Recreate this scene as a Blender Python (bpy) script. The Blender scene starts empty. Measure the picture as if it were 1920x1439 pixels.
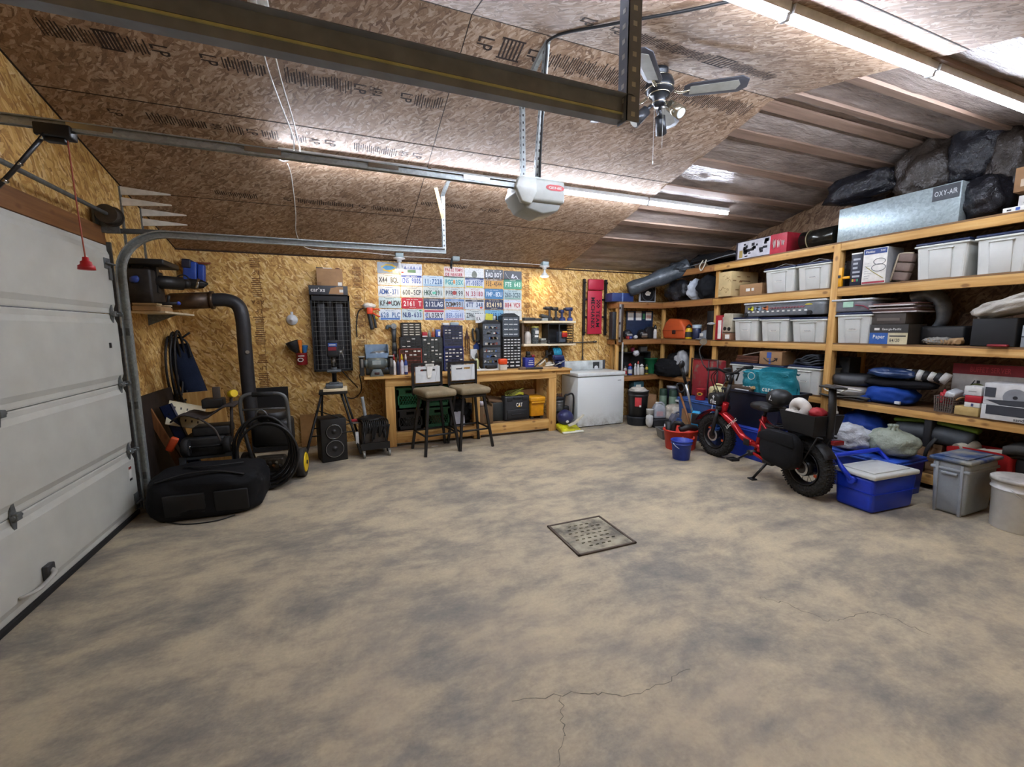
import bpy, bmesh, math, random
from mathutils import Vector as V, Matrix as M, noise, Euler
scene = bpy.context.scene
C = scene.collection
PI = math.pi
random.seed(7)

# ---------- the camera, and points of the place it sees ----------
CAM_H = 1.5
FPX, TILT, ROLL, YAW = 796.4, .12608, -.005915, .38064
fw = V((math.sin(YAW)*math.cos(TILT), math.cos(YAW)*math.cos(TILT), -math.sin(TILT)))
rt0 = V((math.cos(YAW), -math.sin(YAW), 0)); up0 = rt0.cross(fw)
rt = rt0*math.cos(ROLL)+up0*math.sin(ROLL); up = up0*math.cos(ROLL)-rt0*math.sin(ROLL)
EYE = V((0, 0, CAM_H))
def ray(px, py): return rt*((px-960)/FPX)-up*((py-719.5)/FPX)+fw
def P(ax, val, px, py):
    d = ray(px, py); return EYE+d*((val-EYE[ax])/d[ax])
cd = bpy.data.cameras.new('camera'); cam = bpy.data.objects.new('camera', cd); C.objects.link(cam)
cd.sensor_fit = 'HORIZONTAL'; cd.sensor_width = 36; cd.lens = FPX/1920*36; cd.clip_start = .05
cam.matrix_world = M(((rt.x, up.x, -fw.x, 0), (rt.y, up.y, -fw.y, 0), (rt.z, up.z, -fw.z, CAM_H), (0, 0, 0, 1)))
scene.camera = cam

# ---------- materials ----------
def lin(c):
    c = c/255
    return c/12.92 if c <= .04045 else ((c+.055)/1.055)**2.4
def col(h):
    h = h.lstrip('#'); return tuple(lin(int(h[i:i+2], 16)) for i in (0, 2, 4))+(1,)
class NT:
    def __init__(s, name):
        s.mat = bpy.data.materials.new(name); s.mat.use_nodes = True
        s.t = s.mat.node_tree; s.b = s.t.nodes['Principled BSDF']
    def n(s, kind, **kw):
        nd = s.t.nodes.new(kind)
        for k, v in kw.items():
            if k.startswith('i_'): nd.inputs[k[2:].replace('_', ' ')].default_value = v
            else: setattr(nd, k, v)
        return nd
    def l(s, a, b): s.t.links.new(a, b)
    def math(s, op, a, b=None, clamp=False):
        nd = s.n('ShaderNodeMath', operation=op, use_clamp=clamp)
        for i, x in enumerate((a, b)):
            if x is None: continue
            if isinstance(x, (int, float)): nd.inputs[i].default_value = x
            else: s.l(x, nd.inputs[i])
        return nd.outputs[0]
    def ramp(s, fac, stops, interp='LINEAR'):
        nd = s.n('ShaderNodeValToRGB'); nd.color_ramp.interpolation = interp
        e = nd.color_ramp.elements
        while len(e) < len(stops): e.new(.5)
        for q, (p, c) in zip(e, stops): q.position = p; q.color = c if not isinstance(c, str) else col(c)
        s.l(fac, nd.inputs[0]); return nd.outputs[0]
    def mix(s, f, a, b, mode='MIX'):
        nd = s.n('ShaderNodeMix', data_type='RGBA', blend_type=mode)
        for sock, x in ((nd.inputs[0], f), (nd.inputs[6], a), (nd.inputs[7], b)):
            if isinstance(x, (int, float)): sock.default_value = x
            elif isinstance(x, tuple): sock.default_value = x
            elif isinstance(x, str): sock.default_value = col(x)
            else: s.l(x, sock)
        return nd.outputs[2]
    def noise(s, vec, scale, detail=4, rough=.55, dim='3D'):
        nd = s.n('ShaderNodeTexNoise', noise_dimensions=dim); nd.inputs['Scale'].default_value = scale
        nd.inputs['Detail'].default_value = detail; nd.inputs['Roughness'].default_value = rough
        if vec is not None: s.l(vec, nd.inputs['Vector'])
        return nd.outputs['Fac']
    def mapping(s, vec, scale=(1, 1, 1), rot=(0, 0, 0), loc=(0, 0, 0), vt='POINT'):
        nd = s.n('ShaderNodeMapping', vector_type=vt); nd.inputs['Scale'].default_value = scale
        nd.inputs['Rotation'].default_value = rot; nd.inputs['Location'].default_value = loc
        s.l(vec, nd.inputs['Vector']); return nd.outputs[0]
    def pos(s): return s.n('ShaderNodeNewGeometry').outputs['Position']
    def obj(s): return s.n('ShaderNodeTexCoord').outputs['Object']
    def bump(s, h, strength=.3, dist=.01):
        nd = s.n('ShaderNodeBump'); nd.inputs['Strength'].default_value = strength
        nd.inputs['Distance'].default_value = dist; s.l(h, nd.inputs['Height']); s.l(nd.outputs[0], s.b.inputs['Normal'])
MATS = {}
def mat(h, rough=.5, metal=0, var=.12, bump=0, bs=60, vs=14, alpha=1, trans=0, spec=.5):
    key = (h, rough, metal, var, bump, bs, vs, alpha, trans, spec)
    if key in MATS: return MATS[key]
    t = NT('paint_'+h.lstrip('#'))
    c = col(h); o = t.obj()
    if var:
        f = t.noise(o, vs, 3)
        d = tuple(x*(1-var*1.6) for x in c[:3])+(1,); u = tuple(min(1, x*(1+var*.7)) for x in c[:3])+(1,)
        t.l(t.ramp(f, [(.3, d), (.7, u)]), t.b.inputs['Base Color'])
    else: t.b.inputs['Base Color'].default_value = c
    t.b.inputs['Roughness'].default_value = rough; t.b.inputs['Metallic'].default_value = metal
    t.b.inputs['Specular IOR Level'].default_value = spec
    if bump: t.bump(t.noise(o, bs, 4), bump, .005)
    if alpha < 1: t.b.inputs['Alpha'].default_value = alpha
    if trans: t.b.inputs['Transmission Weight'].default_value = trans; t.b.inputs['IOR'].default_value = 1.2
    MATS[key] = t.mat; return t.mat
def emit(name, h, strength):
    t = NT(name); t.b.inputs['Base Color'].default_value = col(h)
    t.b.inputs['Emission Color'].default_value = col(h); t.b.inputs['Emission Strength'].default_value = strength
    return t.mat
def osb(name, ax, pal, fl=.02, bumpy=.25, rough=.6):
    """oriented strand board: long flakes lying in a few directions, in the plane of the two world axes ax"""
    t = NT(name); sp = t.n('ShaderNodeSeparateXYZ'); t.l(t.pos(), sp.inputs[0])
    cb = t.n('ShaderNodeCombineXYZ'); t.l(sp.outputs[ax[0]], cb.inputs[0]); t.l(sp.outputs[ax[1]], cb.inputs[1])
    uv = cb.outputs[0]
    wob = t.n('ShaderNodeTexNoise', noise_dimensions='2D'); wob.inputs['Scale'].default_value = 9; t.l(uv, wob.inputs['Vector'])
    sub = t.n('ShaderNodeVectorMath', operation='MULTIPLY_ADD'); t.l(wob.outputs['Color'], sub.inputs[0])
    sub.inputs[1].default_value = (.05, .05, 0); t.l(uv, sub.inputs[2]); uvw = sub.outputs[0]
    layers = []
    for k, (ang, L, W) in enumerate(((1.35, 4.2, 1), (.45, 3.4, .9), (-.55, 3.8, 1.0), (2.2, 3.2, .8))):
        mp = t.mapping(uvw, (fl*L, fl*W, 1), (0, 0, ang), (k*3.3, k*7.1, 0), 'TEXTURE')
        vo = t.n('ShaderNodeTexVoronoi', voronoi_dimensions='2D'); vo.inputs['Scale'].default_value = 1; t.l(mp, vo.inputs['Vector'])
        se = t.n('ShaderNodeSeparateColor'); t.l(vo.outputs['Color'], se.inputs[0])
        gr = t.noise(t.mapping(uv, (fl*3, fl*.16, 1), (0, 0, ang), (0, 0, 0), 'TEXTURE'), 1, 2, .6, '2D')
        layers.append((se.outputs[0], se.outputs[1], gr, vo.outputs['Distance']))
    v, g, d = layers[0][0], layers[0][2], layers[0][3]
    for k in (1, 2, 3):
        w = t.math('GREATER_THAN', layers[k][1], .56)
        def mx(a, b):
            nd = t.n('ShaderNodeMix'); t.l(w, nd.inputs[0]); t.l(a, nd.inputs[2]); t.l(b, nd.inputs[3]); return nd.outputs[0]
        v, g, d = mx(v, layers[k][0]), mx(g, layers[k][2]), mx(d, layers[k][3])
    vv = t.math('ADD', t.math('MULTIPLY', v, .62), t.math('MULTIPLY', g, .38))
    n = len(pal); c = t.ramp(vv, [(.12+.72*i/(n-1), p) for i, p in enumerate(pal)])
    edge = t.ramp(d, [(.55, (1, 1, 1, 1)), (.95, (.62, .55, .5, 1))])
    c = t.mix(.75, c, edge, 'MULTIPLY')
    big = t.ramp(t.noise(uv, 1.1, 4, .6, '2D'), [(.3, (.8, .78, .76, 1)), (.7, (1.06, 1.05, 1.03, 1))])
    c = t.mix(1, c, big, 'MULTIPLY')
    t.l(c, t.b.inputs['Base Color']); t.b.inputs['Roughness'].default_value = rough
    t.bump(vv, bumpy, .004); return t.mat
def lumber(name, long_ax, pal, rough=.62, knots=True):
    t = NT(name); o = t.pos(); s = [30, 30, 30]; s[long_ax] = 1.6
    f = t.noise(t.mapping(o, tuple(s)), 1, 5, .6)
    c = t.ramp(f, [(.28, pal[0]), (.5, pal[1]), (.72, pal[2])])
    big = t.ramp(t.noise(o, 1.3, 3), [(.3, (.84, .82, .8, 1)), (.7, (1.05, 1.05, 1.04, 1))]); c = t.mix(1, c, big, 'MULTIPLY')
    if knots:
        ks = [9, 9, 9]; ks[long_ax] = 5
        vo = t.n('ShaderNodeTexVoronoi'); vo.inputs['Scale'].default_value = 1; t.l(t.mapping(o, tuple(ks)), vo.inputs['Vector'])
        k = t.ramp(vo.outputs['Distance'], [(.1, (1, 1, 1, 1)), (.19, (0, 0, 0, 1))]); c = t.mix(t.math('MULTIPLY', k, .7), c, '6b3f1c')
    t.l(c, t.b.inputs['Base Color']); t.b.inputs['Roughness'].default_value = rough
    t.bump(f, .15, .002); return t.mat
def galv(name, h='a9b0b0', rough=.42):
    t = NT(name); vo = t.n('ShaderNodeTexVoronoi'); vo.inputs['Scale'].default_value = 55; t.l(t.obj(), vo.inputs['Vector'])
    se = t.n('ShaderNodeSeparateColor'); t.l(vo.outputs['Color'], se.inputs[0])
    c = col(h); t.l(t.ramp(se.outputs[0], [(0, tuple(x*.72 for x in c[:3])+(1,)), (1, c)]), t.b.inputs['Base Color'])
    t.b.inputs['Metallic'].default_value = .4; t.b.inputs['Roughness'].default_value = rough; return t.mat
def film(name, h, rough=.16, strength=.6, scale=9, stretch=(1, 1, 1), var=.5):
    """crinkled plastic film"""
    t = NT(name); o = t.obj(); c = col(h)
    f = t.noise(t.mapping(o, stretch), scale, 6, .62); r = t.math('ABSOLUTE', t.math('SUBTRACT', f, .5))
    t.l(t.ramp(f, [(.3, tuple(x*(1-var) for x in c[:3])+(1,)), (.7, c)]), t.b.inputs['Base Color'])
    t.b.inputs['Roughness'].default_value = rough; t.bump(r, strength, .05); return t.mat
def fabric(name, h, sc=260, rough=.9, var=.25):
    t = NT(name); o = t.obj(); c = col(h); f = t.noise(o, sc, 2); g = t.noise(o, 7, 3)
    a = t.ramp(f, [(.3, tuple(x*(1-var) for x in c[:3])+(1,)), (.7, tuple(min(1, x*(1+var)) for x in c[:3])+(1,))])
    t.l(t.mix(1, a, t.ramp(g, [(.3, (.75, .75, .75, 1)), (.7, (1.1, 1.1, 1.1, 1))]), 'MULTIPLY'), t.b.inputs['Base Color'])
    t.b.inputs['Roughness'].default_value = rough; t.b.inputs['Specular IOR Level'].default_value = .2
    t.bump(f, .3, .002); return t.mat

# ---------- mesh building ----------
_glyph = {}
def make_glyphs(chars, offset=0.0):
    for ch in chars:
        if (ch, offset) in _glyph: continue
        cu = bpy.data.curves.new('glyph', 'FONT'); cu.body = ch; cu.size = 1; cu.resolution_u = 3; cu.offset = offset
        ob = bpy.data.objects.new('glyph', cu); C.objects.link(ob)
        dg = bpy.context.evaluated_depsgraph_get(); me = ob.evaluated_get(dg).to_mesh()
        vs = [(v.co.x, v.co.y) for v in me.vertices]; fs = [tuple(p.vertices) for p in me.polygons]
        x0 = min((v[0] for v in vs), default=0); x1 = max((v[0] for v in vs), default=.3)
        _glyph[ch, offset] = (vs, fs, x0, x1)
        ob.evaluated_get(dg).to_mesh_clear(); bpy.data.objects.remove(ob); bpy.data.curves.remove(cu)
make_glyphs("ABCDEFGHIJKLMNOPQRSTUVWXYZ0123456789abcdefghijklmnopqrstuvwxyz-+.:'/&!", .012)
def T(loc=(0, 0, 0), rx=0, ry=0, rz=0): return M.Translation(loc) @ Euler((rx, ry, rz)).to_matrix().to_4x4()
class MB:
    def __init__(s): s.bm = bmesh.new(); s.mats = []; s.mi = 0; s.xf = None
    def m(s, mt):
        if mt not in s.mats: s.mats.append(mt)
        s.mi = s.mats.index(mt); return s
    def at(s, xf=None): s.xf = xf; return s
    def _b(s): return len(s.bm.verts), len(s.bm.faces)
    def _e(s, st, smooth=False):
        s.bm.verts.ensure_lookup_table(); s.bm.faces.ensure_lookup_table()
        if s.xf is not None:
            for i in range(st[0], len(s.bm.verts)): s.bm.verts[i].co = s.xf @ s.bm.verts[i].co
        for i in range(st[1], len(s.bm.faces)):
            f = s.bm.faces[i]; f.material_index = s.mi
            if smooth is True: f.smooth = True
            elif smooth == 'quad': f.smooth = len(f.verts) == 4
        return s
    def _take(s, t):
        k = {v: s.bm.verts.new(v.co) for v in t.verts}
        for f in t.faces: s.bm.faces.new([k[v] for v in f.verts])
        t.free()
    def box(s, a, b, bev=0, seg=2, taper=None):
        st = s._b(); a, b = [min(x, y) for x, y in zip(a, b)], [max(x, y) for x, y in zip(a, b)]
        t = bmesh.new(); r = bmesh.ops.create_cube(t, size=1)
        for v in r['verts']:
            k = 1
            if taper and v.co.z < 0: k = taper
            v.co = V(((a[0]+b[0])/2+v.co.x*k*(b[0]-a[0]), (a[1]+b[1])/2+v.co.y*k*(b[1]-a[1]), (a[2]+b[2])/2+v.co.z*(b[2]-a[2])))
        if bev:
            bev = min(bev, .48*min(b[i]-a[i] for i in range(3)))
            bmesh.ops.bevel(t, geom=list(t.edges), offset=bev, segments=seg, affect='EDGES', profile=.5)
        s._take(t)
        return s._e(st, bool(bev and seg > 1))
    def cyl(s, p0, p1, r, r1=None, seg=16, caps=True):
        st = s._b(); p0, p1 = V(p0), V(p1); d = p1-p0; r1 = r if r1 is None else r1
        q = d.to_track_quat('Z', 'Y'); A = []; B = []
        for i in range(seg):
            a = 2*PI*i/seg; e = V((math.cos(a), math.sin(a), 0))
            A.append(s.bm.verts.new(p0+q @ (e*r))); B.append(s.bm.verts.new(p1+q @ (e*r1)))
        for i in range(seg): s.bm.faces.new((A[i], A[(i+1) % seg], B[(i+1) % seg], B[i]))
        if caps and seg != 4:
            if r > 0: s.bm.faces.new(A[::-1])
            if r1 > 0: s.bm.faces.new(B)
        elif caps: s.bm.faces.new(A[::-1]); s.bm.faces.new(B)
        return s._e(st, 'quad' if seg > 6 else False)
    def tube(s, pts, r, seg=8, closed=False, n=0, flat=1):
        st = s._b(); pts = [V(p) for p in pts]
        if n: pts = spline(pts, n, closed)
        k = len(pts); rings = []; prev = None
        for i, p in enumerate(pts):
            a = pts[(i-1) % k] if (closed or i) else p; b = pts[(i+1) % k] if (closed or i < k-1) else p
            d = (b-a).normalized()
            if prev is None:
                u = d.orthogonal().normalized() if abs(d.z) > .95 else d.cross(V((0, 0, 1))).normalized()
            else: u = (prev-d*prev.dot(d)).normalized()
            prev = u; w = d.cross(u); rr = r(i/(k-1)) if callable(r) else r
            rings.append([s.bm.verts.new(p+(u*math.cos(2*PI*j/seg)+w*math.sin(2*PI*j/seg)*flat)*rr) for j in range(seg)])
        for i in range(k if closed else k-1):
            A, B = rings[i], rings[(i+1) % k]
            for j in range(seg): s.bm.faces.new((A[j], B[j], B[(j+1) % seg], A[(j+1) % seg]))
        if not closed:
            s.bm.faces.new(rings[0]); s.bm.faces.new(rings[-1][::-1])
        return s._e(st, True)
    def lathe(s, prof, seg=24, sx=1, sy=1, close=True):
        st = s._b(); rings = []
        for r, z in prof:
            rings.append([s.bm.verts.new((r*sx*math.cos(2*PI*j/seg), r*sy*math.sin(2*PI*j/seg), z)) for j in range(seg)])
        for A, B in zip(rings, rings[1:]):
            for j in range(seg): s.bm.faces.new((A[j], A[(j+1) % seg], B[(j+1) % seg], B[j]))
        if close:
            if prof[0][0] > 1e-4: s.bm.faces.new(rings[0][::-1])
            if prof[-1][0] > 1e-4: s.bm.faces.new(rings[-1])
        return s._e(st, 'quad')
    def prism(s, poly, d0, d1, ax='z', bev=0, smooth=False):
        """2-D outline pushed from d0 to d1: ax z -> (x,y), ax y -> (x,z), ax x -> (y,z)"""
        st = s._b()
        f = {'z': lambda u, v, d: (u, v, d), 'y': lambda u, v, d: (u, d, v), 'x': lambda u, v, d: (d, u, v)}[ax]
        t = bmesh.new(); A = [t.verts.new(f(u, v, d0)) for u, v in poly]; B = [t.verts.new(f(u, v, d1)) for u, v in poly]
        k = len(poly); t.faces.new(A[::-1]); t.faces.new(B)
        for i in range(k): t.faces.new((A[i], A[(i+1) % k], B[(i+1) % k], B[i]))
        bmesh.ops.recalc_face_normals(t, faces=list(t.faces))
        if bev: bmesh.ops.bevel(t, geom=list(t.edges), offset=bev, segments=2, affect='EDGES', profile=.5)
        s._take(t)
        return s._e(st, bool(bev) or smooth)
    def quad(s, *p):
        st = s._b(); s.bm.faces.new([s.bm.verts.new(q) for q in p]); return s._e(st)
    def blob(s, c, r, amp=.08, freq=3, seed=0, sub=3, floor=None, sq=1.0, crease=0):
        """lumpy closed form; sq<1 squares it up, floor flattens its underside, crease adds fine folds"""
        st = s._b(); t = bmesh.new(); g = bmesh.ops.create_icosphere(t, subdivisions=sub, radius=1); so = V((seed*7.3, seed*3.1, seed*1.7))
        c = V(c)
        for v in g['verts']:
            d = v.co.normalized()
            if sq != 1: d = V([math.copysign(abs(x)**sq, x) for x in d])
            k = 1+amp*noise.noise(d*freq+so)*2
            if crease: k += crease*(abs(noise.noise(d*freq*3.1+so*2))-.25)
            q = V((d.x*r[0], d.y*r[1], d.z*r[2]))*k
            if floor is not None and q.z+c.z < floor: q.z = floor-c.z
            v.co = c+q
        s._take(t)
        return s._e(st, True)
    def sheet(s, f, nu, nv, smooth=True):
        st = s._b(); g = [[s.bm.verts.new(f(i/nu, j/nv)) for j in range(nv+1)] for i in range(nu+1)]
        for i in range(nu):
            for j in range(nv): s.bm.faces.new((g[i][j], g[i+1][j], g[i+1][j+1], g[i][j+1]))
        return s._e(st, smooth)
    def slab(s, f, th, nu, nv):
        """a soft sheet with thickness th (down z)"""
        st = s._b(); k = {}
        for lay in (0, 1):
            for i in range(nu+1):
                for j in range(nv+1):
                    p = V(f(i/nu, j/nv)); k[lay, i, j] = s.bm.verts.new(p-V((0, 0, th))*lay)
        for i in range(nu):
            for j in range(nv):
                s.bm.faces.new((k[0, i, j], k[0, i+1, j], k[0, i+1, j+1], k[0, i, j+1]))
                s.bm.faces.new((k[1, i, j+1], k[1, i+1, j+1], k[1, i+1, j], k[1, i, j]))
        for i in range(nu):
            s.bm.faces.new((k[0, i+1, 0], k[0, i, 0], k[1, i, 0], k[1, i+1, 0])); s.bm.faces.new((k[0, i, nv], k[0, i+1, nv], k[1, i+1, nv], k[1, i, nv]))
        for j in range(nv):
            s.bm.faces.new((k[0, 0, j], k[0, 0, j+1], k[1, 0, j+1], k[1, 0, j])); s.bm.faces.new((k[0, nu, j+1], k[0, nu, j], k[1, nu, j], k[1, nu, j+1]))
        return s._e(st, True)
    def text(s, body, h, xf, w=None, gap=.09, mono=0, off=.012):
        """lettering of cap height h lying in the xy plane of xf, centred; squeezed to width w; xf then s.xf"""
        x = 0; vs = []; fs = []; base = 0
        for ch in body:
            if ch == ' ': x += mono or .38; continue
            gv, gf, x0, x1 = _glyph[ch, off]; sh = x-x0
            if mono: sh = x+(mono-gap-(x1-x0))/2-x0
            vs += [(a+sh, b) for a, b in gv]; fs += [tuple(base+i for i in f) for f in gf]; base += len(gv)
            x += mono or (x1-x0+gap)
        W = x-gap; k = h/.73; kx = k if w is None else w/W; st = s._b()
        nv = [s.bm.verts.new(xf @ V(((a-W/2)*kx, (b-.365)*k, 0))) for a, b in vs]
        for f in fs:
            try: s.bm.faces.new([nv[i] for i in f])
            except ValueError: pass
        return s._e(st)
    def build(s, name, mt=None, parent=None, loc=None, rot=None):
        if mt is not None and not s.mats: s.mats = [mt]
        elif mt is not None and mt not in s.mats: s.mats[0:0] = [mt]
        me = bpy.data.meshes.new(name); s.bm.normal_update(); s.bm.to_mesh(me); s.bm.free()
        for q in s.mats: me.materials.append(q)
        o = bpy.data.objects.new(name, me); C.objects.link(o)
        if parent: o.parent = parent
        if loc is not None: o.location = loc
        if rot is not None: o.rotation_euler = rot
        return o
def spline(pts, n, closed=False):
    k = len(pts); out = []; R = range(k if closed else k-1)
    g = (lambda i: pts[i % k]) if closed else (lambda i: pts[max(0, min(k-1, i))])
    for i in R:
        a, b, c, d = g(i-1), g(i), g(i+1), g(i+2)
        for q in range(n):
            t = q/n; out.append(.5*((2*b)+(c-a)*t+(2*a-5*b+4*c-d)*t*t+(3*b-a-3*c+d)*t**3))
    if not closed: out.append(pts[-1])
    return out
def tag(o, label, cat, group=None, kind=None):
    o['label'] = label; o['category'] = cat
    if group: o['group'] = group
    if kind: o['kind'] = kind
    return o
def thing(name, label, cat, loc=(0, 0, 0), rz=0, group=None):
    o = bpy.data.objects.new(name, None); C.objects.link(o); o.empty_display_size = .05
    o.location = loc; o.rotation_euler = (0, 0, rz); return tag(o, label, cat, group)
def one(name, mb, label, cat, mt=None, loc=None, rz=0, group=None):
    o = mb.build(name, mt, None, loc, (0, 0, rz) if rz else None); return tag(o, label, cat, group)
def struct(name, mb, mt=None, label=None, cat=None):
    o = mb.build(name, mt); o['kind'] = 'structure'
    if label: o['label'] = label; o['category'] = cat
    return o
kids = {}
def copy_tree(o, parent=None):
    c = o.copy(); C.objects.link(c)
    if parent: c.parent = parent
    for ch in [q for q in C.objects if q.parent == o]: copy_tree(ch, c)
    return c
# ================= the room =================
XL, XR, YF, YB = -1.7, 5.62, -.88, 6.06      # inner faces of the left, right, front and back walls
ZE, YR, SL = 2.44, 2.59, .25                  # eave height, ridge line, pitch
ZR = ZE+SL*(YB-YR)
def zc(y): return ZE+SL*(YB-y) if y > YR else ZR-SL*(YR-y)
WALLP = ['8f6430', 'b98a46', 'd3a85c', 'e2bd76', 'f0d59c']
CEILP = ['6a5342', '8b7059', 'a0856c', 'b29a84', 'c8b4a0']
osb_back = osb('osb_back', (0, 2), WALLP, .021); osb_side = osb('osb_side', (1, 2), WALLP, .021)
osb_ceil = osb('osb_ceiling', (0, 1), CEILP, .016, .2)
FIR = ['b28240', 'cd9f5a', 'dfb878']; FIRD = ['8a5a2e', 'a2703f', 'b38350']
woodX = lumber('fir_x', 0, FIR); woodY = lumber('fir_y', 1, FIR); woodZ = lumber('fir_z', 2, FIR)
woodYd = lumber('fir_dark_y', 1, FIRD); woodXd = lumber('strapping', 0, ['75604f', '8a7262', '9a8272'], knots=False)
whiteboardX = lumber('pale_board_x', 0, ['d8c39a', 'e6d6b4', 'efe3c8'], knots=False)
# concrete floor: worn grey slab with tan dust and darker swirls
t = NT('concrete_floor'); o = t.pos()
wv = t.n('ShaderNodeTexNoise'); wv.inputs['Scale'].default_value = .8; wv.inputs['Detail'].default_value = 2; t.l(o, wv.inputs['Vector'])
sv = t.n('ShaderNodeVectorMath', operation='MULTIPLY_ADD'); t.l(wv.outputs['Color'], sv.inputs[0]); sv.inputs[1].default_value = (.35, .35, 0); t.l(o, sv.inputs[2])
f1 = t.noise(t.mapping(sv.outputs[0], (1, 1.3, 1)), 1.25, 10, .7); f2 = t.noise(t.mapping(sv.outputs[0], (1, 1.7, 1), (0, 0, .2)), 3.0, 12, .74); f3 = t.noise(o, 60, 4, .6)
f = t.math('ADD', t.math('MULTIPLY', f1, .55), t.math('MULTIPLY', f2, .45))
c = t.ramp(f, [(.33, '5f5c56'), (.44, '877f72'), (.53, 'aea087'), (.66, 'c6b898')])
c = t.mix(1, c, t.ramp(f3, [(.3, (.9, .9, .9, 1)), (.7, (1.06, 1.06, 1.06, 1))]), 'MULTIPLY')
t.l(c, t.b.inputs['Base Color']); t.l(t.ramp(f, [(.35, (.5, .5, .5, 1)), (.6, (.8, .8, .8, 1))]), t.b.inputs['Roughness']); t.bump(f3, .12, .003)
concrete = t.mat
b = MB().m(concrete)
b.quad((XL-.1, YF-.1, 0), (XR+.1, YF-.1, 0), (XR+.1, YB+.1, 0), (XL-.1, YB+.1, 0)); fl = struct('floor', b)
# hairline cracks in the slab
dk = mat('6a6457', .9)
def crack(pts, w):
    q = spline([V((x, y, .0006)) for x, y in pts], 10); m = MB()
    for i in range(len(q)): q[i] += V((random.uniform(-1, 1)*.012, random.uniform(-1, 1)*.012, 0))
    for a, c_ in zip(q, q[1:]):
        n = (c_-a).cross(V((0, 0, 1))).normalized()*w*random.uniform(.4, 1); m.quad(a-n, c_-n, c_+n, a+n)
    m.build('crack', dk, fl)
G = lambda *pp: [tuple(P(2, 0, *p)[:2]) for p in pp]
crack(G((960, 1312), (1100, 1300), (1200, 1300), (1290, 1255)), .0022)
crack(G((1050, 1310), (1056, 1370), (1048, 1438)), .002)
crack(G((1420, 1120), (1480, 1135), (1560, 1165), (1640, 1150), (1740, 1190)), .0022)
crack(G((700, 880), (900, 858), (1240, 800)), .0016)
# walls
b = MB().m(osb_back); b.box((XL-.1, YB, -.02), (XR+.1, YB+.1, ZE+.02)); wb = struct('wall_back', b)
DY0, DY1, DZ = 1.44, 4.30, 2.17
def gable(m, x0, x1, y0, y1, za=None):
    ys = [y for y in (y0, YR, y1) if y0 <= y <= y1]; ys = sorted(set(ys))
    m.prism([(y0, za), (y1, za)]+[(y, zc(y)+.02) for y in reversed(ys)], x0, x1, 'x')
b = MB().m(osb_side); gable(b, XL-.1, XL, DY1, YB, -.02); gable(b, XL-.1, XL, DY0, DY1, DZ); gable(b, XL-.1, XL, YF, DY0, -.02)
struct('wall_left', b)
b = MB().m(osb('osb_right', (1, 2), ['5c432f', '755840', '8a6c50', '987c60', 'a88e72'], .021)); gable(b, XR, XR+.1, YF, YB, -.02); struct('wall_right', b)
b = MB().m(osb_back); b.box((XL-.1, YF-.1, -.02), (XR+.1, YF, ZE+.02)); struct('wall_front', b)
# ceiling: two slopes of strand board up to x = 3.3, beyond them foil-faced insulation between straps
XO = 3.3
def slope(m, x0, x1, y0, y1, dz=0, th=.02):
    m.prism([(y0, zc(y0)+dz), (y1, zc(y1)+dz), (y1, zc(y1)+dz+th), (y0, zc(y0)+dz+th)], x0, x1, 'x')
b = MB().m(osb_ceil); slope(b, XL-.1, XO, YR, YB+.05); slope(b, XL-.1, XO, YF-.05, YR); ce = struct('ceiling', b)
vap = NT('vapour_barrier'); o = vap.pos(); fz = vap.noise(vap.mapping(o, (1, 3, 1)), 2.6, 8, .7)
vap.l(vap.ramp(fz, [(.3, '756a66'), (.5, '93877f'), (.75, 'aa9f98')]), vap.b.inputs['Base Color']); vap.b.inputs['Roughness'].default_value = .24
vap.bump(vap.noise(vap.mapping(o, (2, 9, 3), (0, 0, .5)), 2, 5, .7), .9, .03)
b = MB().m(vap.mat)
for y0, y1 in ((YR, YB+.05), (YF-.05, YR)):
    def fs(u, v):
        x = XO-.05+u*(XR+.15-XO); y = y0+v*(y1-y0); return (x, y, zc(y)+.026-.012*abs(math.sin((y-.2)*PI/.42))+.010*noise.noise(V((x*3, y*5, 1)))+.010*abs(noise.noise(V((x*1.6+y*5, y*2.5-x, 4)))))
    b.sheet(fs, 50, 90)
b.build('vapour_barrier', None, ce)
for y in (2.66, 2.97, 3.38, 3.81, 4.20, 4.57, 5.02, 2.45, 2.02, 1.60, 1.18, .76):
    m = MB().m(woodXd); a = math.atan(-SL if y > YR else SL); m.at(T((0, y, zc(y)+.008), a)); m.box((XO-.02, -.045, -.012), (XR, .045, .012)); m.build('strapping', None, ce)
# dark joints between ceiling sheets
m = MB().m(mat('2e2520', .9))
def jx(y, x0, x1, w=.004): m.prism([(y-w, zc(y-w)-.0008), (y+w, zc(y+w)-.0008), (y+w, zc(y+w)+.002), (y-w, zc(y-w)+.002)], x0, x1, 'x')
for y in (2.585, 3.735, 4.9, 1.43, .27): jx(y, XL, XO)
for x in (.8, ): slope(m, x-.003, x+.003, YR, YB, -.0008, .002); slope(m, x-.003, x+.003, YF, YR, -.0008, .002)
slope(m, XL, XL+.012, YR, YB, -.002, .004); slope(m, XL, XL+.012, YF, YR, -.002, .004)
m.build('sheet_joint', None, ce)
m = MB().m(mat('38281c', .9)); m.box((XL, YB-.012, ZE-.012), (XO+2.2, YB, ZE+.004)); m.build('eave_gap', None, ce)
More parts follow.
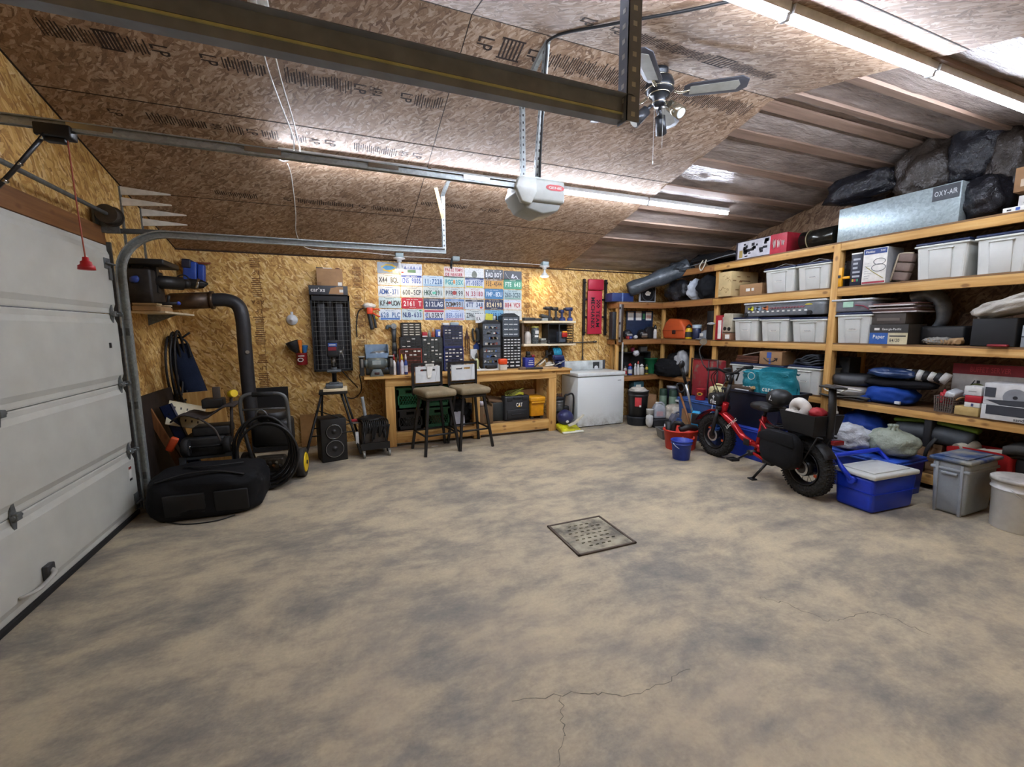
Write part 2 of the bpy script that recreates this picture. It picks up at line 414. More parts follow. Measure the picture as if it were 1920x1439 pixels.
# printed mill stamps on the boards
INK = mat('3a2f2a', .85, var=.3, vs=40); INKW = mat('7a5226', .85, var=.4, vs=60)
def ceil_frame(x, y, turn):
    a = math.atan(SL if y > YR else -SL)
    ax = V((1, 0, 0)); ay = V((0, -1, SL if y > YR else -SL)).normalized(); n = ax.cross(ay)
    R = M((ax, ay, n)).transposed().to_4x4()
    return M.Translation((x, y, zc(y)-.0015)) @ R @ M.Rotation(turn, 4, 'Z')
def stamp(x0, x1, y, h, marks, ink=INK, bars=True):
    """a band of print along x: bars of small type with LP marks, read sideways"""
    m = MB().m(ink); n = len(marks); w = (x1-x0)/n
    for i, mk in enumerate(marks):
        xc = x0+w*(i+.5)
        if mk == '|':
            k = int(w/.016)
            for q in range(k):
                hh = h*random.uniform(.55, 1); f = ceil_frame(x0+w*i+(q+.5)*w/k, y, 0); z = random.uniform(-.12, .12)*h; g = w/k*random.uniform(.16, .3)
                m.quad(*[f @ V(p) for p in ((-g, z-hh/2, 0), (g, z-hh/2, 0), (g, z+hh/2, 0), (-g, z+hh/2, 0))])
        elif mk == '#':
            f = ceil_frame(xc, y, 0)
            for q in range(6):
                u = (q+.5)/6*w*.9-w*.45; m.quad(*[f @ V(p) for p in ((u-.006, -h*.5, 0), (u+.006, -h*.5, 0), (u+.006, h*.5, 0), (u-.006, h*.5, 0))])
            for e in (-.5, .5): m.quad(*[f @ V(p) for p in ((-w*.47, e*h-.006, 0), (w*.47, e*h-.006, 0), (w*.47, e*h+.006, 0), (-w*.47, e*h+.006, 0))])
        elif mk != ' ':
            m.text(mk, min(w*.8, h*.75), ceil_frame(xc, y, -PI/2), w=h*.62)
    m.build('mill_stamp', None, ce)
stamp(-.25, .78, 3.28, .13, ['|', '|', '|', '|', 'LP', 'APA', ' ', 'LP', '|', '|'])
stamp(-1.55, -.35, 3.28, .12, [' ', '|', '|', '#', '|', 'LP', ' ', 'LP', '|', '|'])
stamp(-.28, .75, 3.88, .11, ['|', 'AP', 'LP', ' ', '|', '|', '|', 'APA', 'LP'])
stamp(-1.4, -.36, 3.88, .1, ['LP', ' ', '|', '|', '|', 'APA', '|', 'LP', '|'])
stamp(.85, 3.2, 2.74, .14, ['LP', '#', 'LP', '|', '|', '|', '|', '|', '#', '|', '|', '|', '|', '|'])
stamp(1.3, 2.9, 2.3, .13, ['LP', 'LP', '|', '|', '|', '#', '|', '|'])
stamp(-1.0, .7, 4.78, .09, ['|', '|', ' ', 'LP', '|', '|', '|', 'LP', '|', '|'])
stamp(.84, 1.7, 4.6, .09, ['|', 'LP', '|', '|', ' ', 'LP', '|'])
def wstamp(x, z0, z1, w, marks, ink):
    m = MB().m(ink); n = len(marks); h = (z1-z0)/n
    for i, mk in enumerate(marks):
        z = z1-h*(i+.5)
        if mk == '|':
            for q in range(5):
                ww = w*random.uniform(.5, 1); zz = z-h/2+(q+.5)*h/5; m.quad((x-ww/2, YB-.0015, zz-h*.05), (x+ww/2, YB-.0015, zz-h*.05), (x+ww/2, YB-.0015, zz+h*.05), (x-ww/2, YB-.0015, zz+h*.05))
        elif mk != ' ': m.text(mk, min(h*.7, w*.4), M.Translation((x, YB-.0015, z)) @ M.Rotation(PI/2, 4, 'X') @ M.Rotation(PI, 4, 'Z'))
    m.build('mill_stamp', None, wb)
for px, (y0, y1), mk in ((477, (484, 735), ['|', 'LP', '|', '|', 'APA', 'LP', '|', '|', '|', ' ', '|', 'LP', '|', '|']), (668, (500, 580), ['|', '|', '|', ' ', '|', '|']),
                         (675, (590, 650), ['|', '|', ' ', 'LP', '|']), (988, (512, 600), ['|', 'LP', '|', '|', ' ', '|', 'LP', '|'])):
    a = P(1, YB, px, y0); c = P(1, YB, px, y1); wstamp(a.x, c.z, a.z, .13, mk, INKW)
m = MB().m(mat('5a3d20', .9))
for x in (-.9+.02, .32, 1.54, 2.76, 3.98): m.box((x-.002, YB-.001, 0), (x+.002, YB+.01, ZE))
m.build('panel_seam', None, wb)
EXPO = 2.33
tube_m = emit('led_tube', 'e6eeff', 31); led_warm = emit('flood_bulb', 'ffe2ae', 16)
whitem = mat('dfe2e2', .35)
def led_strip(label, x0, n, y, L, gap):
    """a run of n linked tube lamps fixed under the ceiling along x"""
    for i in range(n):
        r = thing('led_tube_light', label[i], 'light', (x0+i*L, y, zc(y)), 0, 'tube lamps of the '+gap)
        m = MB(); a = math.atan(-SL if y > YR else SL); m.at(T(rx=a)); m.box((.015, -.036, -.04), (L-.015, .036, 0)); m.build('housing', whitem, r)
        m = MB(); m.at(T(rx=a)); m.cyl((.02, 0, -.054), (L-.02, 0, -.054), .0135, seg=12); m.build('tube', tube_m, r)
        m = MB(); m.at(T(rx=a)); m.box((-.014, -.022, -.07), (.014, .022, 0), .004); m.build('end_cap', mat('b9bcc0', .4), r)
la = ['white LED tube above the far wall, leftmost of its row', 'white LED tube hidden behind the door opener rail', 'white LED tube lit to the right of the door opener', 'white LED tube ending its row above the insulation']
led_strip(la, -.4, 4, 4.05, 1.22, 'row over the workbench')
lb = ['bright LED tube starting the near row at the top of the photo', 'bright LED tube in the near row over the concrete centre', 'bright LED tube ending the near row over the right shelves']
led_strip(lb, .84, 3, 1.62, 1.27, 'row near the ridge')
def flood(label, px, py):
    p = P(1, 5.86, px, py); z = zc(5.86); r = thing('flood_light', label, 'light', (p.x, 5.86, z))
    m = MB(); m.box((-.05, -.05, -.045), (.05, .05, .01), .006); m.build('junction_box', mat('9fb0b0', .5), r)
    m = MB(); m.lathe([(.075, -.05), (.075, -.06), (.03, -.075), (.03, -.1)], 20); m.build('lamp_holder', mat('e8e8e4', .4), r)
    m = MB(); m.lathe([(.014, -.1), (.02, -.14), (.055, -.185), (.062, -.2)], 20, close=False); m.build('bulb', mat('dcdcd8', .3), r)
    m = MB(); m.lathe([(.062, -.2), (.05, -.212), (.02, -.218), (0.0001, -.22)], 20, close=False); m.build('lens', led_warm, r)
flood('lit flood bulb on the eave above the leftmost licence plates', 748, 470); flood('lit flood bulb on the eave right of the licence plates', 1021, 497)
# ================= garage door, its tracks and opener, and the left corner =================
steel = galv('galvanised'); steeld = galv('galvanised_dull', '767b7b', .5); black = mat('17181a', .5); blackp = mat('1b1b1d', .42, var=.2); rubber = mat('151516', .75)
dgrey = mat('3a3b3d', .5); white = mat('d9dbd6', .4); chrome = mat('c9cccd', .18, 1, 0); card = mat('a5805a', .8, var=.1, vs=9); cardd = mat('8d6a47', .8, var=.12, vs=9)
red = mat('a41a20', .45); blue = mat('1d3f96', .4); navy = mat('1a2440', .55); yellow = mat('e6c216', .45); orange = mat('d8552a', .45); paper = mat('e8e6de', .6)
darkm = mat('262729', .45, .4)
def channel(m, path, y, w, d, th=.004, sgn=1):
    """U-section swept along a path in the xz plane, web at y, lips running sgn*d along y"""
    sec = [(-w/2, d), (-w/2, 0), (w/2, 0), (w/2, d), (w/2-th*2.2, d), (w/2-th*2.2, th), (-w/2+th*2.2, th), (-w/2+th*2.2, d)]
    st = m._b(); rings = []; k = len(path)
    for i, (x, z) in enumerate(path):
        a = path[max(0, i-1)]; c = path[min(k-1, i+1)]; dx, dz = c[0]-a[0], c[1]-a[1]; L = math.hypot(dx, dz); nx, nz = -dz/L, dx/L
        rings.append([m.bm.verts.new((x+nx*u, y+sgn*v, z+nz*u)) for u, v in sec])
    for A, B in zip(rings, rings[1:]):
        for j in range(8): m.bm.faces.new((A[j], A[(j+1) % 8], B[(j+1) % 8], B[j]))
    m.bm.faces.new(rings[0]); m.bm.faces.new(rings[-1]); bmesh.ops.recalc_face_normals(m.bm, faces=list(m.bm.faces))
    return m._e(st)
def angle_iron(m, p0, p1, w=.035, holes=True, mt=None, hm=None):
    """perforated angle between two points"""
    p0, p1 = V(p0), V(p1); d = (p1-p0); L = d.length; d.normalize()
    u = V((1, 0, 0)) if abs(d.x) < .7 else V((0, 1, 0)); u = (u-d*u.dot(d)).normalized(); v = d.cross(u)
    R = M((u, v, d)).transposed().to_4x4(); old = m.xf; m.xf = M.Translation(p0) @ R
    m.m(mt or steel).box((0, 0, 0), (w, .003, L)).box((0, 0, 0), (.003, w, L))
    if holes:
        m.m(hm or black)
        for k in range(int(L/.05)):
            z = .025+k*.05
            m.box((w*.35, -.0006, z-.008), (w*.65, .0036, z+.008)).box((-.0006, w*.35, z-.008), (.0036, w*.65, z+.008))
    m.xf = old; return m
# header plank
m = MB().m(lumber('header_plank', 1, ['6f4a2a', '86592f', '9a6c3e'])); m.box((XL, DY0-.15, DZ+.005), (XL+.038, DY1+.06, 2.31), .003); struct('trim_1', m)
# the sectional door
doorm = mat('c6c7be', .45, var=.05, vs=5)
door = bpy.data.objects.new('door_1', None); C.objects.link(door); door['kind'] = 'structure'
zs = [.03, .545, 1.09, 1.64, 2.165]; XD = -1.63
for a, c in zip(zs, zs[1:]):
    m = MB().m(doorm); e = .003
    m.prism([(XD-.045, a+e), (XD-.014, a+e), (XD-.012, a+.012), (XD-.012, a+.04), (XD, a+.075), (XD, c-.075), (XD-.012, c-.04), (XD-.012, c-.012), (XD-.014, c-e), (XD-.045, c-e)], DY0+.005, DY1, 'y')
    m.build('section', None, door)
m = MB().m(rubber); m.box((XD-.05, DY0, 0), (XD+.004, DY1, .035), .006); m.build('bottom_seal', None, door)
def hinge(y, z, end=False):
    m = MB().m(steeld)
    for s in (-1, 1): m.at(T((XD-.008, y, z), PI if s < 0 else 0)).prism([(-.024, 0), (.024, 0), (.012, .07), (-.006, .085)], 0, .006, 'x')
    m.at(); m.cyl((XD+.006, y-.03, z), (XD+.006, y+.035, z), .011, seg=10); m.box((XD-.004, y-.02, z-.02), (XD+.022, y+.02, z+.02), .004)
    if end: m.cyl((XD+.02, y, z), (XD+.02, y+.09, z), .006, seg=8).cyl((XD+.02, y+.05, z), (XD+.02, y+.075, z), .02, seg=14)
    m.build('hinge', None, door)
for z in zs[1:4]: hinge(4.245, z, True); hinge(2.93, z); hinge(1.5, z)
m = MB().m(steeld); m.box((XD, 4.20, 1.98), (XD+.006, 4.29, 2.06), .002).cyl((XD+.02, 4.2, 2.02), (XD+.02, 4.36, 2.02), .008, seg=8).box((XD, 4.25, 1.9), (XD+.01, 4.29, 1.99)); m.build('top_roller_bracket', None, door)
m = MB().m(steeld); m.box((XD, 4.22, .06), (XD+.008, 4.29, .19), .002).cyl((XD+.018, 4.22, .11), (XD+.018, 4.37, .11), .008, seg=8); m.build('bottom_bracket', None, door)
m = MB().m(mat('b9b8b0', .4)); m.tube([(XD, 2.87, .12), (XD+.05, 2.91, .13), (XD+.06, 2.99, .14), (XD+.05, 3.07, .15), (XD, 3.11, .16)], .014, 8, n=4, flat=.6); m.m(dgrey).box((XD, 3.06, .1), (XD+.03, 3.13, .19), .008); m.build('lift_handle', None, door)
m = MB().m(paper); m.box((XD, 4.185, .31), (XD+.002, 4.235, .43)); m.m(mat('8a2b22', .6)).box((XD, 4.187, .405), (XD+.0026, 4.233, .425)); m.m(black).box((XD, 4.187, .312), (XD+.0026, 4.233, .33)); m.build('warning_sticker', None, door)
m = MB().m(black); m.box((XD, 4.13, 1.38), (XD+.002, 4.165, 1.42)); m.build('sticker', None, door)
# tracks
def track(label, y, sgn, heavy):
    r = thing('door_track', label, 'track', (0, 0, 0), 0, 'steel tracks of the garage door')
    R = .33; cx, cz = -1.585+R, 2.28-R
    path = [(-1.585, .02), (-1.585, 1.0), (-1.585, cz)]+[(cx-R*math.cos(a), cz+R*math.sin(a)) for a in [PI/2*i/12 for i in range(1, 13)]]+[(0, 2.283), (1.02, 2.29)]
    m = MB().m(steel if not heavy else mat('8791a3', .5)); channel(m, path, y, .056, .04, sgn=-sgn); m.build('channel', None, r)
    if heavy:
        m = MB().m(mat('838d9f', .55)); m.box((-1.2, y-.003, 2.29), (1.03, y+.004, 2.34)).box((-1.2, y-.03, 2.337), (1.03, y+.004, 2.34)); m.m(mat('c9cf9a', .5)).box((-1.2, y-.006, 2.281), (1.02, y-.0005, 2.287)); m.build('stiffening_angle', None, r)
        m = MB(); angle_iron(m, (1.0, y-.03, 2.25), (1.0, y-.03, zc(y)), .055, True, mat('7f8898', .5, .1), mat('c3c8ca', .5)); m.build('hanger', None, r)
    else:
        m = MB(); angle_iron(m, (1.0, y, 2.27), (1.0, y, 2.84), .035); m.build('hanger', None, r)
        m = MB(); angle_iron(m, (1.0, y, 2.82), (1.02, y-.25, zc(y-.25)-.002), .03, False); m.build('brace', None, r)
        m = MB(); angle_iron(m, (XL+.01, y+.06, 2.28), (-1.28, y+.03, 2.29), .035, False, steeld); m.build('wall_strap', None, r)
        m = MB().m(steeld)
        for z in (.3, .9, 1.5): m.box((XL, y-.005, z-.03), (-1.57, y+.012, z+.03))
        m.box((XL, y+.01, .02), (-1.64, y+.03, 2.2)); m.build('wall_bracket', None, r)
    return r
track('far garage door track curving from the left jamb toward the licence plates', 4.36, 1, False)
track('near garage door track, a dark steel beam crossing overhead', 1.40, -1, True)
# torsion shaft with cable drum
r = thing('torsion_shaft', 'steel shaft with a cable drum above the garage door', 'shaft', (-1.58, 0, 2.38))
m = MB().m(steeld); m.cyl((0, 1.35, 0), (0, 4.34, 0), .014, seg=12); m.build('shaft', None, r)
m = MB().m(mat('55504a', .5, .6)); m.cyl((0, 4.2, 0), (0, 4.29, 0), .062, seg=24).cyl((0, 4.29, 0), (0, 4.3, 0), .075, seg=24).cyl((0, 4.195, 0), (0, 4.205, 0), .068, seg=24); m.build('drum', None, r)
m = MB().m(steeld); m.box((-.105, 4.31, -.12), (.03, 4.318, .06)).box((-.105, 4.25, -.12), (-.09, 4.318, .06)); m.build('bearing_plate', None, r)
# opener: rail, trolley, arm, hangers, motor
YO = 2.88
r = thing('door_opener', 'grey motorised garage door opener hung below the ridge on perforated angles', 'door opener', (0, 0, 0))
m = MB().m(steel); m.box((-1.68, YO-.016, 2.485), (1.2, YO+.016, 2.489)).box((-1.68, YO-.003, 2.489), (1.2, YO+.003, 2.525)).box((-1.68, YO-.016, 2.52), (1.2, YO+.016, 2.526)).box((-1.68, YO-.018, 2.48), (1.2, YO-.014, 2.50)).box((-1.68, YO+.014, 2.48), (1.2, YO+.018, 2.50))
for x in (-1.1, -.35, .3, .9): m.m(chrome).box((x-.09, YO-.021, 2.492), (x+.09, YO-.015, 2.518))
m.build('rail', None, r)
m = MB().m(blackp); m.box((-1.31, YO-.035, 2.44), (-1.17, YO+.035, 2.50), .008).box((-1.28, YO-.02, 2.42), (-1.2, YO+.02, 2.45), .006); m.build('trolley', None, r)
m = MB().m(blackp); m.tube([(-1.27, YO-.02, 2.45), (-1.40, YO-.02, 2.27), (-1.61, YO-.02, 2.0)], .02, 4, flat=.35); m.m(chrome)
for q in ((-1.285, 2.43), (-1.38, 2.30), (-1.44, 2.215)): m.cyl((q[0], YO-.035, q[1]), (q[0], YO-.005, q[1]), .009, seg=8)
m.build('arm', None, r)
m = MB().m(mat('b8604a', .7)); m.tube([(-1.19, YO-.02, 2.43), (-1.185, YO-.025, 2.15), (-1.18, YO-.02, 1.875)], .0034, 6, n=6); m.build('pull_cord', None, r)
m = MB().m(mat('c8232a', .4)); m.at(T((-1.18, YO-.02, 1.815))); m.lathe([(.001, .065), (.012, .062), (.014, .045), (.022, .04), (.024, .025), (.033, .02), (.035, 0), (.001, 0)], 16); m.build('pull_handle', None, r)
m = MB(); m.at(T((1.345, YO, 2.445)))
m.m(mat('b6bab5', .42, var=.06)).box((-.17, -.14, -.075), (.16, .14, .075), .02, 3)
m.m(mat('a4aaa8', .4, var=.05)).prism([(-.17, .05), (-.2, -.02), (-.13, -.12), (.0, -.15), (.12, -.12), (.155, -.05), (.155, .05)], -.115, .115, 'y', .012)
m.build('motor_housing', None, r)
m = MB().m(mat('c9cec9', .35)); m.at(T((1.345, YO, 2.445))); m.prism([(-.19, .07), (-.215, .0), (-.17, -.09), (-.1, -.1), (-.06, -.02), (-.06, .07)], -.148, -.1, 'y', .008); m.build('lamp_lens', None, r)
m = MB().m(mat('c21f2b', .35)); m.at(T((1.425, YO-.1412, 2.467), PI/2)); st = m._b(); m.prism([(.05*math.cos(a)+(.02 if math.cos(a) > 0 else -.02), .02*math.sin(a)) for a in [2*PI*i/20 for i in range(20)]], -.001, .001, 'z'); m.m(paper).text('GENIE', .016, M.Translation((0, 0, .0016)), .1); m.build('badge', None, r)
m = MB(); angle_iron(m, (1.235, YO, 2.51), (1.25, 2.93, zc(2.93)), .032); m.build('hanger', None, r)
m = MB(); angle_iron(m, (1.33, YO, 2.51), (1.29, 2.62, zc(2.62)), .032); m.build('hanger', None, r)
m = MB(); angle_iron(m, (1.25, 2.9, 3.13), (1.29, 2.61, zc(2.61)-.01), .03, False); m.build('brace', None, r)
m = MB(); angle_iron(m, (1.22, YO-.06, 2.525), (1.50, YO-.06, 2.52), .03); m.build('mounting_bar', None, r)
m = MB().m(black); p = [(1.36, YO-.03, 2.5), (1.345, 2.80, 2.75), (1.305, 2.64, 3.2), (1.31, 2.56, 3.285), (1.50, 2.24, zc(2.24)-.012), (1.72, 1.92, zc(1.92)-.012), (1.86, 1.69, zc(1.69)-.012), (1.9, 1.62, zc(1.62)-.02)]; m.tube([V(q) for q in p], .008, 8, n=8); m.build('power_cord', None, r)
# white wires hanging from the ceiling outlet to the tube lamps
r = thing('ceiling_outlet', 'white ceiling outlet with plugged-in lamp cords at the top of the photo', 'outlet', (-.315, 2.80, zc(2.8)))
m = MB().m(white); m.at(T(rx=-.245)); m.box((-.05, -.06, -.03), (.05, .06, 0), .005); m.build('box', None, r)
m = MB().m(white); m.box((-.035, -.05, -.08), (0, -.02, -.02), .006).box((.01, 0, -.08), (.035, .03, -.02), .006); m.build('plug', None, r)
def wire(label, pts, rr=.004, mt=None, cat='wire', name='wire'):
    return one(name, MB().m(mt or white).tube([V(p) for p in pts], rr, 6, n=8), label, cat)
o0 = V((-.33, 2.77, zc(2.8)-.07))
wire('white lamp cord looping down from the ceiling outlet to the opener rail', [o0, (-.32, 3.0, 3.05), (-.29, 3.4, 3.0), (-.25, 3.75, 2.93), (-.29, 3.95, 2.88), (-.40, 3.98, 2.87), (-.36, 4.02, 2.85), (-.30, 4.05, 2.88)], .005, name='lamp_cord', cat='cord')
wire('second white cord beside the looping lamp cord at the ceiling outlet', [o0+V((.05, .05, 0)), (-.26, 3.1, 3.04), (-.23, 3.5, 2.96), (-.22, 3.9, 2.9), (-.27, 4.04, 2.89)], .005, name='lamp_cord', cat='cord')
wire('white wire stapled down the ceiling left of the flood bulbs', [(-.33, 4.1, 2.86), (-.33, 4.4, zc(4.4)-.006), (-.36, 5.0, zc(5)-.006), (-.4, 5.5, zc(5.5)-.006), (-.3, 5.83, zc(5.83)-.01), (.2, 5.84, zc(5.84)-.008), (.72, 5.86, zc(5.86)-.02)])
wire('white wire between the left flood bulb and the eave junction box', [(.80, 5.86, 2.46), (1.2, 5.85, 2.465), (1.45, 5.85, 2.462), (1.50, 5.86, 2.45)])
wire('white wire between the eave junction box and the right flood bulb', [(1.6, 5.86, 2.465), (2.1, 5.86, 2.462), (2.7, 5.86, 2.458), (2.85, 5.86, 2.45)])
p = P(1, 5.86, 854, 484)
r = thing('junction_box', 'grey junction box with a black plug under the eave above the plates', 'junction box', (p.x, 5.86, zc(5.86)))
m = MB().m(mat('8d9a9a', .5)); m.box((-.05, -.045, -.05), (.05, .045, .01), .008); m.build('box', None, r)
m = MB().m(black); m.cyl((-.06, -.03, -.03), (-.07, -.03, -.11), .012, .02, 10).cyl((-.07, -.03, -.11), (-.07, -.03, -.16), .02, .012, 10).tube([(-.04, -.03, -.02), (-.055, -.03, -.015), (-.06, -.03, -.03)], .006, 6, n=4); m.build('plug', None, r)
# paint stick wedged at the track hanger
one('paint_stick', MB().m(mat('c9a06a', .6)).at(T((.955, 4.25, 2.72), .1, -.25)).box((-.016, -.003, -.14), (.016, .003, .14)), 'wooden stir stick wedged beside the far track hanger', 'stick')
# white shelf brackets standing out of two wall standards
r = None
for k, (y, z1) in enumerate(((4.80, 2.74), (5.20, 2.66))):
    r = thing('shelf_standard', ['slotted wall standard nearest the garage door with two empty bracket arms', 'slotted wall standard farther from the door with two empty bracket arms'][k], 'shelf bracket', (XL, y, 0), 0, 'empty shelf standards on the left wall')
    m = MB().m(steeld); m.box((0, -.013, 1.75), (.012, .013, z1)); m.build('standard', None, r)
    for z in (z1, z1-.09):
        m = MB().m(mat('d6d2c6', .45)); m.prism([(0, z), (.012, z), (.36, z-.028), (.36, z-.038), (.012, z-.07), (0, z-.07)], -.008, .008, 'y'); m.build('bracket_arm', None, r)
# small shelf on the left wall
r = thing('wall_shelf', 'small white shelf on the left wall behind the door track', 'shelf', (0, 0, 0))
m = MB().m(whiteboardX); m.box((XL, 4.71, 1.665), (-1.44, 5.53, 1.683)); m.build('board', None, r)
m = MB().m(steeld); m.prism([(XL, 1.665), (-1.46, 1.665), (XL, 1.56)], 5.1, 5.106, 'y'); m.build('bracket', None, r)
one('board_stack', MB().m(mat('b08c60', .7)).box((XL+.06, 4.62, 1.684), (-1.47, 5.0, 1.72)).m(mat('d2bb92', .7)).box((XL+.06, 4.64, 1.7205), (-1.48, 5.0, 1.732)).box((XL+.06, 4.63, 1.7325), (-1.47, 5.0, 1.748)), 'short stack of cut boards on the small white wall shelf', 'boards')
r = thing('bench_machine', 'dark greasy bench machine standing on the cut boards by the track', 'machine', (-1.56, 4.86, 1.749))
m = MB().m(mat('2a2420', .6, var=.4)); m.box((-.13, -.17, 0), (.05, .14, .30), .02); m.build('body', None, r)
m = MB().m(mat('1c1c1c', .5)); m.box((-.13, -.2, .33), (.16, .2, .38), .012).box((-.1, -.1, .28), (-.02, .1, .34)).box((.03, -.06, .1), (.06, .0, .34)); m.build('table', None, r)
m = MB().m(mat('201d1b', .5, .3)); m.cyl((-.02, -.05, .2), (.2, .1, .2), .06, seg=18).cyl((.2, .1, .2), (.24, .13, .2), .045, seg=18); m.build('motor', None, r)
m = MB().m(mat('3a52a0', .35)); m.blob((-.06, -.19, .2), (.035, .02, .03), .2, 4, 2, 2); m.build('knob', None, r)
m = MB().m(mat('1f1f20', .5)); m.cyl((.12, -.02, .08), (.1, .0, -.0), .012, seg=8).cyl((.03, -.1, .0), (.2, -.1, .005), .014, seg=8); m.m(mat('3a52b4', .35)).blob((.21, -.1, .005), (.018, .018, .018), 0, 1, 0, 2); m.build('lever', None, r)
r = thing('tool_case', 'blue plastic tool case hung on the back wall in the left corner', 'tool case', (-1.52, YB, 2.16))
m = MB().m(mat('24489e', .4)); m.at(T(ry=.08)); m.box((-.10, -.12, -.14), (.03, -.02, .13), .015).box((.035, -.1, -.14), (.1, -.02, .11), .012); m.build('shell', None, r)
m = MB().m(mat('1a2036', .5)); m.at(T(ry=.08)); m.box((-.11, -.13, .05), (-.02, -.0, .15), .012); m.build('latch', None, r)
m = MB().m(mat('7a3a26', .5)); m.box((-.02, -.05, .115), (.16, -.03, .135), .006); m.build('handle', None, r)
r = thing('air_tool', 'black power tool with coiled cord lying on the stove pipe canister', 'power tool', (-1.40, 5.45, 1.945))
m = MB().m(blackp); m.blob((0, 0, .05), (.12, .06, .05), .18, 3, 4, 3).box((-.2, -.03, 0), (-.05, .03, .06), .01); m.build('body', None, r)
m = MB().m(chrome); m.cyl((.04, -.06, .0), (.06, -.04, .1), .012, seg=8); m.build('clamp', None, r)
m = MB().m(black); m.tube([V((-.08+.055*math.cos(a), -.03, .08+.055*math.sin(a))) for a in [PI*i/8 for i in range(9)]], .007, 6); m.build('cord', None, r)
# duct pipe: canister, elbow and leaning drop
r = thing('exhaust_pipe', 'black stove pipe bending from a brown canister down the back wall', 'pipe', (0, 0, 0))
a = P(1, 5.62, 322, 566); b_ = P(1, 5.62, 395, 563)
m = MB().m(mat('4c3826', .45, .3, .3)); m.cyl(a, b_, .088, seg=28).cyl(b_, b_+V((.03, 0, 0)), .098, seg=28).cyl(a-V((.06, 0, 0)), a, .06, .088, 24); m.build('canister', None, r)
pts = [P(1, 5.62, *q) for q in ((398, 563), (425, 563), (446, 573), (455, 600), (460, 660), (468, 745), (475, 800))]
m = MB().m(mat('2b2b2e', .5, var=.1)); m.tube(pts, .072, 24, n=8); m.build('flue', None, r)
p = P(1, 5.62, 461, 660)
m = MB().m(chrome); m.cyl(p+V((.03, -.085, 0)), p+V((.03, -.06, 0)), .02, seg=16); m.build('damper_knob', None, r)
# things leaning in the left corner
one('plywood_sheet', MB().m(mat('241a15', .65, var=.35)).at(T((-1.62, 4.95, .01), 0, -.03)).box((-.012, -.55, 0), (.012, .35, .93)), 'dark stained plywood panel leaning behind the door track', 'panel')
one('wood_offcut', MB().m(woodZ).at(T((-1.5, 5.55, .02), .05, -.05)).box((-.09, -.012, 0), (.3, .012, .83)), 'pale plywood offcut standing behind the beige pegboard', 'board')
one('wood_lath', MB().m(lumber('lath', 2, ['6e4526', '84552f', '99683c'])).at(T((-1.36, 4.75, .0), 0, -.36)).box((-.03, -.012, .05), (.03, .012, .9)), 'thin wooden lath leaning beside the dark panel', 'lath')
m = MB().m(mat('1d2c55', .4, .2)); m.at(T((-1.30, 4.82, .02), .0, -.30)); m.box((-.045, -.02, 0), (.045, -.014, .84)).box((-.045, -.02, 0), (-.039, .03, .84)).box((.039, -.02, 0), (.045, .03, .84)); m.m(black)
for k in range(6): m.cyl((0, -.0215, .1+k*.13), (0, -.02, .1+k*.13), .007, seg=8)
one('steel_rail', m, 'navy steel rail leaning diagonally between lath and pegboard', 'rail')
m = MB().m(mat('d8cfb0', .6, var=.08)); m.at(T((-1.42, 4.90, .70), .95, .35, .45)); m.box((-.15, -.13, -.006), (.15, .13, .006), .002); m.m(black)
for i in range(5):
    for j in (-1, 1): m.box((-.1+i*.05-.006, j*.06-.012, .0055), (-.1+i*.05+.006, j*.06+.012, .0066))
one('perforated_board', m, 'beige board with two rows of slots lying over the junk in the corner', 'board')
m = MB().m(mat('141416', .55))
for k in range(7):
    a = .155+.009*(k % 4); m.tube([V((XL+.05+.03*math.sin(k*2.1)+.01*k, 5.42+.16*math.cos(q)+.01*k, 1.12+(.30+.015*k)*math.sin(q))) for q in [2*PI*i/28 for i in range(28)]], .011, 6, closed=True)
one('air_hose', m, 'coil of thin black hose hung on the left wall', 'hose')
m = MB().m(fabric('navy_canvas', '1b2438', 180)); q = [P(1, 5.66, *w_) for w_ in ((336, 645), (341, 670), (354, 705), (372, 745), (386, 772))]
m.tube(q, lambda u: .085+.03*math.sin(u*PI), 16, n=6, flat=.8); m.m(mat('101114', .7)); m.tube([q[0]+V((-.05, -.06, .0)), q[0]+V((0, -.07, .07)), q[0]+V((.08, -.05, .02)), q[1]+V((.1, -.06, 0))], .012, 6, n=5); m.tube([q[0]+V((.03, -.02, .06)), q[0]+V((.11, -.02, .12))], .011, 6)
one('chair_bag', m, 'navy canvas camp chair bag hanging on the corner of the back wall', 'bag')
# black folding cart with its wheels
r = thing('tool_cart', 'dirty black tool cart with small wheels piled with scrap behind the duffel bag', 'cart', (-1.12, 4.72, 0))
m = MB().m(mat('232426', .55, var=.35)); m.box((-.28, -.12, .35), (.06, .2, .53), .02).box((-.2, -.08, .53), (.1, .14, .62), .02); m.build('body', None, r)
m = MB().m(mat('4c5258', .5, .3))
for x in (-.28, .13): m.at(T((x, -.1, 0))).box((-.025, -.02, 0), (.025, .02, .36), .004)
m.at().box((-.28, -.11, .33), (.14, -.09, .37)); m.build('stand', None, r)
for x in (-.23, .09):
    m = MB().m(rubber); m.cyl((x-.02, -.17, .46), (x+.03, -.17, .46), .075, seg=24); m.m(chrome).cyl((x+.03, -.17, .46), (x+.04, -.17, .46), .02, seg=12); m.build('wheel', None, r)
m = MB().m(darkm); m.cyl((-.23, -.17, .46), (.09, -.17, .46), .012, seg=8); m.build('axle', None, r)
m = MB().m(mat('3c3431', .8, var=.3)); m.slab(lambda u, v: (-.34+.5*u, -.12+.3*v, .70+.10*u+.03*math.sin(u*9)+.02*noise.noise(V((u*3, v*3, 0)))), .015, 14, 6); m.build('tarp', None, r)
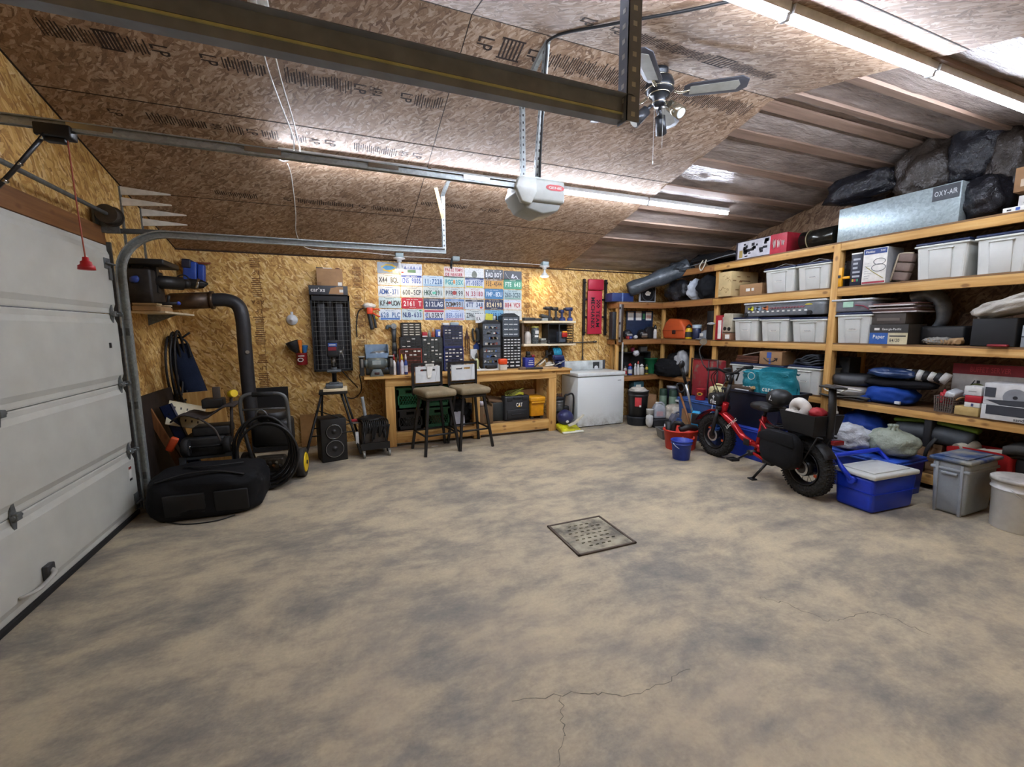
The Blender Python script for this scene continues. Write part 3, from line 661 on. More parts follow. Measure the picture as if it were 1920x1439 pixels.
m = MB().m(mat('433a33', .6)); m.box((-.03, .0, .78), (.03, .03, .98), .006).cyl((.1, -.05, .36), (.12, .0, .9), .014, seg=8).tube([V((-.12, -.14, .72)), V((.0, -.18, .62)), V((.05, -.2, .5))], .009, 6, n=6); m.build('frame', None, r)
m = MB().m(blackp); m.box((-.12, -.02, .78), (.05, .12, .87), .012); m.build('tray', None, r)
m = MB().m(yellow); m.cyl((.12, -.02, .91), (.16, -.06, .92), .035, seg=16); m.build('grip_end', None, r)
m = MB().m(orange); m.at(T((-.33, -.15, .5), .2, .5)).box((-.03, -.02, -.07), (.03, .02, .07), .012); m.build('clamp', None, r)
# duffel bag
r = thing('duffel_bag', 'large soft black duffel bag on the concrete beside the garage door', 'bag', (-1.09, 4.19, 0), -.05)
bagm = fabric('black_nylon', '151619', 200, .75)
m = MB().m(bagm); m.blob((0, .03, .17), (.405, .29, .19), .035, 2.4, 3, 5, 0.004, .42, .022); m.build('body', None, r)
m = MB().m(mat('0d0e10', .6)); m.tube([V((-.3, -.22, .33)), V((-.1, -.2, .375)), V((.1, -.19, .375)), V((.3, -.2, .33))], .014, 6, n=6, flat=.5).tube([V((-.2, .05, .37)), V((.0, -.05, .38)), V((.25, .02, .37))], .012, 6, n=6, flat=.5); m.build('strap', None, r)
m = MB().m(mat('101113', .7)); m.at(T((.05, -.255, .15), .1)); m.box((-.3, -.012, -.10), (-.02, .01, .08), .01).box((.04, -.012, -.10), (.28, .01, .08), .01); m.build('pocket', None, r)
wire('thin black cord trailing on the floor before the duffel bag', [(-1.35, 3.98, .006), (-1.2, 3.88, .006), (-1.0, 3.86, .006), (-.88, 3.93, .006)], .005, black, 'cord', 'cord')
# pressure washer
r = thing('pressure_washer', 'petrol pressure washer with coiled black hose and yellow-hubbed wheels', 'pressure washer', (-.70, 4.72, 0), -.12)
fr = mat('6e7173', .4, .6); m = MB().m(fr)
for s in (-1, 1): m.tube([V((s*.19, .12, .12)), V((s*.19, -.05, .42)), V((s*.2, -.12, .8)), V((s*.15, -.13, .9)), V((0, -.13, .905))], .018, 10, n=6)
m.cyl((-.2, -.115, .76), (.2, -.115, .76), .01, seg=8).box((-.21, -.2, .1), (.21, .3, .13)); m.build('frame', None, r)
m = MB().m(rubber); m.cyl((-.09, -.13, .905), (.09, -.13, .905), .024, seg=14); m.build('grip', None, r)
m = MB().m(mat('1a1a1b', .5, var=.3)); m.box((-.17, -.02, .35), (.17, .28, .62), .04).cyl((0, .1, .6), (0, .1, .7), .13, seg=20); m.build('engine', None, r)
m = MB().m(mat('4c463c', .45, .5, .5)); m.box((-.13, -.16, .16), (.14, .0, .28), .02)
for k in range(9): m.m([mat('8a5a32', .4, .7), mat('9a9a92', .35, .7), mat('30302e', .5)][k % 3]).cyl((-.11+k*.028, -.17, .2+.03*(k % 2)), (-.11+k*.028, -.19, .22+.03*(k % 2)), .012, seg=8)
m.build('pump', None, r)
m = MB().m(mat('111113', .5))
for k in range(6):
    m.tube([V(((.235+.012*(k % 3))*math.cos(q)+.012*k-.02, -.2-.014*k, .40+(.29+.02*(k % 4))*math.sin(q)-.012*k)) for q in [2*PI*i/32 for i in range(32)]], .0125, 8, closed=True)
m.build('hose', None, r)
m = MB().m(fr); m.tube([V((-.05, -.2, .66)), V((-.04, -.23, .74)), V((0, -.23, .77)), V((.04, -.23, .74)), V((.05, -.2, .66))], .008, 6, n=4); m.build('hose_hook', None, r)
for s in (-1, 1):
    m = MB().m(mat('2c2823', .8)); m.cyl((s*.25-.035, .1, .145), (s*.25+.035, .1, .145), .145, seg=32); w_ = m.build('wheel', None, r)
    m = MB().m(yellow); m.cyl((s*.285, .1, .145), (s*.295, .1, .145), .105, .09, 28); m.m(black).cyl((s*.294, .1, .145), (s*.302, .1, .145), .02, seg=12); m.build('hub', None, w_)
one('black_board', MB().m(mat('101012', .6)).at(T((-.78, 5.92, .01), -.05)).box((-.3, -.01, 0), (.13, .01, .80)), 'black board standing against the back wall behind the pressure washer', 'board')
one('plywood_strip', MB().m(mat('a67a45', .75)).at(T((-.45, 5.98, .01), -.04)).box((-.09, -.008, 0), (.08, .008, .42)), 'narrow plywood strip standing against the back wall by the speaker', 'board')
# on the back wall, left part
def bw(px, py, off=.0): return P(1, YB-off, px, py)
r = thing('funnel', 'round white funnel hung on the strand board wall', 'funnel', bw(548, 600), 0)
m = MB().m(mat('d8dcdf', .35)); m.at(T((0, 0, 0), PI/2)); m.lathe([(.062, .012), (.066, .02), (.062, .024), (.02, .075), (.011, .08), (.009, .125), (.006, .125)], 28); m.build('cone', None, r)
m = MB().m(mat('d8dcdf', .35)); m.box((-.014, -.016, .058), (.014, -.004, .10), .004); m.build('hanging_tab', None, r)
p = bw(566, 673, .067)
r = thing('coffee_can', 'red tin can fixed to the wall as a holder for funnels', 'can', (p.x, p.y, p.z))
m = MB().m(mat('8f2022', .35)); m.lathe([(.064, -.075), (.066, -.07), (.066, .07), (.068, .075), (.062, .076), (.061, -.06)], 28, close=False).cyl((0, 0, -.075), (0, 0, -.07), .064, seg=24)
m.m(paper).at(T((-.01, -.0655, -.01), PI/2)).prism([(.034*math.cos(a), .026*math.sin(a)) for a in [2*PI*i/20 for i in range(20)]], 0, .003, 'z'); m.m(mat('5a1414', .5)).prism([(.026*math.cos(a), .017*math.sin(a)) for a in [2*PI*i/20 for i in range(20)]], .001, .0045, 'z')
m.m(paper).at(T((0, -.0665, .04), PI/2)).box((-.035, -.008, 0), (.035, .004, .002)); m.build('tin', None, r)
def funnel(label, mt, a, b_, r0, r1, sp):
    a, b_ = V(a), V(b_); d = (b_-a); m = MB().m(mt); q = d.to_track_quat('Z', 'Y').to_matrix().to_4x4(); L = d.length; m.at(M.Translation(a) @ q)
    m.lathe([(r1, 0), (r1*1.3, L*.5), (r0*.8, L*(1-sp*.3)), (r0, L*.96), (r0, L), (r0*.9, L*.97)], 20); return one('funnel', m, label, 'funnel')
cp = V(p)+V((0, 0, .0))
funnel('big black funnel standing in the red can', mat('18181b', .5), cp+V((-.01, 0, -.06)), cp+V((-.10, -.02, .22)), .075, .012, 1)
funnel('orange funnel standing in the red can', mat('e07a1e', .4), cp+V((.005, -.02, -.06)), cp+V((-.015, -.02, .235)), .03, .008, .8)
funnel('blue funnel standing in the red can', mat('2a6fa8', .4), cp+V((.03, 0, -.06)), cp+V((.045, -.01, .17)), .036, .01, .8)
# wire rack with two cartons on it
a = bw(580, 553, .14); c = bw(662, 695, .14)
r = thing('wire_front_cabinet', 'black cabinet with a white wire grid front on the back wall', 'cabinet', ((a.x+c.x)/2, YB, c.z))
W, H_ = (c.x-a.x), a.z-c.z
m = MB().m(mat('18181a', .6)); m.box((-W/2, -.14, 0), (W/2, -.002, .02)).box((-W/2, -.14, H_-.07), (W/2, -.002, H_)).box((-W/2, -.14, 0), (-W/2+.02, -.002, H_)).box((W/2-.02, -.14, 0), (W/2, -.002, H_)).box((-W/2, -.02, 0), (W/2, -.002, H_)).box((-.012, -.135, 0), (.012, -.11, H_)); m.build('case', None, r)
m = MB().m(mat('7f7f7b', .5))
for i in range(15): z = .03+i*(H_-.12)/14; m.cyl((-W/2+.02, -.142, z), (W/2-.02, -.142, z), .0014, seg=5)
for i in range(1, 9):
    x = -W/2+i*W/9; m.cyl((x, -.143, .02), (x, -.143, H_-.07), .0014, seg=5)
m.build('wire_grid', None, r)
for x in (-W*.24, W*.22):
    m = MB().m(mat('2c2c2f', .6, var=.5, vs=50)); m.box((x-.05, -.12, .02), (x+.05, -.03, H_-.1), .02); m.build('insert', None, r)
c1 = a; a2 = bw(579, 547, .15); b2 = bw(653, 566, .15)
r = thing('flat_carton', 'flat dark carton marked with white lettering on top of the wire cabinet', 'carton', ((a2.x+b2.x)/2, YB-.1, a.z))
W2 = b2.x-a2.x; h2 = a2.z-b2.z
m = MB().m(mat('38393d', .55)); m.box((-W2/2, -.07, .001), (W2/2, .06, h2), .003); m.m(card).prism([(W2*.0, h2*.1), (W2*.06, h2*.75), (W2*.2, h2*.85), (W2*.2, h2*.1)], -.0712, -.069, 'y').box((W2*.2, -.071, h2*.08), (W2*.38, -.069, h2*.9)); m.m(paper).box((W2*.28, -.072, h2*.3), (W2*.38, -.0705, h2*.6))
m.text("car'xs", h2*.42, M.Translation((-W2*.27, -.0712, h2*.55)) @ M.Rotation(PI/2, 4, 'X'), W2*.36); m.build('box', None, r)
a3 = bw(593, 513, .14); b3 = bw(644, 547, .14); W3 = b3.x-a3.x; h3 = a3.z-b3.z
r = thing('brown_carton', 'plain brown cardboard carton on the flat dark carton', 'carton', ((a3.x+b3.x)/2, YB-.08, a.z+h2+.001))
m = MB().m(card); m.box((-W3/2, -.06, 0), (W3/2, .06, h3), .003); m.m(cardd).box((-W3/2, -.0612, h3*.02), (-W3*.34, -.059, h3*.2)).box((-W3*.3, -.0608, h3*.8), (W3*.25, -.059, h3*.81)); m.m(paper).box((W3*.3, -.0612, h3*.02), (W3*.46, -.059, h3*.22)); m.build('box', None, r)
m = MB().m(black); m.box((-W3/2, -.05, h3), (-W3*.25, .0, h3+.012)).m(paper).box((-W3*.24, -.05, h3), (W3*.1, .0, h3+.01)).m(mat('6b3a2a', .6)).blob((W3*.32, -.02, h3+.006), (.03, .03, .01), .2, 3, 1, 2); m.build('flap', None, r)
# drill press on its folding stand
r = thing('folding_stand', 'black splay-legged work stand under the drill press', 'stand', (-.10, 5.42, 0))
zt = .80
m = MB().m(black); m.box((-.17, -.12, zt-.035), (.14, .12, zt), .006); m.build('top', None, r)
for pts_ in (((-.14, -.08, zt-.03), (-.36, -.38, .01)), ((.07, -.08, zt-.03), (.25, -.26, .06)), ((-.14, .1, zt-.03), (-.2, .3, .01)), ((.1, .1, zt-.03), (.28, .3, .01))):
    m = MB().m(black); m.cyl(pts_[0], pts_[1], .014, seg=10); lg = m.build('leg', None, r)
m = MB().m(yellow); m.cyl((-.352, -.37, .06), (-.362, -.383, .0), .016, .018, 10); m.build('foot', None, r)
m = MB().m(darkm); m.cyl((-.2, -.17, .6), (.14, -.17, .45), .006, seg=8).cyl((-.25, -.22, .4), (.18, -.18, .42), .007, seg=8).cyl((-.27, -.26, .32), (.2, -.2, .33), .007, seg=8); m.build('cross_brace', None, r)
m = MB().m(mat('b9bcbe', .4)); m.box((.2, -.24, .18), (.235, -.205, .32), .004); m.build('spring_plate', None, r)
one('mounting_board', MB().m(whiteboardX).box((-.22, 5.29, zt), (.04, 5.55, zt+.03), .002), 'square of pale wood between drill press and stand', 'board')
zb = zt+.03
r = thing('drill_press', 'small grey bench drill press on the black stand', 'drill press', (-.095, 5.42, zb+.0005))
gm = mat('5c6266', .5, .3)
m = MB().m(gm); m.box((-.1, -.11, 0), (.09, .11, .05), .014).box((-.06, -.06, .05), (.05, .08, .065), .008); m.build('base', None, r)
m = MB().m(mat('2a2b2d', .35, .6)); m.cyl((0, .04, .05), (0, .04, .5), .026, seg=18); m.build('column', None, r)
m = MB().m(gm); m.box((-.075, -.1, .19), (.08, .06, .215), .008).box((-.035, .0, .17), (.035, .08, .24), .01); m.build('table', None, r)
m = MB().m(mat('2b2d30', .5, .2)); m.box((-.065, -.13, .37), (.06, .13, .53), .02).box((-.06, -.11, .52), (.06, .12, .56), .01); m.build('head', None, r)
m = MB().m(mat('3457a0', .4)); m.box((-.045, -.133, .49), (.05, -.129, .53)); m.m(paper).box((-.035, -.1345, .503), (.035, -.1325, .514)); m.m(mat('7d2530', .4)).box((-.045, -.133, .445), (.04, -.129, .485)); m.build('name_plate', None, r)
m = MB().m(mat('8c8f90', .3, .8)); m.cyl((-.0, -.06, .26), (-.0, -.06, .37), .013, seg=12).cyl((0, -.06, .3), (0, -.06, .34), .022, seg=12); m.build('chuck', None, r)
m = MB().m(mat('8c8f90', .3, .8)); m.cyl((.06, -.02, .42), (.1, -.02, .42), .018, seg=12)
for k in range(3): a = k*2*PI/3+.4; m.cyl((.1, -.02, .42), (.12, -.02+.1*math.cos(a), .42+.1*math.sin(a)), .005, seg=8)
m.build('feed_lever', None, r)
q0 = V((-.03, 5.5, 1.05)); wire('black power cord hanging from the drill press to a plug on the wall', [q0, (.06, 5.65, .92), (.13, 5.8, .82), (.17, 5.9, .76)], .007, black, 'cord', 'black_wire')
# loudspeaker
r = thing('loudspeaker', 'black two-driver loudspeaker on the floor below the drill press', 'speaker', (-.155, 5.30, 0), .22)
m = MB().m(mat('141415', .55)); m.box((-.14, -.12, 0), (.14, .16, .50), .008); m.build('cabinet', None, r)
for z, rr in ((.35, .085), (.15, .10)):
    m = MB().m(mat('1d1d1f', .5)); m.at(T((0, -.121, z), PI/2)); m.lathe([(rr, 0), (rr+.006, .004), (rr, .01), (rr*.9, .008), (rr*.8, -.004+.01), (rr*.35, .003), (.028, .003), (.02, .014), (.0005, .018)], 32); m.m(mat('8b8f92', .25, .8)).lathe([(rr*.93, .0095), (rr*.98, .0115), (rr*1.0, .0095)], 32, close=False); m.build('driver', None, r)
# welding cart
r = thing('welder_cart', 'small welder on a wheeled black cart with draped cables left of the bench', 'welder', (.30, 5.50, 0), .05)
m = MB().m(darkm)
for x, y in ((-.12, -.3), (.14, -.3), (-.14, .25), (.14, .25)): m.cyl((x, y, .05), (x*.9, y*.6, .40), .01, seg=8)
m.box((-.16, -.3, .12), (.17, .25, .135)).box((-.16, -.31, .09), (.17, -.295, .17)); m.build('frame', None, r)
for x, y in ((-.13, -.32), (.16, -.32), (.12, -.1)):
    m = MB().m(mat('8a8a86', .4, .4)); m.cyl((x-.012, y, .035), (x+.012, y, .035), .035, seg=16).box((x-.015, y-.01, .03), (x+.015, y+.01, .085)); m.build('caster', None, r)
m = MB().m(mat('5b554e', .55)); m.box((-.14, -.18, .137), (.16, .2, .36), .012); m.m(mat('1b1b1c', .5)).box((-.13, -.185, .26), (.15, -.178, .35)); m.build('welder', None, r)
m = MB().m(mat('17181a', .5))
random.seed(3)
for k in range(14):
    x = -.13+k*.022; d = random.uniform(.05, .2); m.tube([V((x, .05, .39)), V((x+.01, -.15, .41)), V((x+.015, -.21, .37)), V((x+random.uniform(-.03, .03), -.22, .37-d)), V((x+.03, -.21, .36))], .009, 6, n=5)
m.blob((.0, .0, .4), (.16, .16, .05), .2, 4, 1, 3); m.build('cable', None, r)
m = MB().m(mat('a7adad', .4)); m.tube([V((-.06, .05, .40)), V((-.075, .05, .55)), V((-.09, .05, .68))], .02, 10, n=4); m.build('pipe', None, r)
m = MB().m(mat('a3232a', .45)); m.box((-.24, .02, .38), (-.06, .06, .41), .006); m.m(mat('9a9c9c', .3, .7)).box((-.24, .0, .36), (-.08, .02, .38)); m.build('clamp_bar', None, r)
# ================= back wall: plates, organisers, bench and what stands on and under it =================
def UP(x, y, z, k=0): return M.Translation((x, y, z)) @ M.Rotation(PI/2, 4, 'X')      # lettering facing the room (-Y)
# ---- licence plates
PW, PH = .292, .147
READABLE = {'VIRGINIA', 'MARYLAND', 'TRUCK', 'DELAWARE', 'Kentucky', 'Minnesota', 'Tennessee', 'LOUISIANA', 'WISCONSIN'}
def fineprint(m, s, h, x, y, z, w):
    """small print: words where the photo shows them, else strokes too small to read"""
    if s in READABLE: return m.text(s, h, UP(x, y, z), w)
    n = len(s)
    for i, ch in enumerate(s):
        if ch != ' ': m.box((x-w/2+w*(i+.15)/n, y-.0002, z-h*.3), (x-w/2+w*(i+.8)/n, y, z+h*.3*(.5+.5*((i*7) % 3)/2)))
def plate(c, r, text, bg, fg, label, band=None, foot=None, top=None, small=None, extra=None, mono=.62, jit=(0, 0), tw=.245):
    x = .645+c*.3+jit[0]; z = 2.335-r*.1545+jit[1]+(-.006*c if r == 0 else 0)
    m = MB().m(mat(bg, .35, .0, .08, vs=30)); y = YB-.004
    m.prism([(x+sx*(PW/2-.012)+ex, z+sz*(PH/2-.012)+ez) for sx, sz, q in ((1, 1, 0), (-1, 1, 1), (-1, -1, 2), (1, -1, 3)) for ex, ez in [(.012*math.cos(q*PI/2+a), .012*math.sin(q*PI/2+a)) for a in (0, PI/4, PI/2)]], y, y+.003, 'y')
    if band: m.m(mat(band, .4)).box((x-PW/2+.008, y-.0008, z+PH/2-.034), (x+PW/2-.008, y+.001, z+PH/2-.008))
    if foot: m.m(mat(foot, .4)).box((x-PW/2+.02, y-.0008, z-PH/2+.006), (x+PW/2-.02, y+.001, z-PH/2+.028))
    if top: fineprint(m.m(mat(paper_c if band else fg, .5)), top, .014, x, y-.0012, z+PH/2-.021, min(.16, .014*len(top)))
    if small: fineprint(m.m(mat(fg if not foot else paper_c, .5)), small, .011, x, y-.0012, z-PH/2+.017, min(.15, .012*len(small)))
    if text: m.m(mat(fg, .5)).text(text, .068, UP(x, y-.0012, z-.003), tw, mono=mono, gap=.1, off=.03)
    if extra: extra(m, x, y-.0014, z)
    m.m(darkm)
    for sx in (-.07, .07): m.box((x+sx-.006, y-.0016, z+PH/2-.011), (x+sx+.006, y, z+PH/2-.007))
    return one('licence_plate', m, label, 'licence plate', group='licence plates on the back wall')
paper_c = 'e8e6de'
make_glyphs("ABCDEFGHIJKLMNOPQRSTUVWXYZ0123456789-:.'petcarfiz", .03)
def disc(h, dx, dz, rx, rz): return lambda m, x, y, z: m.m(mat(h, .5)).prism([(x+dx+rx*math.cos(a), z+dz+rz*math.sin(a)) for a in [2*PI*i/14 for i in range(14)]], y, y+.0008, 'y')
def fish(m, x, y, z):
    m.m(mat('c9a93a', .5)).prism([(x+.01+.10*math.cos(a)*(1+.12*math.sin(5*a)), z+.052*math.sin(a)*(1+.12*math.sin(7*a))) for a in [2*PI*i/40 for i in range(40)]], y, y+.0008, 'y')
    m.m(mat('4a8fc0', .5)).prism([(x-.085, z), (x-.04, z+.03), (x+.03, z+.028), (x+.10, z+.005), (x+.03, z-.024), (x-.03, z-.03)], y-.0006, y+.0002, 'y').m(mat('e6dfd0', .5)).box((x+.05, y-.0008, z-.06), (x+.12, y, z-.03))
def hills(m, x, y, z):
    for k in range(7): cx = x-.12+.04*k; m.m(mat(['8a93b8', '6f78a5', 'a5abc6'][k % 3], .5)).prism([(cx-.022, z+.0), (cx, z+.052-.006*(k % 3)), (cx+.022, z+.0)], y, y+.0006, 'y')
    m.m(mat('6d8f62', .5)).box((x-.05, y-.0003, z-.045), (x+.06, y, z-.008)).m(mat('b83a35', .5)).prism([(x-.13, z-.01), (x-.10, z-.05), (x-.135, z-.055)], y-.0005, y, 'y')
def twoline(m, x, y, z): m.m(mat('b02a36', .5)).text('PAS LE TEMPS', .042, UP(x, y, z+.032), .25, off=.03).text('DE NIAISER', .042, UP(x, y, z-.032), .25, off=.03)
def tread(m, x, y, z):
    m.m(mat('b9bcbe', .4))
    for i in range(9):
        for j in range(4):
            cx, cz = x-.125+.031*i, z-.05+.033*j; s = 1 if (i+j) % 2 else -1; m.prism([(cx-.011, cz-.008*s), (cx-.007, cz-.011*s), (cx+.011, cz+.008*s), (cx+.007, cz+.011*s)], y, y+.0006, 'y')
    m.m(mat('7b7f72', .5)).prism([(x+.04*math.cos(a)*(1-.3*math.sin(a)), z-.01+.05*math.sin(a)) for a in [2*PI*i/20 for i in range(20)]], y-.0006, y, 'y')
def badboy(m, x, y, z):
    m.m(mat('d9dadb', .4)).text('BAD BOY', .065, UP(x, y, z), .25, off=.03)
    for sx in (-.1, 0, .1):
        for sz in (-.055, .055): m.prism([(x+sx+.008*math.cos(a), z+sz+.008*math.sin(a)) for a in [2*PI*i/8 for i in range(8)]], y, y+.0006, 'y')
def lounge(m, x, y, z):
    m.m(mat('c9ccd2', .4)); p = [(x-.12, z+.05), (x-.09, z-.01), (x-.05, z-.045), (x+.12, z-.045)]
    for a, c in zip(p, p[1:]): m.cyl((a[0], y, a[1]), (c[0], y, c[1]), .004, seg=6)
    m.prism([(x-.03, z-.03), (x-.005, z+.03), (x+.02, z+.02), (x+.005, z-.03)], y, y+.0006, 'y').prism([(x, z-.03), (x+.055, z+.01), (x+.09, z-.04), (x+.075, z-.04), (x+.05, z-.01), (x+.02, z-.035)], y, y+.0006, 'y')
BL = 'c9ccca'; LB = 'b9cbd6'; LG = 'b9d0c4'
plate(0, 0, None, '8e9aa4', 'e8e6de', 'yellow souvenir plate with a blue fish, first in the top row', extra=fish)
plate(1, 0, None, 'd3d5da', '444444', 'white souvenir plate with grey blue mountains in the top row', extra=hills)
plate(3, 0, None, 'dcc9c2', 'b02a36', 'white plate with two lines of red French words', extra=twoline)
plate(4, 0, None, 'd9dbd9', '444444', 'tread-patterned white plate with a grey figure in the top row', extra=tread)
plate(5, 0, None, '2e3238', 'd9dadb', 'black novelty plate with silver words BAD BOY', extra=badboy)
plate(6, 0, None, '2a2d36', 'd9dadb', 'black plate with a pale reclining outline ending the top row', extra=lounge)
LP = 'licence plate lettered '
rows = [
 [('X44 BQL', BL, '45484e', dict(top='Indiana', small='CROSSROADS')), ('CNS 9005', 'cdd4dc', '3b55a8', dict(band='3a4fa0', top='NOVA SCOTIA')), ('11:7228', LB, '2f5f8f', dict(top='Montana', foot='8fb4cf')), ('PGG 35X', LG, '3b9aa0', dict(top='FLORIDA', small='SUNSHINE', extra=disc('d98a4a', .0, 0, .014, .03))), ('PT-0083T', 'c3c9d0', '4a6190', dict(band='4a5a86', top='PENNSYLVANIA', foot='d3c53a')), ('FSE-4544', 'd09a3c', '5d4326', dict(band='8a7560', top='NEW YORK')), ('FTE 643', '3f9374', 'cfe6da', dict(band='2f7f66', top='Vermont'))],
 [('ADMK-371', 'c6ccd2', '41609f', dict(top='ONTARIO', small='YOURS')), ('600-SCP', 'cfd2ce', '4f5356', dict(top='WISCONSIN', small='DAIRY')), ('HKK-891', 'c3cecb', '3f5a4e', dict(top='Tennessee', small='VOLUNTEER', extra=disc('5fbfa2', .01, -.005, .03, .016))), ('PFR 199', 'c5cdc8', '4a4f50', dict(top='GEORGIA', small='PEACH', extra=disc('a8403a', .0, 0, .03, .03))), ('N 33180', 'd6d4d2', 'a03c48', dict(top='MARYLAND', small='TRUCK')), ('FMP-8DU', '3f79a6', 'c6d6df', dict(top='NEW JERSEY')), ('260-3C50', '9fb7bd', '3f5a64', dict(top='NEW MEXICO', foot='7fa39a'))],
 [('KF4 UOW', 'b4cbd3', '3b3f43', dict(top='Missouri', extra=disc('8f2a3a', -.005, 0, .02, .02))), ('2161 T', 'b4283a', 'e6e2de', dict(top='PORT OF ENTRY', small='PROVINCE')), ('212LAG', '2f3b5c', 'cdd2d8', dict(band='5a6072', top='LOUISIANA', foot='3a4668')), ('DOM 991', 'a8b6c8', '54452f', dict(band='5c7fb0', top='Carolina', foot='c8683a', extra=disc('33302c', .0, 0, .016, .024))), ('6TT 348', 'c3cbd3', '46597c', dict(band='3c3f48', top='OREGON', extra=disc('c8502f', .1, -.045, .022, .014))), ('824198', '2b3350', 'e0cfa8', dict(small='DELAWARE', top='THE FIRST STATE')), ('884 VC9', 'd6d2cf', 'b0404a', dict(band='b9c6dd', foot=None, top='Massachusetts'))],
 [('628 PLC', 'cad8e4', '3f6296', dict(top='Kentucky', foot='3a66ad')), ('NUB-633', 'bcd0d8', '36467c', dict(top='Minnesota', extra=disc('3f9a5c', .11, .055, .018, .009))), ('EL05RY', 'd3d6da', '3f4654', dict(band='b8354a', foot='3a55a5', extra=disc('8f9cc6', -.11, 0, .022, .022))), ('BER-5641', 'c3cfdf', '6a7fb0', dict(top='ILLINOIS', foot='b88f9f')), ('ZFW-3511', 'c6cfce', '434a4e', dict(top='VIRGINIA')), ('YH4812', '74aacb', '2f5f8f', dict(top='ALASKA')), ('7A', 'cdd1cf', '3c3f43', dict())]]
for r_, row in enumerate(rows, 1):
    for c_, (tx, bg, fg, kw) in enumerate(row):
        nm = tx.replace(' ', '') if False else tx
        cname = {'b4283a': 'red ', '2f3b5c': 'navy ', '2b3350': 'dark blue ', 'd09a3c': 'orange ', '3f9374': 'green ', '3f79a6': 'blue ', '74aacb': 'sky blue '}.get(bg, 'pale ')
        lab = cname+LP+tx.replace(':', ' ')+' on the back wall' if tx not in ('7A', 'YH4812') else ('pale licence plate mostly hidden behind the taller dark drawer tower' if tx == '7A' else 'sky blue licence plate partly hidden by a yellow card')
        plate(c_, r_, tx, bg, fg, lab, jit=(random.uniform(-.003, .003)-.002, random.uniform(-.003, .002)), tw=min(.25, .04*len(tx)), **kw)
# ---- wall-hung things
p = P(1, YB, 694, 590)
r = thing('hedge_trimmer', 'orange and white electric trimmer hung on the wall left of the plates', 'garden tool', (p.x, YB, p.z))
m = MB().m(mat('d8d6d0', .4)); m.blob((-.01, -.06, .11), (.08, .04, .04), .15, 3, 5, 3); m.build('cover', None, r)
m = MB().m(mat('dd4a28', .4)); m.box((-.045, -.09, .0), (.03, -.03, .1), .012).tube([(.02, -.07, .06), (.1, -.07, .07), (.12, -.06, .05)], .01, 8).tube([(.02, -.08, .02), (.09, -.08, -.02), (.12, -.07, -.03)], .01, 8); m.build('body', None, r)
m = MB().m(mat('2b2c2e', .5)); m.tube([(-.02, -.06, .02), (.0, -.06, -.1), (.015, -.06, -.2)], .026, 10, n=4).tube([(.03, -.07, 0), (.05, -.07, -.08), (.06, -.07, -.18)], .018, 8, n=4); m.build('handle', None, r)
m = MB().m(black); m.tube([(-.08, -.06, .08), (-.15, -.04, .03), (-.18, -.03, -.15), (-.18, -.03, -.3)], .008, 6, n=6); m.build('cord', None, r)
m = MB().m(yellow); m.blob((.07, -.07, -.045), (.02, .015, .02), 0, 1, 0, 2); m.build('trigger', None, r)
p = P(1, YB, 738, 630)
r = thing('angle_grinder', 'grey angle grinder hung upright on the wall left of the small drawers', 'power tool', (p.x, YB, p.z))
m = MB().m(mat('3d4143', .5)); m.cyl((0, -.05, -.2), (0, -.05, -.09), .036, .03, 16).cyl((0, -.05, -.09), (0, -.05, .1), .026, .035, 16); m.build('body', None, r)
m = MB().m(mat('9aa0a0', .35, .6)); m.cyl((0, -.02, .13), (0, -.085, .13), .042, .036, 20).cyl((0, -.085, .13), (0, -.1, .13), .016, seg=12).box((-.03, -.07, .09), (.03, -.03, .16), .01); m.build('gear_head', None, r)
m = MB().m(mat('49565a', .5)); m.tube([(-.02, -.05, .12), (-.08, -.055, .13), (-.09, -.055, .09)], .022, 10, n=4); m.build('side_handle', None, r)
m = MB().m(mat('2b2c2e', .5)); m.cyl((0, -.05, -.29), (0, -.05, -.2), .03, .034, 14); m.build('tail', None, r)
# red creeper board between dark rails
a, c = P(1, YB, 1100, 523), P(1, YB, 1126, 628)
r = thing('creeper_board', 'red padded mechanic creeper hung upright between dark rails', 'creeper', (3.86, YB, 1.40))
redv = mat('b4243c', .45, var=.06, vs=5)
m = MB().m(redv); m.box((-.13, -.06, .02), (.14, -.03, .72), .012); m.build('cushion', None, r)
m = MB().m(redv); m.box((-.125, -.065, .73), (.165, -.03, .90), .012); m.build('headrest', None, r)
m = MB().m(mat('171719', .5))
f_ = M.Translation((-.035, -.0612, .36)) @ M.Rotation(PI/2, 4, 'X') @ M.Rotation(-PI/2, 4, 'Z')
g_ = M.Translation((.06, -.0612, .27)) @ M.Rotation(PI/2, 4, 'X') @ M.Rotation(-PI/2, 4, 'Z')
m.text('MECHANIX', .07, f_, .50, off=.03).text('TEAM', .062, g_, .27, off=.03)
for i in range(6):
    for j in range(3):
        if (i+j) % 2: m.box((.03+j*.024, -.0614, .44+i*.022), (.054+j*.024, -.0602, .462+i*.022))
m.build('lettering', None, r)
for x in (-.19, .22):
    m = MB().m(mat('1d1a1a', .5, .3)); m.box((x-.018, -.05, 0), (x+.018, -.014, .9))
    for z in (.05, .30, .58, .84): m.box((min(x, .0), -.03, z-.012), (max(x, .0), -.012, z+.012)) if z in (.3, .58) else m.cyl((x, -.08, z), (x, -.02, z), .014, seg=8)
    m.build('side_rail', None, r)
p = P(1, YB, 1088, 645)
m = MB().m(mat('5a5855', .4, .7)); m.cyl((-.23, -.03, .02), (.24, -.03, .03), .009, seg=10).cyl((0, -.03, -.24), (0, -.03, .27), .009, seg=10).cyl((0, -.03, -.26), (0, -.03, -.2), .015, seg=12).cyl((-.25, -.03, .02), (-.2, -.03, .02), .015, seg=12).cyl((.2, -.03, .03), (.26, -.03, .03), .014, seg=12)
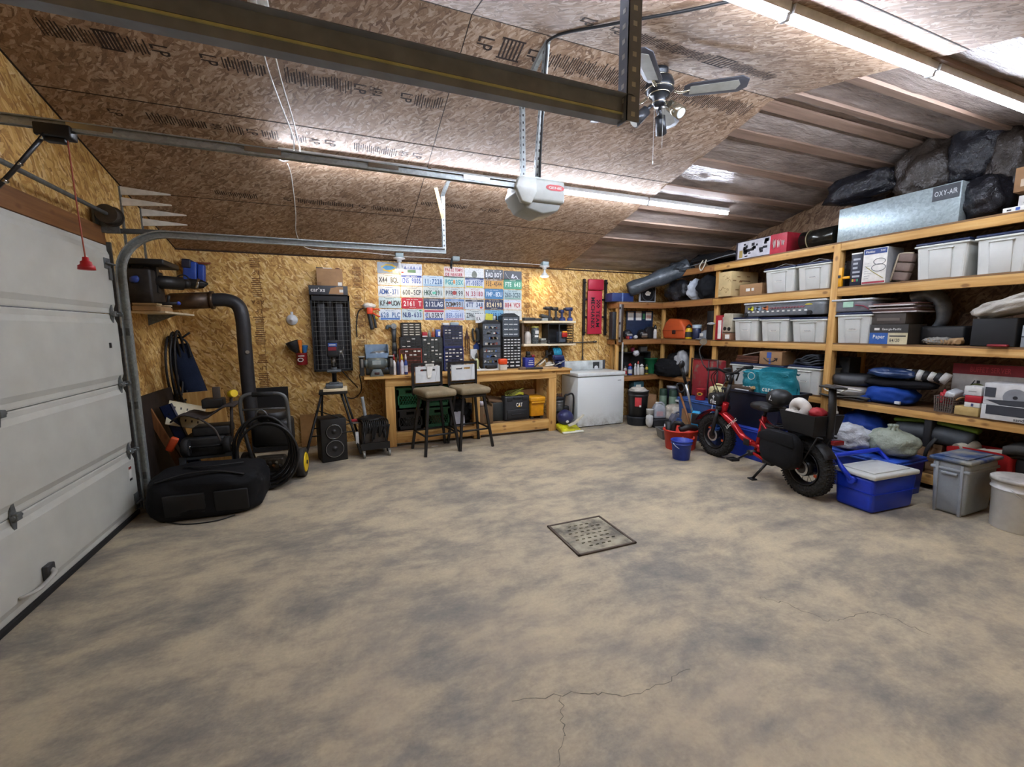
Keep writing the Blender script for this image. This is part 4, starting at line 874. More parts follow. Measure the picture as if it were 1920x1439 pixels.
one('lug_wrench', m, 'four-way lug wrench hung on the wall above the white freezer', 'wrench', loc=(p.x+.03, YB, p.z))
# ---- the bench
BY = 5.53; BZ = .925
r = thing('workbench', 'long fir workbench with a lower shelf under the licence plates', 'workbench', (0, 0, 0))
m = MB().m(woodX); m.box((.24, BY-.03, BZ-.03), (3.16, YB, BZ), .003); m.build('top', None, r)
m = MB().m(woodX); m.box((.49, BY, .79), (2.92, BY+.038, BZ-.031), .003); m.build('apron', None, r)
m = MB().m(woodX); m.box((2.925, BY+.0, .84), (3.15, BY+.038, BZ-.031), .003); m.build('apron_end', None, r)
for x0, x1 in ((.49, .605), (1.645, 1.735), (2.80, 2.92)):
    m = MB().m(woodZ); m.box((x0, BY+.002, 0), (x1, BY+.09, .789), .003); m.build('leg', None, r)
    m = MB().m(woodZ); m.box((x0, YB-.09, 0), (x1, YB-.002, .89), .003); m.build('leg', None, r)
m = MB().m(woodX); m.box((.606, BY, .045), (2.799, BY+.038, .185), .003); m.build('lower_rail', None, r)
m = MB().m(lumber('shelf_ply', 0, ['7d5c38', '957048', 'a9825a'], knots=False)); m.box((.5, BY+.091, .165), (2.92, YB-.092, .186)); m.build('lower_shelf', None, r)
# ---- drawer organisers
def organiser(name, label, x0, x1, z0, z1, rows, cs, ds, tabs=0, depth=.15, y1=None, handle=True, big=(), frame=.012, tabc='d6d4cc', grp=None, topgrip=False):
    y1 = y1 or YB-.01; y0 = y1-depth; cx = (x0+x1)/2
    t_ = thing(name, label, 'drawer organiser', (cx, y0, z0), 0, grp or 'small drawer organisers on the bench')
    W, Hh = x1-x0, z1-z0; cm = mat(cs, .45, var=.1); dm = mat(ds, .3, var=.3, vs=60); tm = mat(tabc, .6)
    m = MB().m(cm); m.box((-W/2, .03, 0), (W/2, depth, Hh)); e = frame
    m.box((-W/2, 0, 0), (-W/2+e, .03, Hh)).box((W/2-e, 0, 0), (W/2, .03, Hh)).box((-W/2, 0, 0), (W/2, .03, e)).box((-W/2, 0, Hh-e), (W/2, .03, Hh))
    tot = sum(h for h, n in rows); z = Hh-e; av = Hh-2*e
    for h, n in rows: hh = av*h/tot; z -= hh; m.box((-W/2, .002, z-.002), (W/2, .03, z+.002))
    if topgrip: m.prism([(-W/2, Hh), (W/2, Hh), (W*.32, Hh+.03), (W*.25, Hh+.04), (-W*.25, Hh+.04), (-W*.32, Hh+.03)], .03, depth-.02, 'y'); m.m(black).box((-W*.2, .024, Hh+.012), (W*.2, .03, Hh+.034))
    m.build('case', None, t_); z = Hh-e
    for h, n in rows:
        hh = av*h/tot; z -= hh; w = (W-2*e)/n
        for i in range(n):
            x = -W/2+e+w*i; d = MB().m(dm); d.box((x+.0015, .004, z+.003), (x+w-.0015, .03, z+hh-.003))
            d.box((x+w*.22, -.006, z+hh*.62), (x+w*.78, .005, z+hh*.74))
            if random.random() < tabs: d.m(tm).box((x+w*.18, -.0065, z+hh*.34), (x+w*.82, .004, z+hh*.7)) if h < 2 else [d.m(tm).box((x+w*q, .0025, z+hh*.4), (x+w*(q+.24), .004, z+hh*.58)) for q in (.08, .38, .68)]
            for q in range(int(big[0]) if big and h >= 2 else 0):
                d.m(mat(big[1][(q+i+int(z*50)) % len(big[1])], .5)); xx = x+w*random.uniform(.05, .8); d.box((xx, .003, z+hh*.12), (xx+w*random.uniform(.08, .2), .0042, z+hh*random.uniform(.3, .6)))
            d.build('drawer', None, t_)
    return t_
Zt = BZ+.0005
organiser('drawer_cabinet', 'red framed drawer cabinet at the left end of the bench', .725, 1.027, Zt, 1.252, [(1, 5)]*6, '8c3b2e', '4a332d', .25)
organiser('drawer_cabinet', 'black four by four drawer cabinet on the red one', .742, 1.028, 1.2525, 1.412, [(1, 4)]*4, '26282a', '3a3e40', .15)
organiser('drawer_cabinet', 'black cabinet with cream-labelled drawers three across, topmost left', .765, 1.03, 1.4125, 1.603, [(1, 3)]*5, '1f2021', '55524a', 1, tabc='cfc8b4')
organiser('drawer_cabinet', 'tall grey green drawer cabinet between the red and blue ones', 1.034, 1.318, Zt, 1.405, [(1, 5)]*9, '33383a', '454b4a', .3)
organiser('drawer_cabinet', 'lower blue drawer cabinet on the bench', 1.334, 1.618, Zt, 1.262, [(1, 5)]*4+[(1.3, 2), (1.2, 2)], '22306f', '35394a', .8)
organiser('drawer_cabinet', 'upper blue drawer cabinet stacked on the lower blue one', 1.334, 1.612, 1.2625, 1.565, [(1, 5)]*5+[(1.3, 2), (1.2, 1)], '26305f', '3a3f4c', .4)
tc = ['b9b2a0', '8a4a3c', '4a6aa0', 'd0cfc8', '77754c', '9aa3a8']
organiser('drawer_tower', 'lower dark see-through drawer tower left of the white-tabbed one', 1.888, 2.175, Zt, 1.262, [(2, 1)]*4, '1d1f21', '555d66', 0, .2, big=(7, tc), grp='dark drawer towers on the bench')
organiser('drawer_tower', 'upper dark see-through drawer tower holding blue and orange bits', 1.888, 2.175, 1.2625, 1.60, [(2, 1)]*4, '1d1f21', '5a626b', 0, .2, big=(8, tc), topgrip=True, grp='dark drawer towers on the bench')
organiser('drawer_tower', 'black tower of forty small drawers with white tabs', 2.205, 2.50, Zt, 1.385, [(1, 5)]*8+[(1.3, 3), (1.3, 3)], '191a1c', '2e3236', .95, .18, tabc='dadcd8', grp='dark drawer towers on the bench')
organiser('drawer_tower', 'dark carry-handle drawer tower on top of the white-tabbed one', 2.20, 2.475, 1.3855, 1.70, [(2, 1)]*4, '1f2225', '545c63', .8, .18, topgrip=True, tabc='dadcd8', grp='dark drawer towers on the bench')
# bits on top of the cabinets
m = MB().m(mat('b0222e', .4)); m.box((1.045, 5.93, 1.406), (1.115, 5.99, 1.475), .008).m(paper).box((1.045, 5.928, 1.41), (1.115, 5.93, 1.425)); one('small_tin', m, 'small red tin on the grey green drawer cabinet', 'tin')
def bottle(name, label, x, y, z, r, h, body, cap, capr=.5, caph=.25, neck=True, lab=None, grp=None, cat='bottle', sq=1):
    t_ = thing(name, label, cat, (x, y, z), 0, grp)
    hb = h*(1-caph); m = MB().m(mat(body, .35)); m.lathe([(r*.92, 0), (r, h*.03), (r, hb*.72), (r*.85, hb*.84), (r*capr*.75, hb*.93), (r*capr*.7, hb)], 18, sq)
    if lab: m.m(mat(lab, .5)).lathe([(r*1.01, hb*.18), (r*1.012, hb*.2), (r*1.012, hb*.6), (r*1.01, hb*.62)], 18, sq, close=False)
    m.build('body', None, t_)
    m = MB().m(mat(cap, .4)); m.lathe([(r*capr, hb), (r*capr, hb+h*caph*.35), (r*capr*.6, h*.93), (r*capr*.25, h)], 14, sq); m.build('cap', None, t_); return t_
bottle('glue_bottle', 'clear grey bottle next to the small red tin', 1.145, 5.95, 1.406, .022, .10, '7e8580', '9aa09c')
bottle('glue_bottle', 'orange nozzle glue bottle on the grey green drawer cabinet', 1.2, 5.95, 1.406, .024, .13, 'a8553a', 'd9c9b8', .4, .4)
m = MB().m(mat('3b57a0', .45)); m.box((1.232, 5.93, 1.406), (1.30, 5.99, 1.51), .004).m(paper).box((1.265, 5.929, 1.42), (1.295, 5.93, 1.48)); one('small_box', m, 'small blue and white box beside the upper blue cabinet', 'box')
m = MB().m(mat('c9c9c4', .45)); m.box((1.325, 5.90, 1.566), (1.42, 5.98, 1.60), .006).m(mat('9fb0b5', .3)).box((1.44, 5.9, 1.566), (1.56, 5.98, 1.608), .008); one('parts_tray', m, 'clear and white part trays on top of the upper blue cabinet', 'tray')
m = MB().m(mat('d9dad6', .5)).at(T((1.90, 5.97, 1.60), .06)).box((-.075, -.003, 0), (.13, .002, .13)); m.m(darkm).text('KA', .05, UP(-.03, -.0035, .06), .06); one('spare_plate', m, 'spare white plate leaning behind the left drawer tower', 'licence plate')
m = MB().m(mat('d3d04a', .5)).at(T((2.02, 5.93, 1.642), .08, .1)).box((-.06, -.002, 0), (.05, .002, .09)); one('yellow_card', m, 'yellow card standing on the left drawer tower', 'card')
m = MB().m(mat('c9cac6', .45)); m.cyl((2.1, 5.93, 1.642), (2.1, 5.93, 1.70), .018, seg=14).m(black).cyl((2.135, 5.94, 1.642), (2.135, 5.94, 1.705), .012, seg=10); one('marker_cup', m, 'small white cup and black marker on the left drawer tower', 'cup')
# tools hung between cabinets
p = P(1, YB, 890, 628)
m = MB().m(mat('2b2f30', .5)); m.tube([(0, -.04, .08), (.035, -.05, .05), (.04, -.05, -.06), (.02, -.045, -.1)], .035, 10, n=5).tube([(-.03, -.04, .09), (-.045, -.04, .03), (-.02, -.03, -.1)], .015, 8, n=4); m.m(chrome).blob((.05, -.05, -.125), (.025, .02, .02), .1, 2, 1, 2)
one('tool_roll', m, 'dark tool roll with a shiny clip hung between blue cabinet and drawer tower', 'tool', loc=p)
p = P(1, YB, 875, 628); m = MB().m(mat('4a2b20', .6)); m.prism([(-.03, -.06), (0, .09), (.03, -.06)], -.02, -.008, 'y'); m.m(mat('54301f', .6)); 
for x in (-.025, .005, .03): m.cyl((x, -.02, -.02), (x+.005, -.02, -.28), .006, seg=6)
one('pliers', m, 'rusty pliers hung on the wall right of the blue cabinets', 'pliers', loc=p)
p = P(1, YB, 893, 648); m = MB().m(mat('223f7c', .5)); m.prism([(-.05, -.06), (.06, -.06), (.06, 0), (.015, .03), (.015, .05), (-.01, .05), (-.01, .03), (-.05, 0)], -.03, -.012, 'y'); one('dust_brush', m, 'small blue hand brush hung beside the left drawer tower', 'brush', loc=p)
p = P(1, YB, 886, 665)
r = thing('wall_outlet', 'white wall outlet box with plugged white cord behind the second stool', 'outlet', (p.x, YB, p.z))
m = MB().m(white); m.box((-.045, -.05, -.07), (.06, -.0, .08), .006); m.build('box', None, r)
m = MB().m(white); m.cyl((-.02, -.09, -.03), (-.02, -.05, -.03), .02, seg=10).tube([(-.02, -.08, -.04), (.02, -.12, -.1), (.06, -.16, -.2), (.1, -.2, -.215)], .01, 8, n=5); m.build('cord', None, r)
bottle('spray_can', 'yellow green labelled can beside the wall outlet', 1.82, 5.93, Zt, .035, .24, 'c3c58c', '3a3b34', .6, .3)
r = thing('power_strip', 'white power strip with a black charger lying on the bench front', 'power strip', (1.92, 5.70, Zt), .05)
m = MB().m(white); m.box((-.22, -.03, 0), (.2, .03, .03), .006).box((.14, -.03, .0), (.17, .0, .10), .006); m.build('strip', None, r)
m = MB().m(black); m.box((-.04, -.04, .031), (.12, .04, .075), .006); m.build('charger', None, r)
r = thing('bottle_pack', 'clear tub with an orange lid on the bench before the towers', 'tub', (2.12, 5.66, Zt))
m = MB().m(mat('c8c4b8', .3)); m.box((-.05, -.04, 0), (.06, .04, .085), .01); m.build('tub', None, r)
m = MB().m(mat('e8501e', .4)); m.box((-.055, -.05, .086), (.06, .045, .165), .012); m.build('lid', None, r)
# spray bottles at the left end
for x, (bc, cc, lab_) in zip((.622, .672, .722, .772), (('d9d7d2', 'a02a2c', 'white squeeze bottle with a red nozzle on the bench'), ('232a44', '4a4a40', 'dark navy bottle with a black and yellow nozzle on the bench'), ('d3d6e0', 'e0c22a', 'white bottle with a yellow cap on the bench'), ('2f4380', 'd8d2cc', 'blue bottle with a pale pump tip on the bench'))):
    bottle('lube_bottle', lab_, x, 5.66, Zt, .023, .27, bc, cc, .6, .28, lab='c9cdd8' if bc == '2f4380' else None, grp='spray bottles beside the grinder')
# blue-grey stacking bins behind the grinder
for k in (0, 1):
    z = Zt+.19*k+.02; m = MB().m(mat('7d93a8', .45)); x0, x1, y0, y1 = .285, .575, 5.78, 6.0; e = .006
    m.box((x0, y0, z), (x1, y1, z+e)).box((x0, y1-e, z), (x1, y1, z+.18)).prism([(y0, z), (y1, z), (y1, z+.18), (y0+.05, z+.18), (y0, z+.07)], x0, x0+e, 'x').prism([(y0, z), (y1, z), (y1, z+.18), (y0+.05, z+.18), (y0, z+.07)], x1-e, x1, 'x').box((x0, y0, z), (x1, y0+e, z+.07))
    m.m(mat('8d9296', .35, .5)).blob((.45, 5.9, z+.05), (.1, .07, .05), .3, 4, k+1, 3)
    one('stacking_bin', m, ['lower open blue grey bin behind the bench grinder', 'upper open blue grey bin holding metal parts'][k], 'bin', group='open stacking bins')
m = MB().m(mat('6a7b8c', .5)).box((.285, 5.80, Zt), (.575, 6.0, Zt+.0195)); one('bin_base', m, 'blue grey slab under the open bins', 'base')
# bench grinder
r = thing('bench_grinder', 'grey double wheel bench grinder at the left end of the bench', 'grinder', (.40, 5.62, Zt))
gg = mat('6f7877', .4, .3)
m = MB().m(gg); m.prism([(-.085, 0), (.085, 0), (.05, .09), (-.05, .09)], -.07, .07, 'y', .008); m.m(mat('3a2020', .5)).box((-.03, -.075, .025), (.03, -.062, .055), .004); m.build('base', None, r)
m = MB().m(gg); m.cyl((-.10, 0, .16), (.10, 0, .16), .072, seg=28).cyl((-.15, 0, .16), (-.10, 0, .16), .042, .062, 24).cyl((.10, 0, .16), (.15, 0, .16), .062, .042, 24); m.m(mat('9aa29f', .4)).box((-.05, -.0735, .15), (.05, -.07, .2)); m.build('motor', None, r)
for s in (-1, 1):
    m = MB().m(mat('1f1c1a', .6)); m.cyl((s*.15, 0, .16), (s*.2, 0, .16), .095, seg=28).box((s*.15, -.06, .02), (s*.2, -.1, .12)); w_ = m.build('wheel_guard', None, r)
    m = MB().m(mat('6f6a62', .8)); m.cyl((s*.16, -.015, .155), (s*.19, -.015, .155), .088, seg=28); m.build('wheel', None, w_)
    m = MB().m(mat('9a9c98', .4, .4)); m.box((s*.14, -.09, .245), (s*.21, -.03, .262), .004); m.build('spark_shield', None, w_)
wire('black cord running from the grinder to the floor socket on the wall', [(.22, 5.66, .95), (.2, 5.8, .93), (.22, 5.95, .8), (.21, 6.0, .68), (.12, 6.02, .60), (.02, 6.03, .62)], .007, black, 'cord', 'black_wire')
# ---- pale shelf on the wall, right end
r = thing('two_tier_shelf', 'two pale pine boards bracketed to the wall at the right end of the bench', 'shelf', (0, 0, 0))
for z in (1.285, 1.63): m = MB().m(whiteboardX); m.box((2.53, 5.84, z-.035), (3.42, YB-.002, z), .004); m.build('board', None, r)
m = MB().m(mat('5a4632', .6)); m.box((2.53, 5.90, 1.286), (2.56, YB-.002, 1.594)); m.build('upright', None, r)
for x in (3.05, 3.2): m = MB().m(steel); m.box((x-.008, YB-.03, 1.0), (x+.008, YB-.002, 1.249)); m.build('bracket', None, r)
def drill(label, x, bc, batt, h=.20, rz=0, L=.16):
    t_ = thing('cordless_drill', label, 'drill', (x, 5.93, 1.6305), rz, 'cordless tools on the upper pine board')
    m = MB().m(mat(bc, .45)); m.box((-.03, -.04, .045), (.03, .02, .06), .006).tube([(0, -.005, .055), (.002, 0, h*.6), (0, 0, h*.88)], .019, 10, n=4).cyl((-L*.45, 0, h*.92), (L*.25, 0, h*.92), .026, .03, 16); m.build('body', None, t_)
    m = MB().m(mat('2a2a2c', .5)); m.cyl((-L*.65, 0, h*.92), (-L*.45, 0, h*.92), .014, .022, 12); m.build('chuck', None, t_)
    m = MB().m(mat(batt, .5)); m.box((-.036, -.05, 0), (.036, .035, .045), .008); m.build('battery', None, t_)
drill('dark grey cordless drill, first tall tool on the pine board', 3.0, '33312f', '232324', .21)
drill('second dark grey cordless drill beside the first', 3.11, '33312f', '232324', .20, L=.13)
drill('short blue cordless drill between the dark ones and the end tool', 3.215, '2c3a66', '2b3f7c', .16, .5, .12)
drill('blue and black cordless drill at the right end of the pine board', 3.355, '2a355c', '30489a', .20, -.2)
m = MB().m(mat('2c2d2e', .5)); m.box((2.56, 5.88, 1.6305), (2.74, 5.98, 1.68), .006).box((2.745, 5.9, 1.6305), (2.86, 5.98, 1.672), .006); one('battery_charger', m, 'low black charger lying on the upper pine board', 'charger')
m = MB().m(mat('3c4040', .5)).at(T((2.88, 5.92, 1.6305), 0, .25)).box((-.06, -.05, .045), (.07, .05, .095), .012).at(T((2.88, 5.92, 1.6305))).m(mat('9aa2a0', .35)).box((-.03, -.05, 0), (.07, .05, .04), .006); one('palm_sander', m, 'grey palm tool tilted on its clear base on the pine board', 'power tool')
bottle('paper_roll', 'white cylinder canister on the lower pine board', 2.63, 5.92, 1.2855, .05, .19, 'cbc3b8', 'cbc3b8', .98, .03, cat='canister')
m = MB().m(mat('4a3427', .7))
for i in range(6): m.cyl((2.6+i*.012, 5.98+.006*(i % 3), 1.2855), (2.585+i*.02, 5.99, 1.54+.01*(i % 3)), .006, seg=6)
one('brushes', m, 'dark sticks standing behind the white canister', 'sticks')
m = MB().m(mat('5c6262', .25, var=.5, vs=60)); m.lathe([(.055, 0), (.058, .01), (.058, .22), (.052, .24)], 20); m.m(mat('a59a4a', .5)).lathe([(.058, .24), (.06, .242), (.06, .262), (.001, .264)], 20); m.m(paper).box((-.03, -.0595, .1), (.03, -.055, .13)).box((-.02, -.0595, .15), (.035, -.054, .2)); one('parts_jar', m, 'clear jar of parts with a yellow lid on the lower pine board', 'jar', loc=(2.755, 5.93, 1.2855))
m = MB().m(mat('8a8a82', .5)); m.box((2.83, 5.88, 1.2855), (2.98, 5.97, 1.31), .004).m(mat('5a5650', .5)).box((2.82, 5.86, 1.311), (2.97, 5.96, 1.335), .004).m(mat('b9b8ae', .5)).box((2.85, 5.9, 1.336), (2.96, 5.98, 1.365), .004); one('sandpaper_stack', m, 'grey stack of small flat packs left of the black crate', 'packs')
r = thing('milk_crate', 'black open crate on its side on the lower pine board', 'crate', (3.15, 5.93, 1.2855))
m = MB().m(mat('1a1b1d', .5)); e = .008
m.box((-.22, -.10, 0), (.22, .12, e)).box((-.22, -.10, .30-e), (.22, .12, .30)).box((-.22, .12-e, 0), (.22, .12, .30)).box((-.22, -.1, 0), (-.22+e, .12, .3))
for j in range(7):
    for i in range(5): m.box((.22-e, -.1+i*.044, .02+j*.04), (.22, -.1+i*.044+.02, .02+j*.04+.022))
m.box((.22-e, -.1, 0), (.22, -.085, .3)).m(mat('3a3c3e', .5)).box((-.04, -.108, 0), (-.028, -.1, .3)).box((-.04, -.108, .288), (.22, -.1, .3)); m.build('shell', None, r)
m = MB().m(mat('4c545f', .5)); m.box((-.03, -.09, .01), (.09, .0, .17), .008); bx = m.build('inside_box', None, r); bx.parent = None; bx.location = (3.15, 5.93, 1.294); bx.name = 'grey_box'; tag(bx, 'grey blue box inside the black crate', 'box')
m = MB().m(mat('b3241e', .4)); m.box((3.16, 5.80, 1.38), (3.25, 5.83, 1.45), .008).m(mat('e0962a', .4)).box((3.165, 5.8, 1.45), (3.24, 5.83, 1.475), .004); one('tape_measure', m, 'red and orange hand tool hooked in the black crate', 'tool')
# bench things, right end
r = thing('cord_reel', 'teal cord wound on a black reel hung under the pine boards', 'cord reel', (3.10, 5.93, 1.12))
m = MB().m(black); m.cyl((-.14, 0, 0), (.1, 0, 0), .02, seg=10).cyl((-.075, 0, 0), (-.065, 0, 0), .1, seg=20).cyl((.075, 0, 0), (.085, 0, 0), .1, seg=20).box((-.16, -.02, -.06), (-.13, .02, .06)); m.build('reel', None, r)
m = MB().m(mat('1f8fae', .4))
for k in range(9): m.tube([V((-.055+k*.0145, (.078+.008*(k % 3))*math.cos(q), (.078+.008*(k % 3))*math.sin(q))) for q in [2*PI*i/24 for i in range(24)]], .009, 6, closed=True)
m.build('cord', None, r)
r = thing('bench_vise', 'blue bench vise at the right end of the workbench', 'vise', (3.03, 5.72, Zt), -.25)
vm = mat('1e2a5a', .4, .3)
m = MB().m(vm); m.cyl((0, 0, 0), (0, 0, .04), .075, seg=20).cyl((0, 0, .04), (0, 0, .09), .055, seg=18).box((-.06, -.1, .07), (.06, .06, .13), .015); m.build('base', None, r)
m = MB().m(vm); m.box((-.075, -.02, .12), (.075, .03, .19), .01); m.build('fixed_jaw', None, r)
m = MB().m(vm); m.box((-.075, -.13, .12), (.075, -.085, .19), .01).box((-.03, -.16, .06), (.03, -.02, .11), .01); m.m(steel).cyl((0, -.2, .085), (0, -.1, .085), .014, seg=10).cyl((-.08, -.19, .05), (.08, -.19, .12), .007, seg=8); m.build('sliding_jaw', None, r)
bottle('blue_cup', 'blue cup beside the vise under the pine boards', 3.17, 5.82, Zt, .04, .17, '2f4580', '2f4580', 1, .04, cat='cup')
r = thing('battery_tester', 'blue box with a black and red clamp on the bench under the shelf', 'box', (2.60, 5.84, Zt))
m = MB().m(mat('2b3590', .4)); m.box((-.07, -.06, 0), (.08, .06, .16), .006); m.m(paper).box((-.02, -.0608, .05), (.06, -.06, .058)).box((-.02, -.0608, .08), (.06, -.06, .088)).box((-.01, -.0608, .11), (.05, -.06, .116)); m.build('box', None, r)
m = MB().m(black); m.box((-.04, -.05, .161), (.05, .03, .19), .01).box((-.03, -.03, .19), (.03, .03, .25), .008); m.m(mat('8f2028', .4)).box((.04, -.055, .161), (.09, -.01, .20), .01); m.build('clamp', None, r)
m = MB().m(mat('b89a72', .7)); m.box((2.70, 5.55, Zt), (2.96, 5.8, Zt+.022), .003); one('cutting_board', m, 'brown board lying at the front edge of the bench', 'board')
m = MB().m(mat('cfcabc', .6)).at(T((2.83, 5.70, Zt+.03), 0, 0, .3)); m.tube([(-.14, 0, .02), (0, .02, .09), (.02, .02, .02), (.12, 0, .02)], .012, 6).tube([(-.05, -.04, .01), (.1, -.06, .02), (.14, -.02, .05)], .014, 6, n=4).blob((.1, .03, .03), (.06, .04, .03), .3, 4, 3, 2); one('shop_rags', m, 'crumpled pale rags and tubing on the brown board', 'rags')
m = MB().m(mat('1b1c1e', .5)).at(T((2.50, 5.62, Zt), 0, 0, -.2)); m.box((-.05, -.03, 0), (.22, .02, .03), .008).cyl((.1, .06, .02), (.42, .25, .24), .009, seg=8); one('tire_iron', m, 'black bar tool lying on the bench right of the towers', 'tool')
m = MB().m(mat('6b5a4a', .6)); m.box((2.36, 5.58, Zt), (2.45, 5.66, Zt+.04), .006); one('wood_block', m, 'small brown block on the bench before the white-tabbed tower', 'block')
# ---- under the bench
def crate(label, x, z, h_, colr, w=.33, d=.3, y=5.77, tall=.28, fill=None):
    t_ = thing('milk_crate', label, 'crate', (x, y, z), 0, 'milk crates under the bench'); cm = mat(colr, .5); e = .012
    m = MB().m(cm); m.box((-w/2, -d/2, 0), (w/2, d/2, e)); H_ = tall
    for s in (-1, 1):
        for (a, c) in (((-w/2, s*d/2-e*(s > 0)), (w/2, s*d/2+e*(s < 0))), ):
            y0, y1 = sorted((s*d/2, s*d/2-s*e)); m.box((-w/2, y0, 0), (w/2, y1, H_*.2)).box((-w/2, y0, H_*.62), (-w*.15, y1, H_)).box((w*.15, y0, H_*.62), (w/2, y1, H_)).box((-w*.15, y0, H_*.62), (w*.15, y1, H_*.74)).box((-w*.15, y0, H_*.88), (w*.15, y1, H_)).box((-w/2, y0, 0), (-w/2+.03, y1, H_)).box((w/2-.03, y0, 0), (w/2, y1, H_))
            n = 8; yy = (y0+y1)/2
            for i in range(n):
                x0 = -w/2+.03+(w-.06)*i/n; x1 = x0+(w-.06)/n*2; z0, z1 = H_*.2, H_*.62
                x1c = min(x1, w/2-.03); m.cyl((x0, yy, z0), (x1c, yy, z0+(z1-z0)*(x1c-x0)/(x1-x0)), .004, seg=5); m.cyl((x0, yy, z1), (x1c, yy, z1-(z1-z0)*(x1c-x0)/(x1-x0)), .004, seg=5)
        x0, x1 = sorted((s*w/2, s*w/2-s*e)); m.box((x0, -d/2, 0), (x1, d/2, H_))
    m.box((-w/2-.004, -d/2-.004, H_-.02), (w/2+.004, -d/2+.01, H_)); m.build('shell', None, t_)
    if fill: m = MB().m(mat(fill, .7, var=.4)); m.blob((0, 0, H_*.4), (w*.42, d*.4, H_*.4), .25, 4, 2, 3, .02); o_ = m.build('crate_contents', None); o_.location = (x, y, z); tag(o_, 'jumbled odds and ends inside '+('the green crate on the bench shelf' if colr != '1b1b1c' else 'the black crate on the bench shelf'), 'odds and ends')
z0 = .1865
crate('black milk crate at the bottom left under the bench', .80, z0, 0, '1b1b1c', fill='4a4a48'); crate('green milk crate on top of the black one', .80, z0+.29, 0, '1f6b46')
crate('lower green milk crate behind the first stool', 1.17, z0, 0, '1c5a3c', fill='5c4a34'); crate('upper green milk crate behind the first stool', 1.17, z0+.29, 0, '1f6644')
m = MB().m(mat('16181d', .8)); m.blob((0, 0, .16), (.17, .14, .17), .2, 3, 6, 4, 0, .8, .05); one('dark_jacket', m, 'dark jacket heaped under the bench behind the stools', 'jacket', loc=(1.5, 5.78, z0))
m = MB().m(mat('c6c8d2', .7)); m.at(T((1.46, 5.60, z0), -.2, .0, .1)).box((-.09, -.004, 0), (.08, .004, .2)); one('paper_sheet', m, 'white paper leaning on the dark jacket', 'paper')
r = thing('small_wooden_crate', 'rough wooden box with a metal corner under the bench beside the middle leg', 'box', (1.83, 5.72, z0))
m = MB().m(lumber('old_wood', 2, ['4a3824', '6b5236', '836a48'])); m.box((-.09, -.13, 0), (.10, .12, .24), .004); m.box((.10, -.13, 0), (.115, .12, .28), .003); m.build('box', None, r)
m = MB().m(mat('d6cfd4', .5)); m.lathe([(.03, .241), (.045, .30), (.04, .305), (.03, .31)], 16); cu = m.build('cup', None); cu.location = (1.80, 5.68, z0); tag(cu, 'white cup on the rough wooden box under the bench', 'cup')
bottle('red_bottle', 'red and white bottle beside the middle bench leg', 1.68, 5.64, z0, .024, .38, 'c4b8a8', '7d2a34', 1.0, .4)
m = MB().m(mat('1d211f', .6)); m.box((1.96, 5.68, z0), (2.15, 5.95, z0+.27), .01); one('battery_box', m, 'dark battery box behind the rough wooden box', 'box')
m = MB().m(mat('6a4f36', .8)).at(T((2.05, 5.8, z0+.30), .2, .2)).box((-.13, -.1, -.02), (.12, .1, .02), .01); one('flat_leather', m, 'brown scrap lying on the dark battery box', 'scrap')
r = thing('tool_case', 'dark grey moulded tool case with a white and yellow badge under the bench', 'tool case', (2.33, 5.70, z0), .06)
cm = mat('2b2d30', .45)
m = MB().m(cm); m.box((-.20, -.075, 0), (.20, .075, .36), .018, 3); m.build('shell', None, r)
m = MB().m(mat('232528', .5)); m.box((-.165, -.083, .03), (.165, -.07, .16), .008).box((-.165, -.083, .29), (-.08, -.07, .34), .006).box((.08, -.083, .29), (.165, -.07, .34), .006).box((-.06, -.086, .315), (.06, -.07, .35), .006).box((-.1, -.088, .08), (.1, -.075, .1), .004); m.build('latch_panel', None, r)
m = MB().m(paper).text('CAT', .055, UP(.03, -.0765, .23), .10, off=.03, gap=.04); m.m(mat('e6b01e', .4)).prism([(.005, .198), (.055, .198), (.03, .222)], -.0785, -.0765, 'y'); m.build('badge', None, r)
m = MB().m(mat('7a7a26', .5))
for k in range(5): m.tube([V((.02*k-.05+.1*math.cos(q), .04*math.sin(q)-.01*k, .38+.01*k+.045*math.sin(q+.5*k))) for q in [2*PI*i/18 for i in range(18)]], .007, 6, closed=True)
m.m(mat('b9b52e', .5))
for k in range(3): m.tube([V((-.02+.012*k, -.06, .37+.012*k)), V((.05, -.07, .385+.012*k)), V((.12, -.05, .37+.012*k))], .007, 6, n=4)
one('cord_bundle', m, 'yellow green extension cord bundled on the dark tool case', 'cord', loc=(2.32, 5.70, z0))
r = thing('yellow_tool_box', 'yellow lidded plastic box under the bench by the right leg', 'box', (2.64, 5.70, z0+.0))
m = MB().m(mat('d6900f', .4)); m.box((-.10, -.1, .04), (.11, .2, .26), .012); m.m(mat('3a3630', .6)).box((-.09, -.08, 0), (-.05, .18, .04)).box((.06, -.08, 0), (.1, .18, .04)); m.build('tub', None, r)
m = MB().m(mat('dd9a16', .4)); m.box((-.115, -.12, .26), (.13, .21, .33), .016).box((-.10, -.125, .235), (.115, -.1, .262), .006); m.build('lid', None, r)
one('carton_behind', MB().m(cardd).box((2.3, 5.86, z0), (2.72, 5.96, z0+.41), .003), 'brown carton behind the dark tool case under the bench', 'carton')
